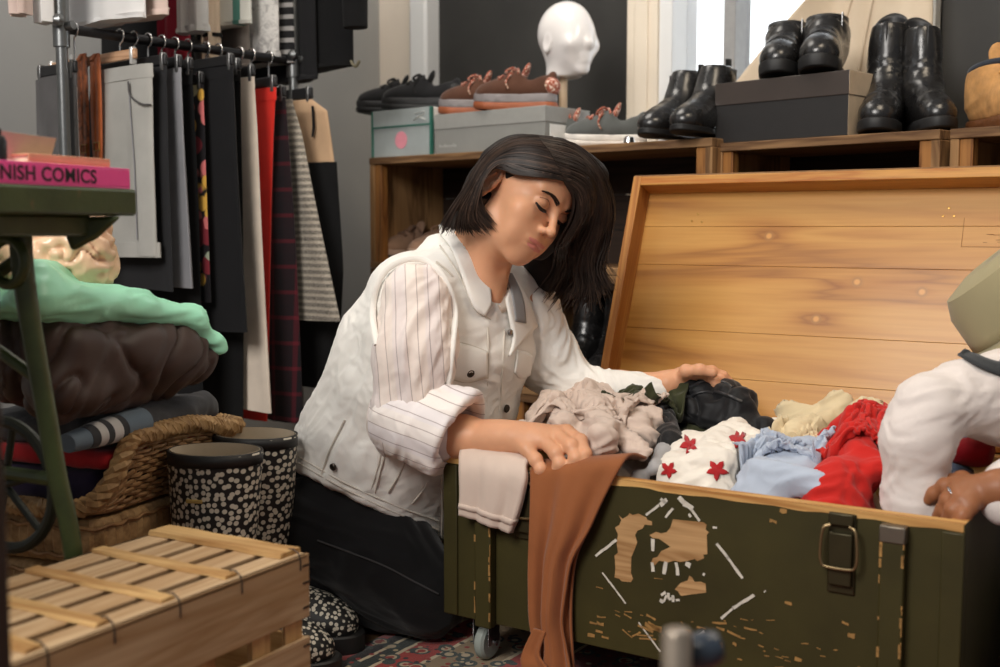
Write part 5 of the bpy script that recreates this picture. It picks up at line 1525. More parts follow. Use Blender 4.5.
# lowest hamper stands on the floor, two flat trays and a deep rimmed tray on it
zb = [0.0, ztop - .145, ztop - .075, ztop]
labs = ['square wicker hamper standing on the floor beneath the flat trays', 'flat straw wicker tray, the lower of two', 'flat straw wicker tray directly under the deep rimmed basket']
for i in range(3):
    t = thing('wicker_hamper' if i == 0 else 'wicker_tray', labs[i], 'basket', wbase(zb[i] + .0005), -BY)
    mb = MB(); Q = rrect(BL - .01 * (i == 1), BW, .035, 240)
    z1 = zb[i + 1] - zb[i] - .004
    c = Q.mean(0)
    if i == 0:
        mb.grid(np.array([np.c_[Q, np.full(len(Q), z)] for z in (0.002, z1)]), cv=True, caps=True); woven_wall(mb, Q, .008, z1 - .004, 22, .0045); mb.build('woven_side', M_WICK2, t)
    else:
        P = []
        for a in np.linspace(-PI / 2, PI / 2, 9):
            g = .010 * math.cos(a); P.append(np.c_[Q + out_n(Q) * g, z1 / 2 + (z1 / 2 - .001) * math.sin(a) + .0 * Q[:, 0]])
        P = np.array(P); ph = np.arange(len(Q)); P[..., 0] += (.0022 * np.sin(ph * 2.1))[None, :] * out_n(Q)[:, 0]; P[..., 1] += (.0022 * np.sin(ph * 2.1))[None, :] * out_n(Q)[:, 1]
        mb.grid(P, cv=True, caps=True); mb.build('wrapped_border', M_WICK2, t)
        mb = MB(); mb.tube(np.c_[Q + out_n(Q) * .0105, z1 * .82 + .002 * np.sin(ph * .9)], .0032, 6, closed=True); mb.tube(np.c_[Q + out_n(Q) * .0105, z1 * .2 + .002 * np.sin(ph * .9)], .0032, 6, closed=True); mb.build('binding_cane', M_WICK, t)
t = thing('wicker_basket', 'honey coloured wicker basket with a thick braided rim holding folded clothes', 'basket', wbase(ztop + .0005), -BY)
Q = rrect(BL, BW, .05, 260)
hgt = at(150, 428, 1.9)[2] - ztop
yy = Q[:, 1]
rimz = .012 + (hgt - .012) * smooth(-.005, .085, yy) * (1 - .30 * smooth(.2, .4, yy))
mb = MB(); rows = 15; N = out_n(Q); ph = np.linspace(0, 2 * PI * 34, len(Q), endpoint=False)
for i in range(rows):
    f = (i + .3) / rows
    P = np.c_[Q + N * (.0030 * np.sin(ph + PI * (i % 2)) + .012 * f)[:, None], .004 + f * (rimz - .004) + .001 * np.sin(ph * .3 + i)]
    mb.tube(P, .0036, 6, closed=True)
for i in range(0, len(Q), 8):
    mb.tube([(Q[i][0], Q[i][1], .002), (*(Q[i] + N[i] * .012), rimz[i])], .0028, 6)
mb.build('woven_side', M_WICK, t)
mb = MB(); R_ = np.c_[Q + N * .014, rimz]; braid(mb, np.vstack([R_, R_[:1]]), .0085, .0085, 46); mb.build('braided_rim', M_WICK2, t)
mb = MB(); mb.grid(np.array([np.c_[Q * .98, np.full(len(Q), z)] for z in (.001, .006)]), cv=True, caps=True); mb.build('woven_base', M_WICK, t)

def heap(nm, lab, cat, prims, mat, res=.005, disp=None, group=None, planes=(), root=None, part='cloth'):
    s = Sdf()
    for p in prims:
        if p[0] == 'e': s.ell(p[1], p[2], p[3] if len(p) > 3 else None, k=p[4] if len(p) > 4 else .03)
        elif p[0] == 'c': s.cone(p[1], p[2], p[3], p[4], k=p[5] if len(p) > 5 else .03)
        elif p[0] == 'b': s.box(p[1], p[2], p[3], rad=p[4] if len(p) > 4 else .01, k=.02)
        elif p[0] == 's': s.ell(p[1], p[2], p[3] if len(p) > 3 else None, k=.008, op='s')
    for c, n in planes: s.plane(c, n)
    s.disp = disp
    V, F = s.mesh(res, 1)
    if root is None:
        root = thing(nm, lab, cat, (*V.mean(0)[:2], float(V[:, 2].min())), 0, group)
    put(part, V, F, mat, root, sharp=False, world=True)
    return root, s
RB = rotz(-BY)
def bw(x, y, z): return np.array([bA[0], bA[1], 0]) + b1 * x + b2 * y + np.array([0, 0, z])
zc = ztop + .006
def flat_stack(nm, lab, cat, z0, z1, x0, x1, y0, y1, mat, amp=.004, fr=12, seed=0, rad=.018, axis=None):
    c = bw((x0 + x1) / 2, (y0 + y1) / 2, (z0 + z1) / 2)
    return heap(nm, lab, cat, [('b', c, np.array([(x1 - x0) / 2, (y1 - y0) / 2, (z1 - z0) / 2]), RB, min(rad, (z1 - z0) * .48))], mat, .006, lambda V: amp * folds(V, fr, .7, seed, axis=axis, stretch=2.5))
flat_stack('folded_cloth', 'dark purple folded cloth at the bottom of the basket', 'cloth', zc, zc + .055, -.27, -.028, .04, .36, fabric('dark purple cotton', srgb(48, 38, 62)), .003)
flat_stack('folded_cloth', 'red folded cloth lying along the basket rim', 'cloth', zc + .060, zc + .090, -.28, -.004, .035, .37, fabric('bright red cotton', srgb(176, 36, 40)), .003, seed=3)
# varsity-style sweat top with striped cuff
M_CHAR = fabric('charcoal sweat cloth', srgb(66, 66, 68), .1, wrinkle=.12)
g1 = at(205, 413, 2.03); g0 = at(80, 417, 1.80)
zj = zc + .094
gg, sj = heap('sweatshirt', 'folded charcoal sweatshirt with blue grey and white striped cuff', 'sweatshirt', [('c', bw(-.02, .10, zj + .028), bw(-.03, .33, zj + .026), .030, .026, .03), ('b', bw(-.15, .2, zj + .022), np.array([.13, .16, .022]), RB, .02)], M_CHAR, .005, lambda V: .004 * folds(V, 22, .8, 14, axis=b2, stretch=2))
mb = MB()
ca_, cb_ = bw(-.004, .115, zj + .034), bw(-.02, -.03, zj + .022)
def cuff_ring(f0, f1, r0, r1, name, mat):
    mb = MB(); n = 8
    mb.tube([ca_ + (cb_ - ca_) * f for f in np.linspace(f0, f1, n)], np.linspace(r0, r1, n) * .84, 24, flat=.8); mb.build(name, mat, gg, world=True)
M_BG = fabric('blue grey rib', srgb(110, 124, 136), .1); M_WR = fabric('white rib', srgb(206, 202, 198), .05)
cuff_ring(-.05, .30, .033, .033, 'cuff_band', M_BG); cuff_ring(.30, .38, .0325, .032, 'cuff_stripe', M_CHAR); cuff_ring(.38, .50, .032, .031, 'cuff_stripe', M_WR); cuff_ring(.50, .58, .031, .030, 'cuff_stripe', M_CHAR); cuff_ring(.58, .68, .030, .029, 'cuff_stripe', M_WR); cuff_ring(.68, .78, .0285, .027, 'cuff_stripe', M_CHAR); cuff_ring(.78, 1.0, .026, .022, 'cuff_stripe', M_BG)
# brown puffer jacket, folded in two rolls
M_PUFF = plain('brown quilted nylon', srgb(66, 47, 39), .52, var=.12, scale=12, bump=.05)
zp = zj + .058
def puffdisp(V):
    q = (V - bw(0, 0, 0)); y = q @ b2; x = q @ b1
    seam = np.abs(np.sin((y + .25 * x + .03 * np.sin(V[:, 2] * 30)) * 26))
    return .005 * np.minimum(seam, .5) / .5 - .004 + .0065 * pillow(V, 14, .6, 44)
gp, sp_ = heap('puffer_jacket', 'dark brown quilted puffer jacket folded on top of the sweatshirt', 'jacket', [('c', bw(-.02, -.05, zp + .045), bw(-.03, .19, zp + .040), .046, .044, .03), ('c', bw(-.03, -.02, zp + .108), bw(-.0, .235, zp + .085), .050, .056, .03), ('c', bw(-.14, .0, zp + .10), bw(-.13, .25, zp + .09), .07, .065, .04), ('e', bw(-.15, .11, zp + .07), (.12, .16, .07), RB, .04), ('c', bw(-.02, .06, zp + .078), bw(.006, .225, zp + .065), .03, .035, .03)], M_PUFF, .0045, puffdisp)
zg = zp + .155
# mint green crinkled garment on the puffer
M_MINT = plain('mint green satin', srgb(164, 232, 196), .38, var=.08, scale=9, bump=.05)
P = []
mint = heap('satin_top', 'mint green satin top spread over the brown puffer jacket', 'top', [('e', bw(-.12, .05, zg + .018), (.13, .15, .032), RB, .03), ('c', bw(-.02, -.08, zg + .028), bw(.008, .12, zg + .008), .030, .020, .03), ('c', bw(.006, .11, zg + .008), bw(.034, .215, zg - .018), .020, .018, .02), ('c', bw(.034, .215, zg - .018), bw(.052, .262, zg - .068), .018, .014, .02), ('c', bw(-.04, -.06, zg + .055), bw(-.10, .06, zg + .05), .03, .03, .03)], M_MINT, .0042, lambda V: .007 * folds(V, 16, .9, 64, axis=b2 + .4 * b1, stretch=2.8))
# peach plastic bag on the mint top
M_PEACH = plain('peach crinkled plastic', srgb(244, 204, 168), .3, var=.08, scale=10, bump=.05, coat=.2)
def crinkle(V): return .007 * pillow(V, 22, .8, 81) + .005 * folds(V, 26, .8, 83)
heap('plastic_bag', 'crinkled peach plastic bag standing on the mint top under the table', 'bag', [('e', bw(-.07, .06, zg + .10), (.052, .055, .062), RB, .03), ('c', bw(-.16, -.02, zg + .09), bw(-.06, .08, zg + .075), .04, .035, .03), ('c', bw(-.075, .06, zg + .12), bw(-.058, .085, zg + .172), .036, .022, .03)], M_PEACH, .0036, crinkle)

# rubber boots with dotted pattern
def dots():
    t = NT('black rubber with pale dots'); v = t.coord()
    o = t.t.nodes.new('ShaderNodeTexVoronoi'); t.link(v, o.inputs['Vector']); o.inputs['Scale'].default_value = 118; o.inputs['Randomness'].default_value = .75
    c = t.ramp(o.outputs['Distance'], [(0, srgb(206, 198, 180)), (.36, srgb(206, 198, 180)), (.44, srgb(28, 27, 26))])
    return t.out(c, .5, spec=.4)
def dots_round():
    t = NT('black rubber shaft with pale dots'); v = t.coord()
    sx = t.t.nodes.new('ShaderNodeSeparateXYZ'); t.link(v, sx.inputs[0])
    an = t.math('ARCTAN2', sx.outputs['Y'], sx.outputs['X'])
    cx = t.t.nodes.new('ShaderNodeCombineXYZ'); t.link(t.math('MULTIPLY', an, .066), cx.inputs[0]); t.link(sx.outputs['Z'], cx.inputs[1])
    o = t.t.nodes.new('ShaderNodeTexVoronoi'); o.voronoi_dimensions = '2D'; t.link(cx.outputs[0], o.inputs['Vector']); o.inputs['Scale'].default_value = 92; o.inputs['Randomness'].default_value = .7
    c = t.ramp(o.outputs['Distance'], [(0, srgb(206, 198, 180)), (.33, srgb(206, 198, 180)), (.40, srgb(28, 27, 26))])
    return t.out(c, .5, spec=.4)
M_DOTS = dots_round(); M_DOT = dots(); M_RUBB = plain('black boot rubber', srgb(30, 29, 28), .5); M_LIN = fabric('beige boot lining', srgb(196, 180, 156))
def rubber_boot(t):
    Hh = .378
    lv = [(.045, .058, .048, -.012), (.08, .055, .046, -.010), (.12, .057, .049, -.006), (.18, .063, .054, 0), (.27, .071, .058, .004), (Hh, .078, .060, .006)]
    z = np.linspace(.03, Hh, 30); A = np.array(lv)
    rx = np.interp(z, A[:, 0], A[:, 1]); ry = np.interp(z, A[:, 0], A[:, 2]); cx = np.interp(z, A[:, 0], A[:, 3])
    a = np.linspace(0, 2 * PI, 48, endpoint=False)
    P = np.stack([cx[:, None] + rx[:, None] * np.cos(a), ry[:, None] * np.sin(a), np.repeat(z[:, None], 48, 1)], -1)
    mb = MB(); mb.grid(P, cv=True); mb.build('shaft', M_DOTS, t, solid=.004)
    s = Sdf(); s.ell((.15, 0, .048), (.055, .044, .036), k=.03); s.ell((.10, 0, .052), (.075, .045, .042), k=.03); s.cone((.03, 0, .085), (.11, 0, .058), .046, .036, k=.04); s.ell((-.02, 0, .06), (.055, .044, .06), k=.03); s.cone((0, 0, .06), (-.006, 0, .12), .05, .050, k=.03); s.plane((0, 0, .022), (0, 0, -1)); s.plane((0, 0, .12), (0, 0, 1))
    sdf_put('foot', s, .004, M_DOT, t, world=False)
    O = outline(.275, .049, .040, toe=2.4) + [.055, 0]
    mb = MB(); sole_mesh(mb, O, .0, .034, .002, .004, .275); mb.build('sole', M_RUBB, t)
    R_ = np.c_[.006 + .0795 * np.cos(a), .0615 * np.sin(a), np.full(48, Hh - .010)]
    mb = MB(); mb.grid(np.stack([R_ * [.985, .985, 1] + [0, 0, dz] for dz in (-.010, .011)], 1), cu=True); mb.build('rim_band', M_RUBB, t, solid=.003)
    mb = MB(); P2 = np.stack([.006 + .074 * np.cos(a) * (1 - .0), .056 * np.sin(a), np.full(48, Hh - .02)], -1); mb.grid(np.array([P2 + [0, 0, .0215], P2 * [.86, .86, 1] - [0, 0, .10], P2 * [.55, .55, 1] - [0, 0, .22]]), cv=True); mb.build('lining', M_LIN, t)
    mb = MB(); ang = math.radians(-98); c = np.array([.004 + .074 * math.cos(ang), .0595 * math.sin(ang), .305]); mb.box(c, (.028, .006, .006)); mb.build('yellow_tag', plain('ochre tag', srgb(178, 150, 84), .6) if 'ochre tag' not in bpy.data.materials else bpy.data.materials['ochre tag'], t, bevel=.001)
p1 = at(209, 448, 1.875); p2 = at(252, 438, 2.03)
shoe_thing('rubber_boot', 'black rubber boot with pale dots, beside the wicker trays, in front of its mate', 'boot', (p1[0] + .004, p1[1], 0.0005), -8, rubber_boot, 'rub')
shoe_thing('rubber_boot', 'black rubber boot with pale dots, next to the kneeling woman', 'boot', (p2[0], p2[1], 0.0005), -20, rubber_boot, 'rub')
# ---------------------------------------------------------------- people
def skin_mat(name, col, lip):
    t = NT(name); v = t.coord()
    n = t.noise(v, 22, 4)
    c = t.ramp(n, [(.3, vscale(col, .94)), (.7, vscale(col, 1.05))])
    t.bump(t.noise(v, 900, 3), .08, .0006)
    m = t.out(c, .46, spec=.35)
    t.b.inputs['Subsurface Weight'].default_value = .12
    t.b.inputs['Subsurface Radius'].default_value = (.012, .004, .002)
    t.b.inputs['Subsurface Scale'].default_value = .5
    l = plain(name + ' lips', lip, .38, var=.06, scale=120, bump=.1)
    return m, l
def hair_mat(name, col):
    t = NT(name); v = t.coord()
    n = t.noise(t.coord((1, 1, 1)), 40, 4)
    c = t.ramp(n, [(.3, vscale(col, .7)), (.7, vscale(col, 1.5))])
    t.bump(t.noise(v, 350, 2), .2, .001)
    return t.out(c, .46, spec=.28)

def add_head(s, R, T, k=1.0):
    """head shape in its own frame: x to its right, y forward, z up"""
    def w(*p): return T + R @ (np.array(p) * k)
    def E(c, r, kk, op='u', rot=None): s.ell(w(*c), np.array(r) * k, R if rot is None else R @ rot, kk * k, op)
    def C(a, b, ra, rb, kk, op='u'): s.cone(w(*a), w(*b), ra * k, rb * k, kk * k, op)
    E((0, -.007, .042), (.073, .087, .070), .01)
    E((0, .028, -.018), (.057, .054, .080), .03)
    for q in (-1, 1):
        C((q * .048, .004, -.050), (q * .012, .066, -.076), .018, .013, .022)
        E((q * .041, .058, -.012), (.021, .019, .020), .024)
        E((q * .030, .064, -.045), (.020, .016, .024), .025)
    E((0, .073, -.079), (.015, .0125, .0125), .022)
    E((0, .069, -.045), (.028, .024, .030), .02)
    E((0, .056, .055), (.056, .030, .040), .03)
    for q in (-1, 1):
        C((q * .012, .0845, .033), (q * .044, .072, .036), .0065, .006, .014)
        E((q * .0315, .0935, .0165), (.0185, .0135, .0105), .014, 's')
        E((q * .0315, .0705, .0165), (.0145, .0132, .0128), .004)           # eyeball under the lid
        E((q * .0315, .0725, .0175), (.0155, .0128, .0118), .003)           # lowered lid
        C((q * .020, .0805, .008), (q * .043, .073, .0095), .0018, .0016, .005)
    C((0, .083, .024), (0, .1015, -.012), .0060, .0070, .010)
    E((0, .1030, -.0160), (.0075, .0080, .0070), .007)
    for q in (-1, 1):
        E((q * .0098, .0925, -.0200), (.0058, .0085, .0062), .006)
        E((q * .0055, .100, -.0262), (.0030, .0045, .0034), .002, 's')
    # lips
    for q in (-1, 1):
        E((q * .0095, .0875, -.0435), (.0165, .0058, .0034), .006)
    E((0, .0870, -.0530), (.0210, .0062, .0046), .007)
    # ears
    for q in (-1, 1):
        rot = rotz(q * 32)
        E((q * .0770, -.015, .004), (.0034, .0160, .0320), .005, 'u', rot)
        pts = []
        for a in np.linspace(-1.35, PI * 1.2, 16):
            y_ = -.015 + .0165 * math.cos(a); pts.append(w(q * (.0780 - .55 * (y_ + .010)), y_, .006 + .0335 * math.sin(a)))
        s.chain(pts, [.0034 * k] * 16, .003 * k)
        E((q * .0860, -.012, .005), (.0080, .0105, .0215), .003, 's', rot)
        C((q * .0795, -.006, .016), (q * .0815, -.018, -.008), .0022, .0026, .004)
        E((q * .0765, -.010, -.026), (.0045, .0070, .0080), .005)
        E((q * .0760, .000, -.004), (.0040, .0045, .0075), .004)
    return w

def lip_faces(V, F, w, R, T, k=1.0):
    C = V[F].mean(1); q = (C - T) @ R / k; q = q * [1, 1, 1]
    up = (((np.abs(q[:, 0]) - .0095) / .0155) ** 2 + ((q[:, 2] + .0437) / .0040) ** 2 < 1) | ((q[:, 0] / .0095) ** 2 + ((q[:, 2] + .0445) / .004) ** 2 < 1)
    lo = (q[:, 0] / .0205) ** 2 + ((q[:, 2] + .0527) / .0050) ** 2 < 1
    return ((up | lo) & (q[:, 1] > .078)).astype(np.int32)

def add_finger(s, pts, r0, r1, k=.004):
    pts = [np.asarray(p, float) for p in pts]
    rr = np.linspace(r0, r1, len(pts))
    s.chain(pts, rr, k)
    for p, r in zip(pts[1:-1], rr[1:-1]): s.ell(p, (r * 1.10,) * 3, None, k)

def march(s, px, py, t0=.9, t1=3.2, H=None):
    """first hit of the sight line through a pixel with a shape"""
    px = np.atleast_1d(np.asarray(px, float)); py = np.atleast_1d(np.asarray(py, float))
    o = np.array([0, 0, CAMH])
    D = np.stack([nrm(at(a, b, 1.0) - o) for a, b in zip(px, py)])
    t = np.full(len(px), t0); 
    act = np.arange(len(px))
    for _ in range(70):
        d = s.ev(o + D[act] * t[act][:, None])
        t[act] = np.minimum(t[act] + d * .85, t1)
        act = act[(np.abs(d) > .0003) & (t[act] < t1)]
        if not len(act): break
    return o + D * t[:, None], t < t1 - .01
def grad(s, P, e=.002):
    G = np.stack([s.ev(P + e * np.eye(3)[i]) - s.ev(P - e * np.eye(3)[i]) for i in range(3)], 1)
    return G / (np.linalg.norm(G, axis=1)[:, None] + 1e-9)
def surf_path(s, pix, n=30, off=.001):
    q = spline([(a, b, 0) for a, b in pix], n)
    P, ok = march(s, q[:, 0], q[:, 1]); P = P + grad(s, P) * off
    return P[ok]
def surf_patch(s, A, B, nu=16, nv=8, off=.003, bulge=0.0):
    """sheet between two pixel curves lying on a shape"""
    a = spline([(x, y, 0) for x, y in A], nu); b = spline([(x, y, 0) for x, y in B], nu)
    Q = a[:, None] + (b - a)[:, None] * np.linspace(0, 1, nv)[None, :, None]
    qx, qy = Q[..., 0].ravel(), Q[..., 1].ravel()
    P, ok = march(s, qx, qy)
    if not ok.all():                                   # just past the outline: keep the depth of the nearest hit
        g_ = np.where(ok)[0]
        for i in np.where(~ok)[0]:
            j = g_[np.argmin((qx[g_] - qx[i]) ** 2 + (qy[g_] - qy[i]) ** 2)]; P[i] = at(qx[i], qy[i], P[j, 1] + .01)
    N = grad(s, P)
    u = np.linspace(0, 1, nu)[:, None]; v = np.linspace(0, 1, nv)[None, :]
    bb = (bulge * 16 * u * (1 - u) * v * (1 - v)).ravel()
    return (P + N * (off + bb)[:, None] if bulge else P + N * off).reshape(nu, nv, 3), N.reshape(nu, nv, 3)
def seam_on(name, s, pix, r, mat, parent, n=24, off=.0005, world=True):
    P = surf_path(s, pix, n, off)
    if len(P) < 3: return None
    mb = MB(); mb.tube(P, r, 6); return mb.build(name, mat, parent, world=world)

# ------- the kneeling woman
HR = np.array([[-0.637, 0.5199, 0.5692], [-0.6292, -0.7772, 0.0059], [0.4455, -0.3544, 0.8222]])
HR[:, 1] = nrm(HR[:, 1]); HR[:, 2] = nrm(HR[:, 2] - HR[:, 1] * (HR[:, 1] @ HR[:, 2])); HR[:, 0] = np.cross(HR[:, 1], HR[:, 2])
_y = math.radians(9); _f, _r = HR[:, 1].copy(), HR[:, 0].copy()
HR[:, 1] = _f * math.cos(_y) - _r * math.sin(_y); HR[:, 0] = np.cross(HR[:, 1], HR[:, 2])
HT = np.array([.0320, 2.030, .7918])
SK, LIP = skin_mat('warm tan skin', srgb(214, 158, 122), srgb(206, 126, 114))
body = Sdf()
hw_ = add_head(body, HR, HT)
_ho = Sdf(); add_head(_ho, HR, HT)
def _fall(x, z, off=0.0):
    p = HT + HR @ np.array([x, .13, z])
    for _ in range(80):
        d = _ho.ev(p[None])[0]
        if d < .0002: break
        p = p - HR[:, 1] * d * .8
    return p - HR[:, 1] * off
MOUTH = [_fall(x, -.0483 + .0012 * math.cos(x * 160) - .0012 - .8 * abs(x) ** 1.5 * .5, .0002) for x in np.linspace(-.023, .023, 13)]
body.chain(MOUTH, [.0012] + [.0018] * 11 + [.0012], .0012, 's')
nb = at(470, 290, 2.085)
body.cone(hw_(0, -.018, -.035), nb, .046, .052, k=.03)
body.cone(hw_(0, -.045, .0), nb + np.array([-.02, .02, .01]), .045, .05, k=.03)
for q in (-1, 1): body.cone(hw_(q * .05, -.02, -.04), at(492 - q * 2, 298, 2.04), .011, .009, k=.02)
SHR = at(412, 296, 1.985); SHL = at(532, 306, 2.20)
chest = at(450, 345, 2.11); pelvis = at(352, 500, 2.19)
body.cone(nb, chest + [0, .03, 0], .055, .075, k=.04); body.cone(chest + [0, .03, 0], pelvis, .075, .10, k=.05)
body.cone(nb + [0, 0, -.03], SHR, .045, .05, k=.04); body.cone(nb + [0, 0, -.03], SHL, .045, .05, k=.04)
ELR = at(420, 436, 1.945); WRR = at(507, 438, 1.862)
body.chain([SHR, ELR], [.045, .038], .03)
fm_ = ELR + (WRR - ELR) * .5
body.chain([ELR, fm_, ELR + (WRR - ELR) * .85, WRR], [.037, .034, .0255, .0262], .02)
# right hand gripping the trunk's rim
pal = at(532, 437, 1.838)
body.cone(WRR, pal, .0225, .0215, k=.02)
MC = [at(527, 449, 1.816), at(544, 441, 1.820), at(557, 436, 1.826), at(567, 432, 1.838)]
for m_, r_ in zip(MC, (.0125, .0130, .0130, .0125)):
    body.cone(WRR + (pal - WRR) * .35, m_, .0185, r_, k=.014)
FG = [[MC[0], at(536, 460, 1.800), at(541, 469, 1.792), at(540, 473, 1.795)],
      [MC[1], at(556, 453, 1.790), at(560, 464, 1.780), at(556, 470, 1.783)],
      [MC[2], at(571, 446, 1.788), at(576, 458, 1.774), at(571, 466, 1.774)],
      [MC[3], at(580, 441, 1.800), at(585, 454, 1.778), at(583, 464, 1.770)]]
for f, (a, b) in zip(FG, ((.0112, .0085), (.0122, .0092), (.0126, .0094), (.0120, .0090))): add_finger(body, f, a, b)
add_finger(body, [WRR + (pal - WRR) * .4 + np.array([0, .015, -.006]), at(545, 440, 1.868), at(562, 446, 1.866), at(574, 449, 1.852)], .0135, .0090, .008)
# left arm, its hand rests against the lid behind the clothes
ELL = at(574, 390, 2.20); WRL = at(668, 384, 2.105)
body.chain([SHL + np.array([0, .01, -.01]), ELL], [.036, .034], .03); body.chain([ELL, ELL + (WRL - ELL) * .5, WRL], [.033, .028, .0225], .02)
pl_ = at(684, 378, 2.105)
body.cone(WRL, pl_, .022, .020, k=.015)
LM = [at(696, 373, 2.085), at(698, 371, 2.10), at(698, 370, 2.115), at(696, 371, 2.13)]
for m_ in LM: body.cone(pl_, m_, .016, .0115, k=.01)
LT_ = [[LM[0], at(708, 376, 2.078), at(716, 383, 2.075), at(720, 389, 2.075)], [LM[1], at(711, 373, 2.098), at(721, 379, 2.095), at(727, 385, 2.095)], [LM[2], at(712, 371, 2.118), at(723, 376, 2.118), at(730, 382, 2.118)], [LM[3], at(709, 372, 2.138), at(718, 376, 2.14), at(725, 381, 2.14)]]
for f in LT_: add_finger(body, f, .0100, .0078)
add_finger(body, [pl_ + [-.01, -.006, -.004], at(686, 371, 2.072), at(700, 370, 2.06), at(713, 373, 2.055)], .0115, .0085, .006)
# legs folded under
HPR = at(338, 520, 2.10); HPL = at(385, 525, 2.30); KNR = at(428, 588, 2.015); KNL = at(505, 560, 2.20)
ANR = at(300, 606, 2.20); ANL = at(345, 590, 2.34)
for h, kn, an in ((HPR, KNR, ANR), (HPL, KNL, ANL)):
    body.chain([pelvis, h], [.10, .085], .04); body.chain([h, kn], [.08, .055], .03); body.chain([kn + [0, 0, -.02], an + [0, 0, -.0]], [.05, .04], .03)
    ft = an + nrm(an - kn) * .12; ft[2] = .03; body.cone(an, ft, .036, .028, k=.02)
body.plane((0, 0, .008), (0, 0, -1))
Vb, Fb = body.mesh(.0019, 1)
lf = lip_faces(Vb, Fb, hw_, HR, HT)
woman = put('person', Vb, Fb, [SK, LIP], None, fm=lf, sharp=False)
tag(woman, 'woman with dark bob in white denim vest, kneeling and reaching into the trunk', 'person')

skin = body
HAIRC = srgb(36, 27, 23)
M_HAIR = hair_mat('dark brown hair', HAIRC); M_BROW = hair_mat('dark brow hair', srgb(42, 28, 22)); M_LASH = plain('black lashes', srgb(24, 17, 15), .6, bump=0)
# brows, lashes
head_only = Sdf(); add_head(head_only, HR, HT)
def brow(q):
    mb = MB()
    for i in range(120):
        u = (i + random.random()) / 120
        x = q * (.012 + .036 * u); z = .0300 + .0085 * math.sin(u * 2.2) - .003 * u + random.uniform(-.0036, .0030) * (1 - .62 * u)
        P0 = np.array([x, .12, z]); 
        # fall onto the face along -y
        t = 0; p = hw_(*P0); dvec = -HR[:, 1]
        for _ in range(60):
            d = head_only.ev(p[None])[0]
            if d < .0003: break
            p = p + dvec * d * .8
        d2 = HR @ nrm(np.array([q * .9, -.15, .45 - .7 * u])) * random.uniform(.005, .008)
        n_ = grad(head_only, p[None])[0]
        mb.tube([p + n_ * .0004, p + d2 * .5 + n_ * .0012, p + d2 + n_ * .0004], [.0008, .0008, .0003], 5)
    return mb
for q in (1, -1): brow(q).build('eyebrow', M_BROW, woman, world=False)
def on_face(x, z, off):
    p = hw_(x, .13, z); dvec = -HR[:, 1]
    for _ in range(80):
        d = head_only.ev(p[None])[0]
        if d < .0002: break
        p = p + dvec * d * .8
    return p + grad(head_only, p[None])[0] * off
for q in (1, -1):
    mb = MB()
    ln = [on_face(q * (.0180 + .0275 * u), .0095 - .0030 * math.sin(u * PI) + .002 * u, .0004) for u in np.linspace(0, 1, 16)]
    mb.tube(ln, .0024 * (0.35 + np.sin(np.linspace(0.2, PI - .2, 16))), 6)
    for i in range(1, 16):
        p = ln[i]; d = HR @ nrm(np.array([q * (i / 15 - .4) * .8, .75, -.62])) * (.0055 + .003 * i / 15)
        mb.tube([p, p + d * .6, p + d + HR[:, 2] * .0015], [.0008, .0006, .0003], 4)
    mb.build('eyelashes', M_LASH, woman)
    mb = MB(); mb.tube([on_face(q * (.0185 + .027 * u), .0215 + .0045 * math.sin(u * PI * .95), .0001) for u in np.linspace(0, 1, 14)], .0006, 5); mb.build('eyelid_crease', plain('brown eyelid crease', srgb(140, 88, 64), .6, bump=0) if q > 0 else bpy.data.materials['brown eyelid crease'], woman)

# hair: a dense under-mass and strands combed over it
hb = Sdf()
def hwp(*p): return HT + HR @ np.array(p)
hb.ell(hwp(0, -.009, .044), (.0795, .0920, .0715), HR, k=.02)
# near side, tucked behind the ear into a bob at the nape
hb.chain([at(494, 160, 1.99), at(481, 184, 1.98), at(472, 206, 1.985), at(474, 224, 1.99)], [.019, .017, .014, .008], .03)
hb.chain([at(479, 180, 1.995), at(480, 202, 1.985), at(487, 223, 1.985)], [.013, .012, .009], .02)
hb.chain([at(497, 166, 2.05), at(477, 197, 2.05), at(457, 222, 2.04)], [.022, .016, .010], .03); hb.chain([at(496, 166, 2.0), at(478, 197, 2.0), at(462, 222, 2.0)], [.020, .016, .009], .03)
hb.chain([hwp(-.02, -.055, .05), hwp(-.02, -.062, -.02), at(476, 200, 2.10)], [.024, .020, .012], .03)
# far side falls forward past the cheek
fs = [at(560, 152, 2.02), at(590, 178, 2.05), at(596, 215, 2.09), at(584, 254, 2.11), at(577, 282, 2.10)]
hb.chain(fs, [.023, .026, .024, .018, .006], .03)
fs2 = [at(572, 165, 2.06), at(590, 215, 2.12), at(560, 262, 2.16), at(548, 282, 2.16)]
hb.chain(fs2, [.03, .035, .034, .02], .03)
hb.chain([hwp(-.07, -.03, .05), at(560, 215, 2.15), at(538, 262, 2.17)], [.035, .04, .028], .03)
hb.chain([hwp(-.012, .066, .098), hwp(-.036, .083, .068), hwp(-.054, .076, .034), hwp(-.064, .064, -.01), hwp(-.072, .046, -.05)], [.016, .015, .017, .019, .018], .02)
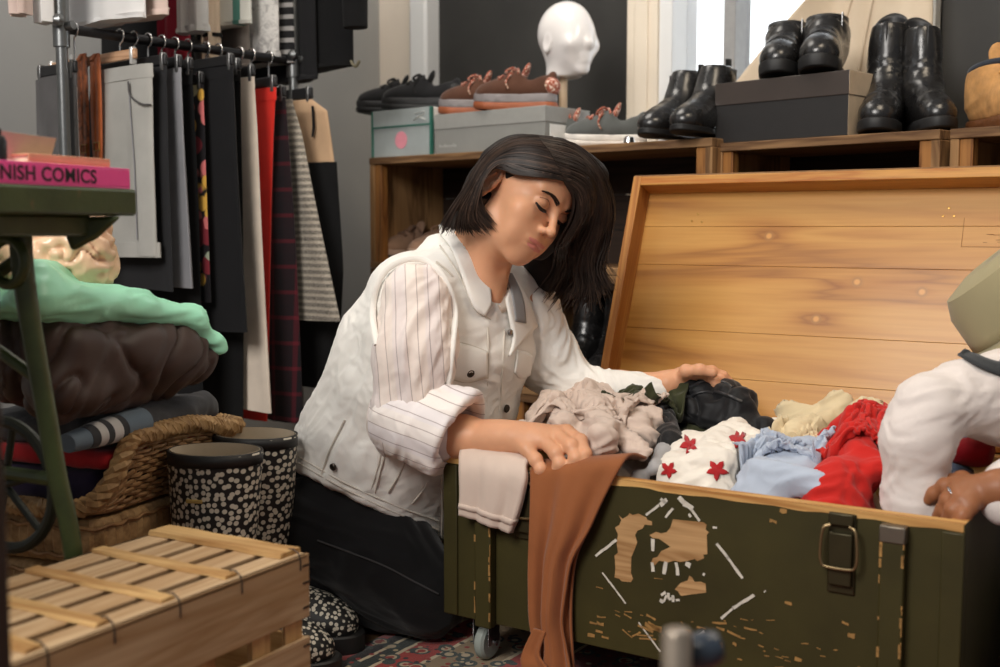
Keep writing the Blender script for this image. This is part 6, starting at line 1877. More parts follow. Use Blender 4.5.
# face and ear stay free
hb.ell(hwp(.012, .100, -.014), (.052, .055, .084), HR, k=.012, op='s')
hb.ell(hwp(.050, .058, -.032), (.045, .060, .080), HR, k=.012, op='s')
hb.ell(hwp(.088, -.012, .000), (.034, .026, .040), HR, k=.008, op='s')
Vh, Fh = hb.mesh(.0035, 1)
M_HB = hair_mat('hair under-mass', srgb(26, 20, 17)); M_HB.node_tree.nodes['Principled BSDF'].inputs['Roughness'].default_value = .7
hair = put('hair', Vh, Fh, M_HB, woman, sharp=False)
HU = Sdf(); HU.p = [p for p in head_only.p[:17] if p[0] == 'u'] + [p for p in hb.p if p[0] == 'u']
def strands(guides, n, r, jitter=2.2, off=.002, lift=.004, seed=0):
    rg = np.random.default_rng(seed)
    m = 24
    G = np.array([spline([(a, b, 0) for a, b in g], m)[:, :2] for g in guides])
    QS = []
    wv = np.linspace(0, 1, m)
    for i in range(n):
        u = rg.random() * (len(G) - 1.0001); a = int(u); f = u - a
        q = G[a] * (1 - f) + G[a + 1] * f
        tt = np.linspace(0, 1 - .16 * rg.random() ** 2, m) * (m - 1); q = np.stack([np.interp(tt, np.arange(m), q[:, c]) for c in (0, 1)], 1)
        q = q + rg.normal(size=2) * jitter * (wv[:, None] ** 1.2) + .9 * np.sin(wv * (4 + 3 * rg.random()) + rg.random() * 6)[:, None] * rg.normal(size=2) * wv[:, None]
        QS.append(q)
    QA = np.array(QS)
    PA, OK = march(HU, QA[..., 0].ravel(), QA[..., 1].ravel(), 1.7, 2.5)
    PA = PA.reshape(n, m, 3); OK = OK.reshape(n, m)
    mb = MB()
    for i in range(n):
        good = np.where(OK[i])[0]
        if len(good) < 5: continue
        d = np.interp(np.arange(m), good, PA[i][good, 1])
        k_ = np.array([.25, .5, .25]); dd = np.convolve(np.pad(d, 1, 'edge'), k_, 'valid'); dd = np.convolve(np.pad(dd, 1, 'edge'), k_, 'valid')
        P = np.array([at(QA[i, j, 0], QA[i, j, 1], min(dd[j], d[j] + .004)) for j in range(m)])
        P[:, 1] -= off + lift * rg.random()
        mb.tube(P, m=int(rg.choice(4, p=[.4, .3, .2, .1])), r=r * (.6 + .9 * rg.random()) * np.interp(wv, [0, .1, .75, 1], [.7, 1, 1, .25]), seg=5)
    return mb
near = [[(566, 182), (548, 178), (528, 176), (510, 173), (497, 164), (484, 171), (478, 190), (481, 208), (496, 227)],
        [(566, 180), (548, 174), (524, 169), (505, 163), (488, 167), (477, 186), (475, 210), (489, 230)],
        [(565, 172), (540, 164), (514, 160), (494, 163), (481, 181), (473, 205), (471, 222), (482, 233)],
        [(561, 160), (532, 150), (506, 152), (487, 168), (474, 192), (464, 214), (465, 232)],
        [(555, 148), (526, 144), (504, 150), (486, 165), (473, 189), (460, 213), (455, 232)],
        [(547, 141), (523, 140), (502, 147), (485, 162), (471, 187), (456, 212), (446, 232)],
        [(548, 137), (524, 136), (502, 143), (482, 160), (468, 185), (452, 211), (440, 231)]]
near = [[(g[0][0] + 5, g[0][1])] + g[1:] for g in near]
farg = [[(566, 182), (575, 200), (573, 222), (562, 246), (560, 270), (548, 290)],
        [(565, 174), (584, 190), (587, 216), (574, 246), (572, 276), (558, 300)],
        [(562, 162), (588, 176), (598, 204), (590, 236), (580, 264), (584, 290), (574, 308)],
        [(556, 150), (584, 162), (600, 188), (602, 218), (592, 248), (590, 276), (597, 300)],
        [(549, 141), (575, 150), (596, 174), (606, 206), (600, 238), (594, 264), (604, 290)],
        [(548, 137), (573, 144), (598, 168), (610, 202), (606, 236), (598, 262), (610, 284)]]
farg = [[(g[0][0] - (2, 4, 7, 8, 9, 9)[min(i, 5)], g[0][1])] + g[1:] for i, g in enumerate(farg)]
HM = [M_HAIR] + [hair_mat('hair tone %d' % i, c) for i, c in enumerate((srgb(34, 26, 22), srgb(54, 42, 35), srgb(70, 54, 45)))]
strands(near, 620, .00115, 2.4, seed=1, lift=.010).build('hair_strands', HM, hair)
strands(farg, 760, .0012, 6.5, seed=2, lift=.012).build('hair_strands', HM, hair)

# ------- clothes
def stripe_mat(name, ang, freq, base=srgb(236, 222, 212), line=srgb(180, 164, 160), along='X'):
    t = NT(name); v = t.coord((1, 1, 1), (0, math.radians(ang), 0))
    sx = t.t.nodes.new('ShaderNodeSeparateXYZ'); t.link(v, sx.inputs[0])
    x = t.math('ADD', sx.outputs['X'], t.math('MULTIPLY', t.math('SUBTRACT', t.noise(t.coord(), 6, 2), .5), .012))
    f = t.math('FRACT', t.math('MULTIPLY', x, freq))
    f2 = t.math('FRACT', t.math('MULTIPLY', x, freq / 3))
    c = t.ramp(f, [(0, base), (.89, base), (.92, line), (.96, line), (1.0, base)])
    wide = t.ramp(f2, [(0, (1, 1, 1)), (.5, (1, 1, 1)), (.56, (.94, .95, 1.0)), (.94, (.94, .95, 1.0)), (1, (1, 1, 1))])
    c = t.mix(1.0, c, wide, 'MULTIPLY')
    w = t.noise(t.coord(), 26, 4, .55, .8); t.bump(t.math('ADD', t.math('MULTIPLY', w, .7), t.math('MULTIPLY', t.noise(t.coord(), 900, 2), .08)), .45, .004)
    return t.out(c, .9, spec=.15, sheen=.15)
M_SLEEVE = stripe_mat('striped sleeve cotton', 4, 54); M_CUFF = stripe_mat('striped cuff cotton', 74, 52, srgb(242, 233, 227)); 
M_VEST = fabric('off white denim', srgb(236, 232, 225), .04, 1200, .9, .3, wrinkle=.10, wscale=16); M_SEAM = plain('cream stitched seam', srgb(206, 198, 186), .9)
M_INNER = fabric('grey beige shirt front', srgb(168, 158, 146), .06, wrinkle=.1)
M_JEANS = fabric('black denim', srgb(16, 15, 16), .2, 900, .85, .3, wrinkle=.12, wscale=12)
SX = nrm(SHL - SHR); SX[2] *= .5; SX = nrm(SX)
AX = nrm(at(455, 290, 2.1) - at(372, 500, 2.18))        # pelvis to neck
FR = nrm(np.cross(AX, SX));                              # one of the two front directions
if FR[1] > 0: FR = -FR
SX = nrm(np.cross(FR, AX)); 
if SX @ (SHL - SHR) < 0: SX = -SX
VR = np.stack([SX, FR, AX], 1)
if np.linalg.det(VR) < 0: VR[:, 0] *= -1
vest = Sdf()
for (px, py, Y, a, b, c) in ((464, 300, 2.105, .165, .095, .07), (450, 340, 2.10, .185, .135, .10), (429, 392, 2.12, .19, .152, .11), (405, 440, 2.145, .190, .158, .11), (385, 480, 2.17, .190, .158, .10), (374, 515, 2.18, .19, .160, .10)):
    vest.ell(at(px, py, Y), (a, b, c), VR, k=.05)
vest.cone(at(418, 284, 2.0), at(455, 262, 2.06), .034, .036, k=.04)
vest.cone(at(468, 268, 2.12), at(528, 292, 2.2), .040, .040, k=.05)
vest.cone(at(440, 250, 2.10), at(470, 258, 2.14), .03, .03, k=.04)
vest.cone(at(408, 300, 1.99), at(404, 380, 1.99), .052, .05, k=.05)       # fullness at the armhole
vest.cone(at(404, 288, 2.06), at(380, 345, 2.09), .052, .062, k=.05); vest.cone(at(380, 345, 2.09), at(340, 440, 2.14), .062, .075, k=.06)
hem0 = at(290, 467, 2.12); hem1 = at(442, 541, 1.95)
dview = nrm(at(370, 500, 2.1) - np.array([0, 0, CAMH]))
hn = nrm(np.cross(hem1 - hem0, dview)); hn = hn if hn[2] < 0 else -hn
vest.plane(hem0, hn, k=.006)
rightcut = at(446, 500, 1.93)
# neck opening and the gap between the front edges
vest.ell(at(492, 262, 2.05), (.050, .058, .060), None, k=.012, op='s')
slot = [at(500, 290, 2.0), at(498, 320, 1.98), at(495, 360, 1.97), at(491, 400, 1.97), at(489, 430, 1.97)]
vest.chain(slot, [.026, .019, .015, .013, .012], .006, op='s')
vest.disp = lambda V: .0045 * folds(V, 11, .7, 4, axis=AX, stretch=3.5) * smooth(.0, .12, np.linalg.norm(V - at(470, 275, 2.08), axis=1)) + .0022 * folds(V, 28, .6, 9, axis=SX, stretch=1.6)
Vv, Fv = vest.mesh(.0042, 1)
ves = put('denim_vest', Vv, Fv, M_VEST, woman, sharp=False); ves['label'] = 'off-white denim vest'
inner = Sdf()
inner.ell(at(464, 330, 2.12), (.13, .100, .10), VR, k=.03); inner.ell(at(446, 385, 2.13), (.14, .122, .12), VR, k=.04); inner.cone(at(474, 296, 2.085), at(468, 320, 2.09), .062, .075, k=.02)
inner.ell(at(492, 268, 2.045), (.046, .05, .06), None, k=.01, op='s')
Vi, Fi = inner.mesh(.005, 1); put('shirt_front', Vi, Fi, M_INNER, woman, sharp=False)
# shirt collar leaf and placket seen inside the vest
def leaf(name, A, B, mat, s, off, parent, solid=.004, bulge=0.0, nu=16, nv=8):
    P, N = surf_patch(s, A, B, nu, nv, off, bulge)
    mb = MB(); mb.grid(P); return mb.build(name, mat, parent, solid=solid), P
both = Sdf(); both.p = vest.p + []
leaf('shirt_collar', [(487, 262), (498, 272), (507, 280)], [(488, 300), (497, 314), (511, 300)], fabric('pale shirt collar', srgb(214, 198, 182), .05), inner, .010, woman)
# vest collar, near leaf then far leaf
LAY = Sdf(); LAY.p = [p for p in vest.p if p[0] != 's'] 
leaf('vest_collar', [(440, 230), (452, 223), (462, 222), (472, 240), (480, 258), (486, 280), (488, 308)], [(440, 236), (449, 250), (456, 268), (462, 286), (467, 300), (473, 311), (482, 317)], M_VEST, LAY, .009, woman, solid=.005, nu=26)
leaf('vest_collar', [(510, 280), (518, 290), (526, 306), (533, 326)], [(503, 300), (507, 320), (510, 340), (506, 356)], M_VEST, LAY, .007, woman, solid=.005)
leaf('grey_lapel', [(501, 276), (506, 290), (509, 306), (511, 322)], [(508, 276), (514, 288), (519, 304), (521, 324)], fabric('grey lining', srgb(142, 140, 140), .05), LAY, .010, woman, solid=.003)
# pocket flap, seams, hem, buttons
leaf('pocket_flap', [(453, 342), (469, 346), (486, 352)], [(453, 378), (467, 381), (486, 376)], M_VEST, LAY, .004, woman, solid=.003, bulge=.003)
leaf('pocket_flap', [(516, 350), (524, 352), (530, 356)], [(513, 372), (520, 378), (528, 374)], M_VEST, LAY, .004, woman, solid=.003)
for pix in ([(451, 341), (469, 345), (487, 352)], [(451, 379), (467, 382), (488, 377)],
            [(384, 441), (378, 466), (371, 490)], [(408, 456), (399, 474), (388, 492)], [(430, 478), (421, 492), (412, 503)], [(388, 443), (381, 468), (375, 492)],
            [(296, 455), (340, 480), (390, 503), (438, 521)], [(294, 460), (340, 486), (390, 510), (438, 530)],
            [(487, 322), (488, 360), (486, 400), (485, 430)], [(504, 330), (502, 370), (499, 412)],
            [(440, 246), (448, 258), (457, 272), (466, 290), (477, 310), (490, 320)], [(436, 262), (446, 270), (452, 276)],
            [(345, 420), (330, 450), (322, 474)], [(440, 452), (442, 500), (441, 535)]):
    seam_on('seam', LAY, pix, .0016, M_SEAM, woman, off=.0012)
arm_edge = [(378, 345), (374, 318), (376, 292), (386, 272), (404, 261), (424, 261), (440, 274), (450, 293), (454, 314), (452, 340), (449, 368), (444, 398)]

# sleeves
slv = Sdf()
slv.cone(at(417, 298, 1.955), at(416, 350, 1.94), .058, .063, k=.04); slv.cone(at(416, 350, 1.94), at(408, 414, 1.935), .063, .058, k=.04)
slv.cone(at(402, 425, 1.945), at(436, 436, 1.92), .056, .050, k=.03)
slv.disp = lambda V: .0075 * folds(V, 15, .8, 31, axis=(0.1, 0, 1), stretch=3.2) + .0022 * folds(V, 30, .6, 6, axis=(.5,0,.5), stretch=2)
Vs, Fs = slv.mesh(.0038, 1); put('shirt_sleeve', Vs, Fs, M_SLEEVE, woman, sharp=False)['label'] = 'pale sleeve with thin vertical stripes'
cuf = Sdf()
ca, cb = at(401, 420, 1.93), at(470, 436, 1.885)
cax = nrm(cb - ca)
cuf.cone(ca, cb, .058, .072, k=.02)
cuf.ell(at(415, 425, 1.925), (.055, .05, .052), None, k=.03)
cuf.cone(at(440, 402, 1.90), at(464, 402, 1.885), .022, .02, k=.03)
cuf.cone(at(430, 455, 1.90), at(452, 470, 1.88), .024, .022, k=.03)
e0, e1_ = at(477, 390, 1.87), at(440, 474, 1.89)
cn = nrm(np.cross(e1_ - e0, nrm(at(460, 435, 1.9) - np.array([0, 0, CAMH]) + np.array([.9, 0, 0])))); cn = cn if cn[0] > 0 else -cn
cuf.plane(e0, cn, k=.008)
cuf.cone(ca + cax * .04, cb + cax * .03, .046, .058, k=.004, op='s')
cuf.disp = lambda V: .0042 * folds(V, 18, .7, 51, axis=(.2, 0, 1), stretch=2)
Vc, Fc = cuf.mesh(.0034, 1); put('rolled_cuff', Vc, Fc, M_CUFF, woman, sharp=False)['label'] = 'wide rolled-up striped cuff'
US = Sdf(); US.p = LAY.p + slv.p
mb = MB(); Pq = surf_path(US, arm_edge, 60, .002); mb.tube(Pq, .0058, 10, flat=.7); mb.build('armhole_edge', M_VEST, woman)
lsl = Sdf()
lsl.cone(at(527, 310, 2.19), at(546, 356, 2.2), .062, .058, k=.03); lsl.cone(at(546, 360, 2.2), at(576, 392, 2.19), .056, .048, k=.03); lsl.cone(at(576, 392, 2.19), at(650, 394, 2.11), .048, .038, k=.03)
lsl.disp = lambda V: .006 * folds(V, 22, .8, 71, axis=(-.3, 1, .5), stretch=2.2)
Vl, Fl = lsl.mesh(.0042, 1); put('shirt_sleeve', Vl, Fl, M_VEST, woman, sharp=False)
M_BTN = plain('dark metal button', srgb(70, 62, 54), .3, .8, bump=0)
def button(px, py, r=.0075, mat=None):
    P, ok = march(LAY, [px], [py]); n_ = grad(LAY, P)[0]; p = P[0] + n_ * .006
    mb = MB(); mb.lathe([(0, -.002), (r, -.002), (r, .0012), (r * .8, .0026), (r * .62, .0018), (r * .5, .0018), (0, .0022)], p, 20, basis(n_, (1, 0, 0))); mb.build('button', mat or M_BTN, woman)
button(469, 372); button(504, 408); button(335, 466, .0065); button(508, 333, .006, M_STEEL); button(504, 290, .004)

# jeans
jn = Sdf()
jn.ell(at(348, 500, 2.19), (.175, .15, .12), rotz(-30), k=.05)
for h, kn, an in ((HPR, KNR, ANR), (HPL, KNL, ANL)):
    jn.chain([h, (h + kn) / 2, kn], [.105, .092, .068], .04); jn.chain([kn + [0, 0, -.03], an], [.060, .052], .04)
jn.ell(at(325, 530, 2.15), (.12, .12, .11), None, k=.05)
jn.plane((0, 0, .010), (0, 0, -1), k=.02)
jn.plane(hem0 - hn * .05, -hn)
jn.disp = lambda V: .0055 * folds(V, 16, .8, 91, axis=(1, -.3, -.3), stretch=2.6)
Vj, Fj = jn.mesh(.005, 1); put('jeans', Vj, Fj, M_JEANS, woman, sharp=False)
JL = Sdf(); JL.p = jn.p
seam_on('jeans_seam', JL, [(318, 540), (350, 552), (385, 566), (415, 582), (438, 594)], .0018, plain('faded black seam', srgb(52, 50, 50), .9), woman, off=.003)
# ------- the second person, mostly beyond the right edge
SK2, LIP2 = skin_mat('brown skin', srgb(150, 98, 66), srgb(140, 78, 66))
p2 = Sdf()
F2 = nrm(np.array([-.80, .25, -.55])); U2 = nrm(np.array([-.42, .12, .9]) - F2 * (np.array([-.42, .12, .9]) @ F2)); R2 = np.stack([np.cross(F2, U2), F2, U2], 1)
T2 = at(1049, 343, 1.72)
add_head(p2, R2, T2, 1.0)
sh2 = at(1000, 392, 1.66); el2 = at(912, 402, 1.60); wr2 = at(922, 512, 1.60)
nb2 = at(1088, 395, 1.74); ch2 = at(1120, 470, 1.78); pv2 = at(1165, 600, 1.80)
shl2 = at(1075, 420, 1.95)
p2.cone(T2 - R2[:, 2] * .04, nb2, .05, .055, k=.03)
p2.chain([nb2, ch2, pv2], [.06, .10, .11], .05); p2.cone(nb2, sh2, .05, .045, k=.04); p2.cone(nb2, shl2, .05, .045, k=.04)
p2.chain([sh2, el2 + np.array([.012, .004, -.008]), wr2], [.036, .024, .022], .02)
h2 = wr2 + np.array([0.004, 0, -.06]); p2.cone(wr2, h2, .024, .026, k=.02)
for i, dx in enumerate((-.03, -.01, .01, .03)):
    b_ = h2 + np.array([dx, .006 * (i - 1), -.01]); add_finger(p2, [b_, b_ + [dx * .1, 0, -.03], b_ + [0, .004, -.052], b_ + [0, .012, -.066]], .010, .0075)
add_finger(p2, [h2 + [.02, -.01, .02], h2 + [.045, -.02, 0], h2 + [.05, -.02, -.03]], .012, .009)
# other hand, reaching in from the right
wrl = at(1000, 489, 1.50); pl2 = at(975, 492, 1.515)
ell2 = at(1085, 470, 1.60)
p2.chain([shl2, ell2, wrl], [.042, .036, .024], .02); p2.cone(wrl, pl2, .023, .023, k=.015)
mc2 = [at(958, 484, 1.53), at(958, 492, 1.515), at(962, 500, 1.50), at(970, 506, 1.492)]
for m_ in mc2: p2.cone(pl2, m_, .016, .0125, k=.01)
fg2 = [[mc2[0], at(945, 486, 1.54), at(934, 494, 1.55), at(928, 500, 1.555)], [mc2[1], at(948, 500, 1.52), at(943, 510, 1.525), at(938, 516, 1.53)], [mc2[2], at(953, 510, 1.50), at(950, 518, 1.505), at(946, 524, 1.51)], [mc2[3], at(963, 515, 1.487), at(960, 522, 1.487), at(957, 528, 1.49)]]
for f in fg2: add_finger(p2, f, .0112, .0085)
add_finger(p2, [pl2 + [0, .01, .005], at(962, 480, 1.56), at(950, 482, 1.575), at(940, 486, 1.58)], .013, .0095)
hp2, hq2 = at(1145, 610, 1.70), at(1180, 610, 1.95)
k2, kq2 = np.array([.80, 1.42, .075]), np.array([.92, 1.72, .075])
an2, anq2 = np.array([1.16, 1.62, .055]), np.array([1.24, 1.9, .055])
for h, kk, an in ((hp2, k2, an2), (hq2, kq2, anq2)):
    p2.chain([pv2, h, kk], [.10, .085, .055], .04); p2.chain([kk, an], [.05, .04], .03); p2.cone(an, an + nrm(an - kk) * .12, .036, .028, k=.02)
p2.plane((0, 0, .008), (0, 0, -1))
V2, F2_ = p2.mesh(.003, 1)
lf2 = lip_faces(V2, F2_, None, R2, T2)
per = put('person', V2, F2_, [SK2, LIP2], None, fm=lf2, sharp=False)
tag(per, 'person in a khaki hat and white shirt at the right edge, arms in the trunk', 'person')
M_SH2 = fabric('white shirt cotton', srgb(226, 216, 210), .04, wrinkle=.14, wscale=14)
s2 = Sdf()
s2.chain([at(1010, 398, 1.66), at(962, 398, 1.63), at(931, 410, 1.60)], [.057, .047, .038], .03)
s2.chain([at(926, 408, 1.60), at(917, 440, 1.595), at(916, 500, 1.60), at(920, 545, 1.60)], [.044, .043, .041, .039], .03)
s2.chain([nb2 + [0, 0, -.06], ch2, at(1150, 560, 1.8), pv2 + np.array([0, 0, -.04])], [.11, .155, .15, .145], .06); s2.cone(at(1010, 398, 1.66), nb2 + [0, 0, -.05], .062, .07, k=.05); s2.cone(shl2, nb2 + [0, 0, -.05], .06, .07, k=.05)
s2.ell(nb2 + np.array([-.03, -.01, .04]), (.06, .06, .06), None, k=.01, op='s')
s2.disp = lambda V: .0034 * folds(V, 24, .9, 201, axis=(1, 0, .35), stretch=3.2)
Va, Fa = s2.mesh(.0042, 1); put('shirt', Va, Fa, M_SH2, per, sharp=False)['label'] = 'white shirt'
s3 = Sdf(); s3.chain([shl2, ell2, at(1015, 489, 1.525)], [.06, .052, .040], .03); s3.cone(at(1015, 489, 1.525), at(1004, 503, 1.50), .034, .029, k=.02); s3.disp = lambda V: .003 * folds(V, 13, .8, 211)
Va, Fa = s3.mesh(.0045, 1); put('shirt_sleeve', Va, Fa, M_SH2, per, sharp=False)
S2 = Sdf(); S2.p = s2.p
M_STRAP = fabric('dark grey strap', srgb(56, 58, 60), .1)
for A_, B_ in (([(958, 358), (980, 370), (1000, 378), (1030, 386)], [(966, 352), (984, 361), (1004, 366), (1030, 370)]), ([(994, 372), (1006, 352), (1020, 340)], [(1004, 378), (1016, 358), (1030, 346)])):
    P, N = surf_patch(S2, A_, B_, 20, 5, .005); mb = MB(); mb.grid(P); mb.build('strap', M_STRAP, per, solid=.003)
# trousers
jt = Sdf()
for h, kk, an in ((hp2, k2, an2), (hq2, kq2, anq2)):
    jt.chain([pv2 + [0, 0, -.02], h, kk], [.142, .10, .070], .05); jt.chain([kk, an], [.062, .05], .04)
jt.plane((0, 0, .01), (0, 0, -1)); jt.plane(pv2 + [0, 0, .10], (0, 0, 1)); jt.disp = lambda V: .004 * folds(V, 11, .8, 221)
Va, Fa = jt.mesh(.006, 1); put('trousers', Va, Fa, fabric('navy trousers', srgb(30, 34, 46), .15), per, sharp=False)
# bucket hat: crown and a brim sloping down over the face
hatM = fabric('khaki hat cotton', srgb(160, 150, 116), .06, wrinkle=.04)
c0 = T2 + R2 @ np.array([0, -.012, .055])
RH = R2 @ rotx(-8)
def hatp(r1, r2_, z, a): return c0 + RH @ np.array([r1 * math.cos(a), r2_ * math.sin(a), z])
aa = np.linspace(0, 2 * PI, 64, endpoint=False)
prof = [(.004, .098), (.045, .096), (.078, .086), (.090, .06), (.094, .02), (.096, .0)]
mb = MB(); mb.grid(np.array([[hatp(r * .93, r * 1.14, z, a) for a in aa] for r, z in prof]), cv=True); hat = mb.build('hat_crown', hatM, per, solid=.003)
mb = MB(); mb.grid(np.array([[hatp((.096 + .076 * f) * .93, (.096 + .076 * f) * 1.12, .002 - .052 * f ** 1.1, a) for a in aa] for f in np.linspace(0, 1, 9)]), cv=True); br = mb.build('hat_brim', hatM, per, solid=.0035)
mb = MB()
for f in (.25, .45, .65, .85): mb.tube([hatp((.096 + .076 * f) * .93, (.096 + .076 * f) * 1.12, .0045 - .052 * f ** 1.1, a) for a in aa], .0006, 5, closed=True)
mb.build('stitching', plain('khaki thread', srgb(136, 126, 94), .9), br)
hk = Sdf(); hk.ell(T2 + R2 @ np.array([0, -.03, .02]), (.080, .085, .085), R2); hk.ell(T2 + R2 @ np.array([0, .085, -.02]), (.075, .05, .09), R2, op='s'); hk.plane(T2 + R2 @ np.array([0, 0, -.06]), -R2[:, 2])
Va, Fa = hk.mesh(.005, 1); put('hair', Va, Fa, M_HAIR, per, sharp=False)
mb = MB(); ra = basis(at(968, 488, 1.52) - at(955, 492, 1.53), (0, 0, 1)); rc = mc2[1] + (fg2[1][1] - mc2[1]) * .3
mb.tube([rc + basis(fg2[1][1] - mc2[1], (0, 0, 1)) @ np.array([.0125 * math.cos(a), .0125 * math.sin(a), 0]) for a in np.linspace(0, 2 * PI, 24, endpoint=False)], .0018, 8, closed=True); mb.build('ring', M_CHROME, per)
# ---------------------------------------------------------------- clothes in the trunk
RT = rotz(-TY)
def tz(px, py, z):
    d = at(px, py, 1.0) - np.array([0, 0, CAMH]); return np.array([0, 0, CAMH]) + d * ((z - CAMH) / d[2])
INFR = (tr(0, .030, 0), -e2)     # behind the front board
INR = (tr(TL - .028, 0, 0), e1); INL = (tr(.028, 0, 0), -e1); INB = (tr(0, TD - .03, 0), e2); 
BOT = (tr(0, 0, TZ0 + .018), np.array([0, 0, -1.0]))
INS = (INFR, INR, INL, INB, BOT)
def TE(px, py, z, r, k=.03, R=RT): return ('e', tz(px, py, z), r, R, k)
def TC(a, b, ra, rb, k=.02): return ('c', tz(*a), tz(*b), ra, rb, k)
FBG = fabric('beige crumpled linen', srgb(208, 188, 174), .07, wrinkle=.12)
FOL = fabric('olive fleece', srgb(58, 60, 38), .15); FBK = fabric('black nylon', srgb(22, 22, 24), .2, rough=.5); FST = fabric('ivory knit', srgb(232, 224, 212), .04)
FLB = fabric('light blue cotton', srgb(176, 186, 202), .06, wrinkle=.12); FCK = fabric('cream knit', srgb(214, 196, 160), .06); FRE = fabric('red fleece', srgb(196, 40, 34), .1, wrinkle=.1); FDKC = fabric('dark jersey', srgb(30, 30, 34))
COLL = []; HEAPS = []
def fold_sheet(nm, root, mat, c, w, d, seed, amp=.03, grow=.12, bend=7, n=44, frames=24, rot=0, z_up=.05, stretch=(1, 1)):
    """a garment's cloth: a rumpled sheet that settled over what lies under it"""
    R = rotz(-TY + rot)
    u = np.linspace(-.5, .5, n); X, Y = np.meshgrid(u * w, u * d, indexing='ij')
    Q0 = np.stack([X * 15 / stretch[0], Y * 15 / stretch[1], np.full_like(X, seed * 3.3)], -1)
    P = np.stack([X * .9 + .010 * perlin(Q0 + 7.7), Y * .9 + .010 * perlin(Q0 + 19.1), 0 * X], -1) @ R.T + [c[0], c[1], 0]
    # start just above whatever is underneath
    F_ = P.reshape(-1, 3); zt = np.full(len(F_), .62)
    for _ in range(50):
        e = np.min([q.ev(np.c_[F_[:, :2], zt]) for q in HEAPS], 0); zt = np.maximum(zt - np.maximum(e, 0) * .9, .30)
    zt = zt.reshape(n, n)
    for _ in range(6): zt = np.maximum(zt, .25 * (np.roll(zt, 1, 0) + np.roll(zt, -1, 0) + np.roll(zt, 1, 1) + np.roll(zt, -1, 1)))
    ns = perlin(Q0) + .5 * perlin(Q0 * 2.1 + 4.4)
    P[..., 2] = zt + .010 + amp * (ns - ns.min())
    Q = drape(P, COLL, frames, grow, bend=bend, stiff=10, thick=.0035)
    # refine the settled grid
    k = 2 * n - 1
    A = np.array([spline(Q[i], k) for i in range(n)]); B = np.zeros((k, k, 3))
    for j in range(k): B[:, j] = spline(A[:, j], k)
    mb = MB(); mb.grid(B); o = mb.build('cloth', mat, root, solid=.003, world=True, sharp=False) if False else mb.build('cloth', mat, root, solid=.003, world=True)
    return B
# beige shirt, crumpled, one sleeve hanging over the front board
sb_ = [TE(592, 422, .378, (.085, .10, .07)), TC((548, 386, 0.404), (640, 436, 0.394), .030, .032), TC((556, 372, 0.424), (628, 378, 0.439), .024, .028), TC((542, 392, 0.424), (562, 426, 0.414), .020, .020), TC((585, 382, 0.444), (604, 435, 0.414), .018, .022), TC((612, 382, 0.439), (650, 420, 0.414), .022, .020), TC((536, 418, 0.399), (600, 450, 0.389), .022, .018), TC((620, 435, 0.406), (645, 454, 0.386), .016, .013), TC((572, 370, 0.434), (600, 368, 0.444), .02, .02),
       ('e', tr(.17, .22, .24), (.12, .15, .12), RT, .03)]
def crump(V): return .009 * folds(V, 19, 1.0, 103, axis=(.5, -.5, .3), stretch=3.0) + .006 * folds(V, 24, .9, 107, axis=(-.4, -.3, .6), stretch=3.0)
gb, sbe = heap('linen_shirt', 'crumpled beige shirt in the trunk corner, one sleeve hanging over the front board', 'shirt', sb_, FBG, .0036, crump, planes=INS)
# hanging sleeve (flattened tube over the rim)
def hang_sheet(rows, inside, nx=26, th=.006, wave=.004, k=2.0, seed=0, lift=.012):
    """rows: (left px, right px, y px left, y px right, stand-off from the front board); inside: first rows lying on/behind the rim"""
    P = []
    for L, R, off, a in rows:
        q0 = on_front(*L, off); q1 = on_front(*R, off)
        u = np.linspace(0, 1, nx)
        s = q0[0] + (q1[0] - q0[0]) * u; z = q0[1] + (q1[1] - q0[1]) * u
        w_ = a * wave * (np.sin(2 * PI * k * u + seed) + .4 * np.sin(2 * PI * 2.3 * k * u + seed * 2))
        P.append(np.stack([FL + e1 * a_ - e2 * (off + b_) + np.array([0, 0, z_ + FLZ]) for a_, b_, z_ in zip(s, w_, z)]))
    P = np.array(P)
    top = []
    for d_, dz in inside:
        top.append(P[0] + e2 * d_ + np.array([0, 0, dz]))
    if top: P = np.vstack([np.array(top[::-1]), P])
    # resample smoothly along the length
    n = 46
    out = np.zeros((n, nx, 3))
    for j in range(nx): out[:, j] = spline(P[:, j], n)
    return out
P = hang_sheet([((461, 453), (527, 465), .010, .3), ((461, 468), (526, 480), .024, .6), ((462, 492), (520, 508), .026, .9), ((461, 514), (511, 533), .024, 1.0)], [(.016, .006), (.040, .004)], wave=.003, seed=1)
mb = MB(); mb.grid(P); mb.build('sleeve', FBG, gb, solid=.011, world=True)
q = P[-3:]; mb = MB(); mb.grid(P[40:43] - e2 * .0008); mb.build('sleeve_hem', FBG, gb, solid=.0135, world=True)
# rust brown scarf-like cloth held by the woman
FRU = fabric('rust brown suede cloth', srgb(146, 88, 52), .12, 700)
rows = [((531, 470), (622, 464), .006, .1), ((531, 480), (612, 482), .014, .5), ((531, 500), (600, 506), .020, .9), ((530, 530), (588, 532), .024, 1.1), ((529, 560), (572, 560), .026, 1.3), ((529, 590), (566, 590), .026, 1.4), ((530, 620), (562, 622), .028, 1.4), ((533, 645), (566, 648), .03, 1.3), ((527, 668), (570, 670), .034, 1.2), ((524, 684), (568, 684), .036, 1.2)]
P = hang_sheet(rows, [(.018, .0085), (.045, .008), (.085, -.005)], nx=34, wave=.006, k=1.6, seed=2.2)
g = thing('rust_cloth', 'rust brown suede cloth hanging over the trunk front, gripped by the woman', 'cloth', (*P[20, 10][:2], 0.01), 0)
mb = MB(); mb.grid(P); mb.build('cloth', FRU, g, solid=.004, world=True)
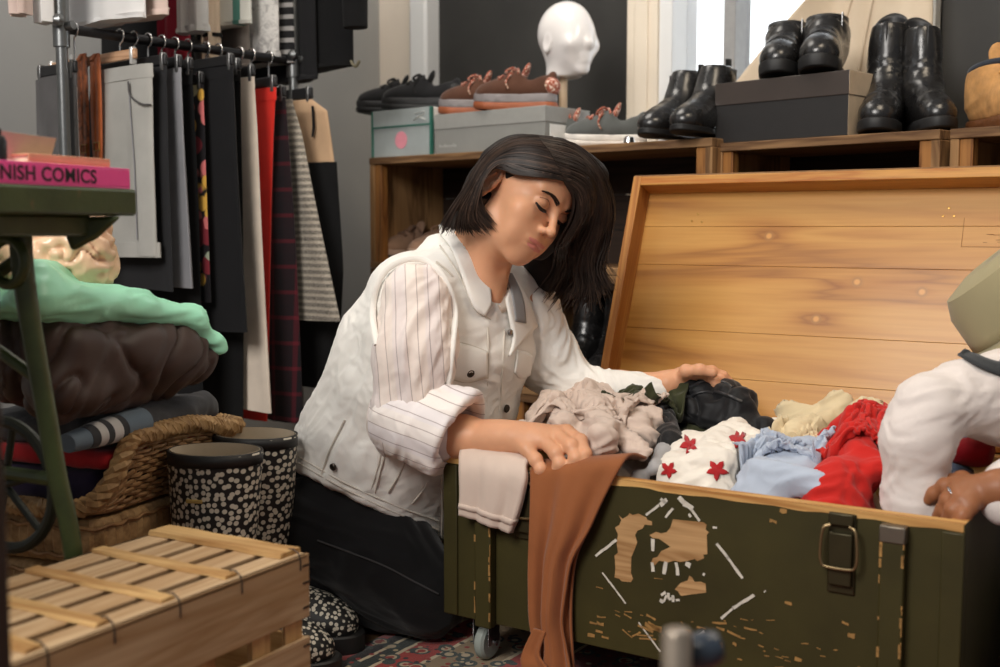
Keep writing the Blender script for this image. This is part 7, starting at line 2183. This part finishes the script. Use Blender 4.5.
P2 = hang_sheet([((585, 478), (620, 466), .004, .3), ((570, 520), (590, 528), .006, .6), ((560, 560), (576, 562), .008, 1), ((560, 610), (572, 612), .010, 1), ((564, 660), (574, 662), .012, 1), ((566, 684), (576, 684), .012, 1)], [], nx=14, wave=.003, k=1, seed=.4)
mb = MB(); mb.grid(P2); mb.build('back_fold', FRU, g, solid=.004, world=True)
P3 = hang_sheet([((534, 628), (546, 632), .036, .3), ((524, 650), (540, 654), .040, .6), ((522, 664), (548, 668), .044, .6), ((530, 682), (548, 682), .046, .6)], [], nx=10, wave=.003, k=1, seed=.9)
mb = MB(); mb.grid(P3); mb.build('corner_tip', FRU, g, solid=.004, world=True)
# olive fleece
gol, _sol = heap('fleece', 'dark olive fleece bunched against the open lid', 'fleece', [TE(645, 398, .405, (.055, .06, .045)), TC((622, 390, .425), (668, 384, .43), .026, .024), TC((640, 384, .44), (672, 394, .43), .018, .020), ('e', tr(.28, .40, .25), (.08, .07, .14), RT, .03)], FOL, .0045, lambda V: .007 * folds(V, 18, .9, 121, axis=(.6, -.3, .5), stretch=2.2), planes=INS)
# black bag on dark clothes
gk, sbag = heap('nylon_bag', 'black nylon bag with zips lying on top of the clothes near the lid', 'bag', [TE(712, 424, .375, (.09, .085, .06)), TC((676, 392, .435), (742, 404, .43), .034, .030), TC((690, 388, .45), (732, 392, .445), .024, .022), TC((656, 408, .415), (672, 446, .385), .026, .018), TC((665, 405, .415), (762, 430, .39), .034, .026), ('e', tr(.38, .30, .25), (.10, .10, .14), RT, .03)], FBK, .0042, lambda V: .006 * pillow(V, 15, .8, 133) + .004 * folds(V, 20, .9, 134), planes=INS)
SB = Sdf(); SB.p = sbag.p; sbag_d = sbag.disp
for pix in ([(668, 396), (690, 386), (712, 380), (735, 386)], [(662, 408), (690, 396), (716, 392), (742, 402)]):
    seam_o = surf_path(SB, pix, 24, 0.0); seam_o = seam_o + grad(SB, seam_o) * (sbag_d(seam_o)[:, None] + .0005)
    mb = MB(); mb.tube(seam_o, .0032, 8); mb.build('zip', plain('black zip tape', srgb(40, 40, 42), .4, bump=0) if 'black zip tape' not in bpy.data.materials else bpy.data.materials['black zip tape'], gk, world=True)
zp_ = surf_path(SB, [(664, 392), (670, 394), (678, 396)], 8, 0.0); zp_ = zp_ + grad(SB, zp_) * (sbag_d(zp_)[:, None] + .002)
if len(zp_) > 2:
    mb = MB(); mb.tube(zp_, .0024, 8); mb.build('zip_pull', M_STEEL, gk, world=True)
# ivory knit with red stars
gs, sst = heap('star_jumper', 'ivory knitted jumper with red stars, bunched at the front board', 'jumper', [TE(718, 458, .362, (.062, .065, .040)), TC((735, 432, .395), (700, 462, .375), .024, .022), TC((690, 440, .385), (668, 470, .365), .017, .014), TC((745, 440, .39), (768, 448, .385), .022, .016), TC((775, 425, .385), (780, 440, .38), .014, .014), TC((722, 462, .375), (748, 452, .38), .024, .022), ('e', tr(.40, .12, .24), (.09, .075, .13), RT, .03)], FST, .0038, lambda V: .0065 * folds(V, 17, 1.0, 141, axis=(.5, -.3, .6), stretch=2.6) + .003 * folds(V, 30, .8, 142, axis=(-.4, -.2, .6), stretch=2.4), planes=INS)
SST = Sdf(); SST.p = sst.p
M_STAR = fabric('red star print', srgb(176, 36, 40), .08)
def star(px, py, r, rot):
    pts = [(px, py)]
    for l in (1 / 3, 2 / 3, 1):
        for i in range(10):
            for h in (0, .5):
                a = rot + (i + h) * PI / 5; r0 = r * (1 if i % 2 == 0 else .45); r1 = r * (.45 if i % 2 == 0 else 1); rr = (r0 * (1 - h) + r1 * h) * l
                pts.append((px + rr * math.cos(a), py + rr * math.sin(a)))
    P, ok = march(SST, [p[0] for p in pts], [p[1] for p in pts])
    if not ok.all(): return
    N = grad(SST, P); P = P + N * (sst.disp(P)[:, None] + .0012)      # follow the folds
    F = [(0, 1 + (m + 1) % 20, 1 + m) for m in range(20)]
    for l in range(2): F += [(1 + l * 20 + m, 1 + l * 20 + (m + 1) % 20, 1 + (l + 1) * 20 + (m + 1) % 20, 1 + (l + 1) * 20 + m) for m in range(20)]
    mb = MB(); mb.add(P, F); mb.build('star_print', M_STAR, gs, world=True, solid=.0012)
for st in ((716, 471, 11, .3), (727, 426, 9, .1), (738, 441, 9.5, .7), (764, 441, 9, 1.1), (689, 446, 9.5, .5), (669, 471, 8, .2), (754, 457, 6, .9), (779, 428, 5, .4)): star(*st)
heap('grey_sock', 'grey cuff of a garment folded behind the front board beside the star jumper', 'garment', [TC((668, 440, .38), (655, 468, .368), .012, .010), TC((676, 437, .385), (666, 452, .378), .010, .010), ('e', tr(.325, .07, .30), (.02, .035, .06), RT, .02)], fabric('pale grey rib', srgb(168, 166, 166)), .004, lambda V: .003 * folds(V, 20, .8, 151), planes=INS)
# light blue shirt, folded
gbl, _sbl = heap('blue_shirt', 'light blue cotton shirt folded at the front board', 'shirt', [TE(790, 474, .362, (.055, .055, .034)), TC((765, 452, .385), (815, 448, .385), .020, .018), TC((758, 470, .378), (820, 486, .368), .022, .018), ('e', tr(.515, .11, .24), (.07, .075, .13), RT, .03)], FLB, .004, lambda V: .007 * folds(V, 18, .9, 161, axis=e1) , planes=INS)
gcr, _scr = heap('cream_jumper', 'cream knitted jumper with a rolled edge behind the red fleece', 'jumper', [TE(822, 424, .385, (.08, .08, .05)), TC((790, 410, .41), (842, 406, .42), .028, .026), TC((840, 404, .43), (892, 386, .45), .030, .028), TC((796, 432, .395), (835, 420, .405), .022, .022), ('e', tr(.56, .27, .24), (.09, .10, .14), RT, .03)], FCK, .0042, lambda V: .006 * folds(V, 20, .9, 171, axis=(.6, -.3, .5), stretch=2.2), planes=INS)
gre, _sre = heap('red_fleece', 'red fleece bunched beside the white sleeve', 'fleece', [TE(856, 466, .372, (.048, .055, .045)), TC((868, 420, .43), (858, 455, .40), .028, .028), TC((830, 480, .372), (875, 470, .385), .022, .026), TC((878, 412, .43), (890, 440, .41), .02, .02), ('e', tr(.62, .13, .25), (.06, .085, .14), RT, .03)], FRE, .0042, lambda V: .007 * folds(V, 19, .9, 181, axis=(.6, -.3, .5), stretch=2.2), planes=INS)
heap('denim_garment', 'blue denim garment far back by the crouching person\'s hand', 'denim', [TE(960, 440, .39, (.05, .05, .03)), ('e', tr(.74, .33, .26), (.05, .08, .12), RT, .03)], fabric('blue denim', srgb(104, 122, 146), .15), .005, lambda V: .005 * folds(V, 14, .8, 191), planes=INS)
heap('red_jersey', 'dark red jersey cloth above the crouching person\'s hand', 'cloth', [TE(970, 452, .395, (.045, .04, .022)), ('e', tr(.755, .22, .27), (.04, .07, .11), RT, .03)], fabric('deep red jersey', srgb(160, 26, 36), .1), .005, lambda V: .004 * folds(V, 14, .8, 195), planes=INS)
heap('dark_jersey', 'dark jersey clothes at the bottom of the trunk', 'clothes', [('b', tr(TL / 2, TD / 2, TZ0 + .07), np.array([TL / 2 - .035, TD / 2 - .035, .045]), RT, .03)], FDKC, .008, lambda V: .006 * folds(V, 11, .9, 199), planes=INS)

# settle the garments over the rough heaps
for q in (sbe, sbag, sst, _sol, _sbl, _scr, _sre):
    dsp = q.disp; q.disp = None; vv, ff = q.mesh(.011, 1); q.disp = dsp; COLL.append((vv - [0, 0, .006], ff)); HEAPS.append(q)
wb_ = MB()
for lo, hi in (((0, 0, TZ0), (TL, th + .002, TZ1)), ((0, TD - th, TZ0), (TL, TD, TZ1 + .25)), ((0, 0, TZ0), (th, TD, TZ1)), ((TL - th, 0, TZ0), (TL, TD, TZ1))):
    wb_.bb(lo, hi)
wv_ = np.vstack(wb_.V) @ RT.T + FL + np.array([0, 0, FLZ]); COLL.append((wv_, wb_.F))
fold_sheet('shirt', gb, FBG, tz(594, 412, .42), .22, .23, 1, amp=.035, grow=.12)
fold_sheet('fleece', gol, FOL, tz(642, 396, .44), .14, .14, 2, amp=.012, n=30, frames=12, bend=12)
fold_sheet('shirt', gbl, FLB, tz(792, 460, .378), .15, .13, 4, amp=.014, n=36, frames=12, bend=10, grow=.08)
fold_sheet('jumper', gcr, FCK, tz(825, 418, .43), .20, .16, 5, amp=.016, n=36, frames=12, bend=14)
fold_sheet('fleece', gre, FRE, tz(856, 446, .40), .13, .20, 6, amp=.016, n=36, frames=12, bend=12)

# chromed post with a dark knob, close to the camera
P0 = at(677, 628, .78)
g = thing('metal_stand', 'short grey metal post with a dark knob, out of focus in front of the trunk', 'stand', (P0[0], P0[1], 0), 0)
mb = MB(); mb.lathe([(0, .004), (.0105, .004), (.0105, P0[2] - .004), (.0085, P0[2] - .001), (0, P0[2])], seg=24); mb.build('post', plain('satin grey metal', srgb(150, 138, 124), .4, .6), g)
kx = at(703, 650, .80); kl = to_local(g, kx)
mb = MB(); mb.lathe([(0, -.016), (.010, -.014), (.0135, -.006), (.0135, .005), (.010, .013), (0, .016)], kl, 24, roty(75)); mb.tube([(0, 0, kl[2]), kl], .004, 10); mb.build('knob', plain('dark blue grey plastic', srgb(44, 52, 62), .25), g)
mb = MB(); mb.lathe([(0, 0), (.09, 0), (.09, .005), (.02, .009), (.0085, .02), (0, .02)], seg=40); mb.build('base', bpy.data.materials['satin grey metal'], g)
bpy.context.view_layer.update()
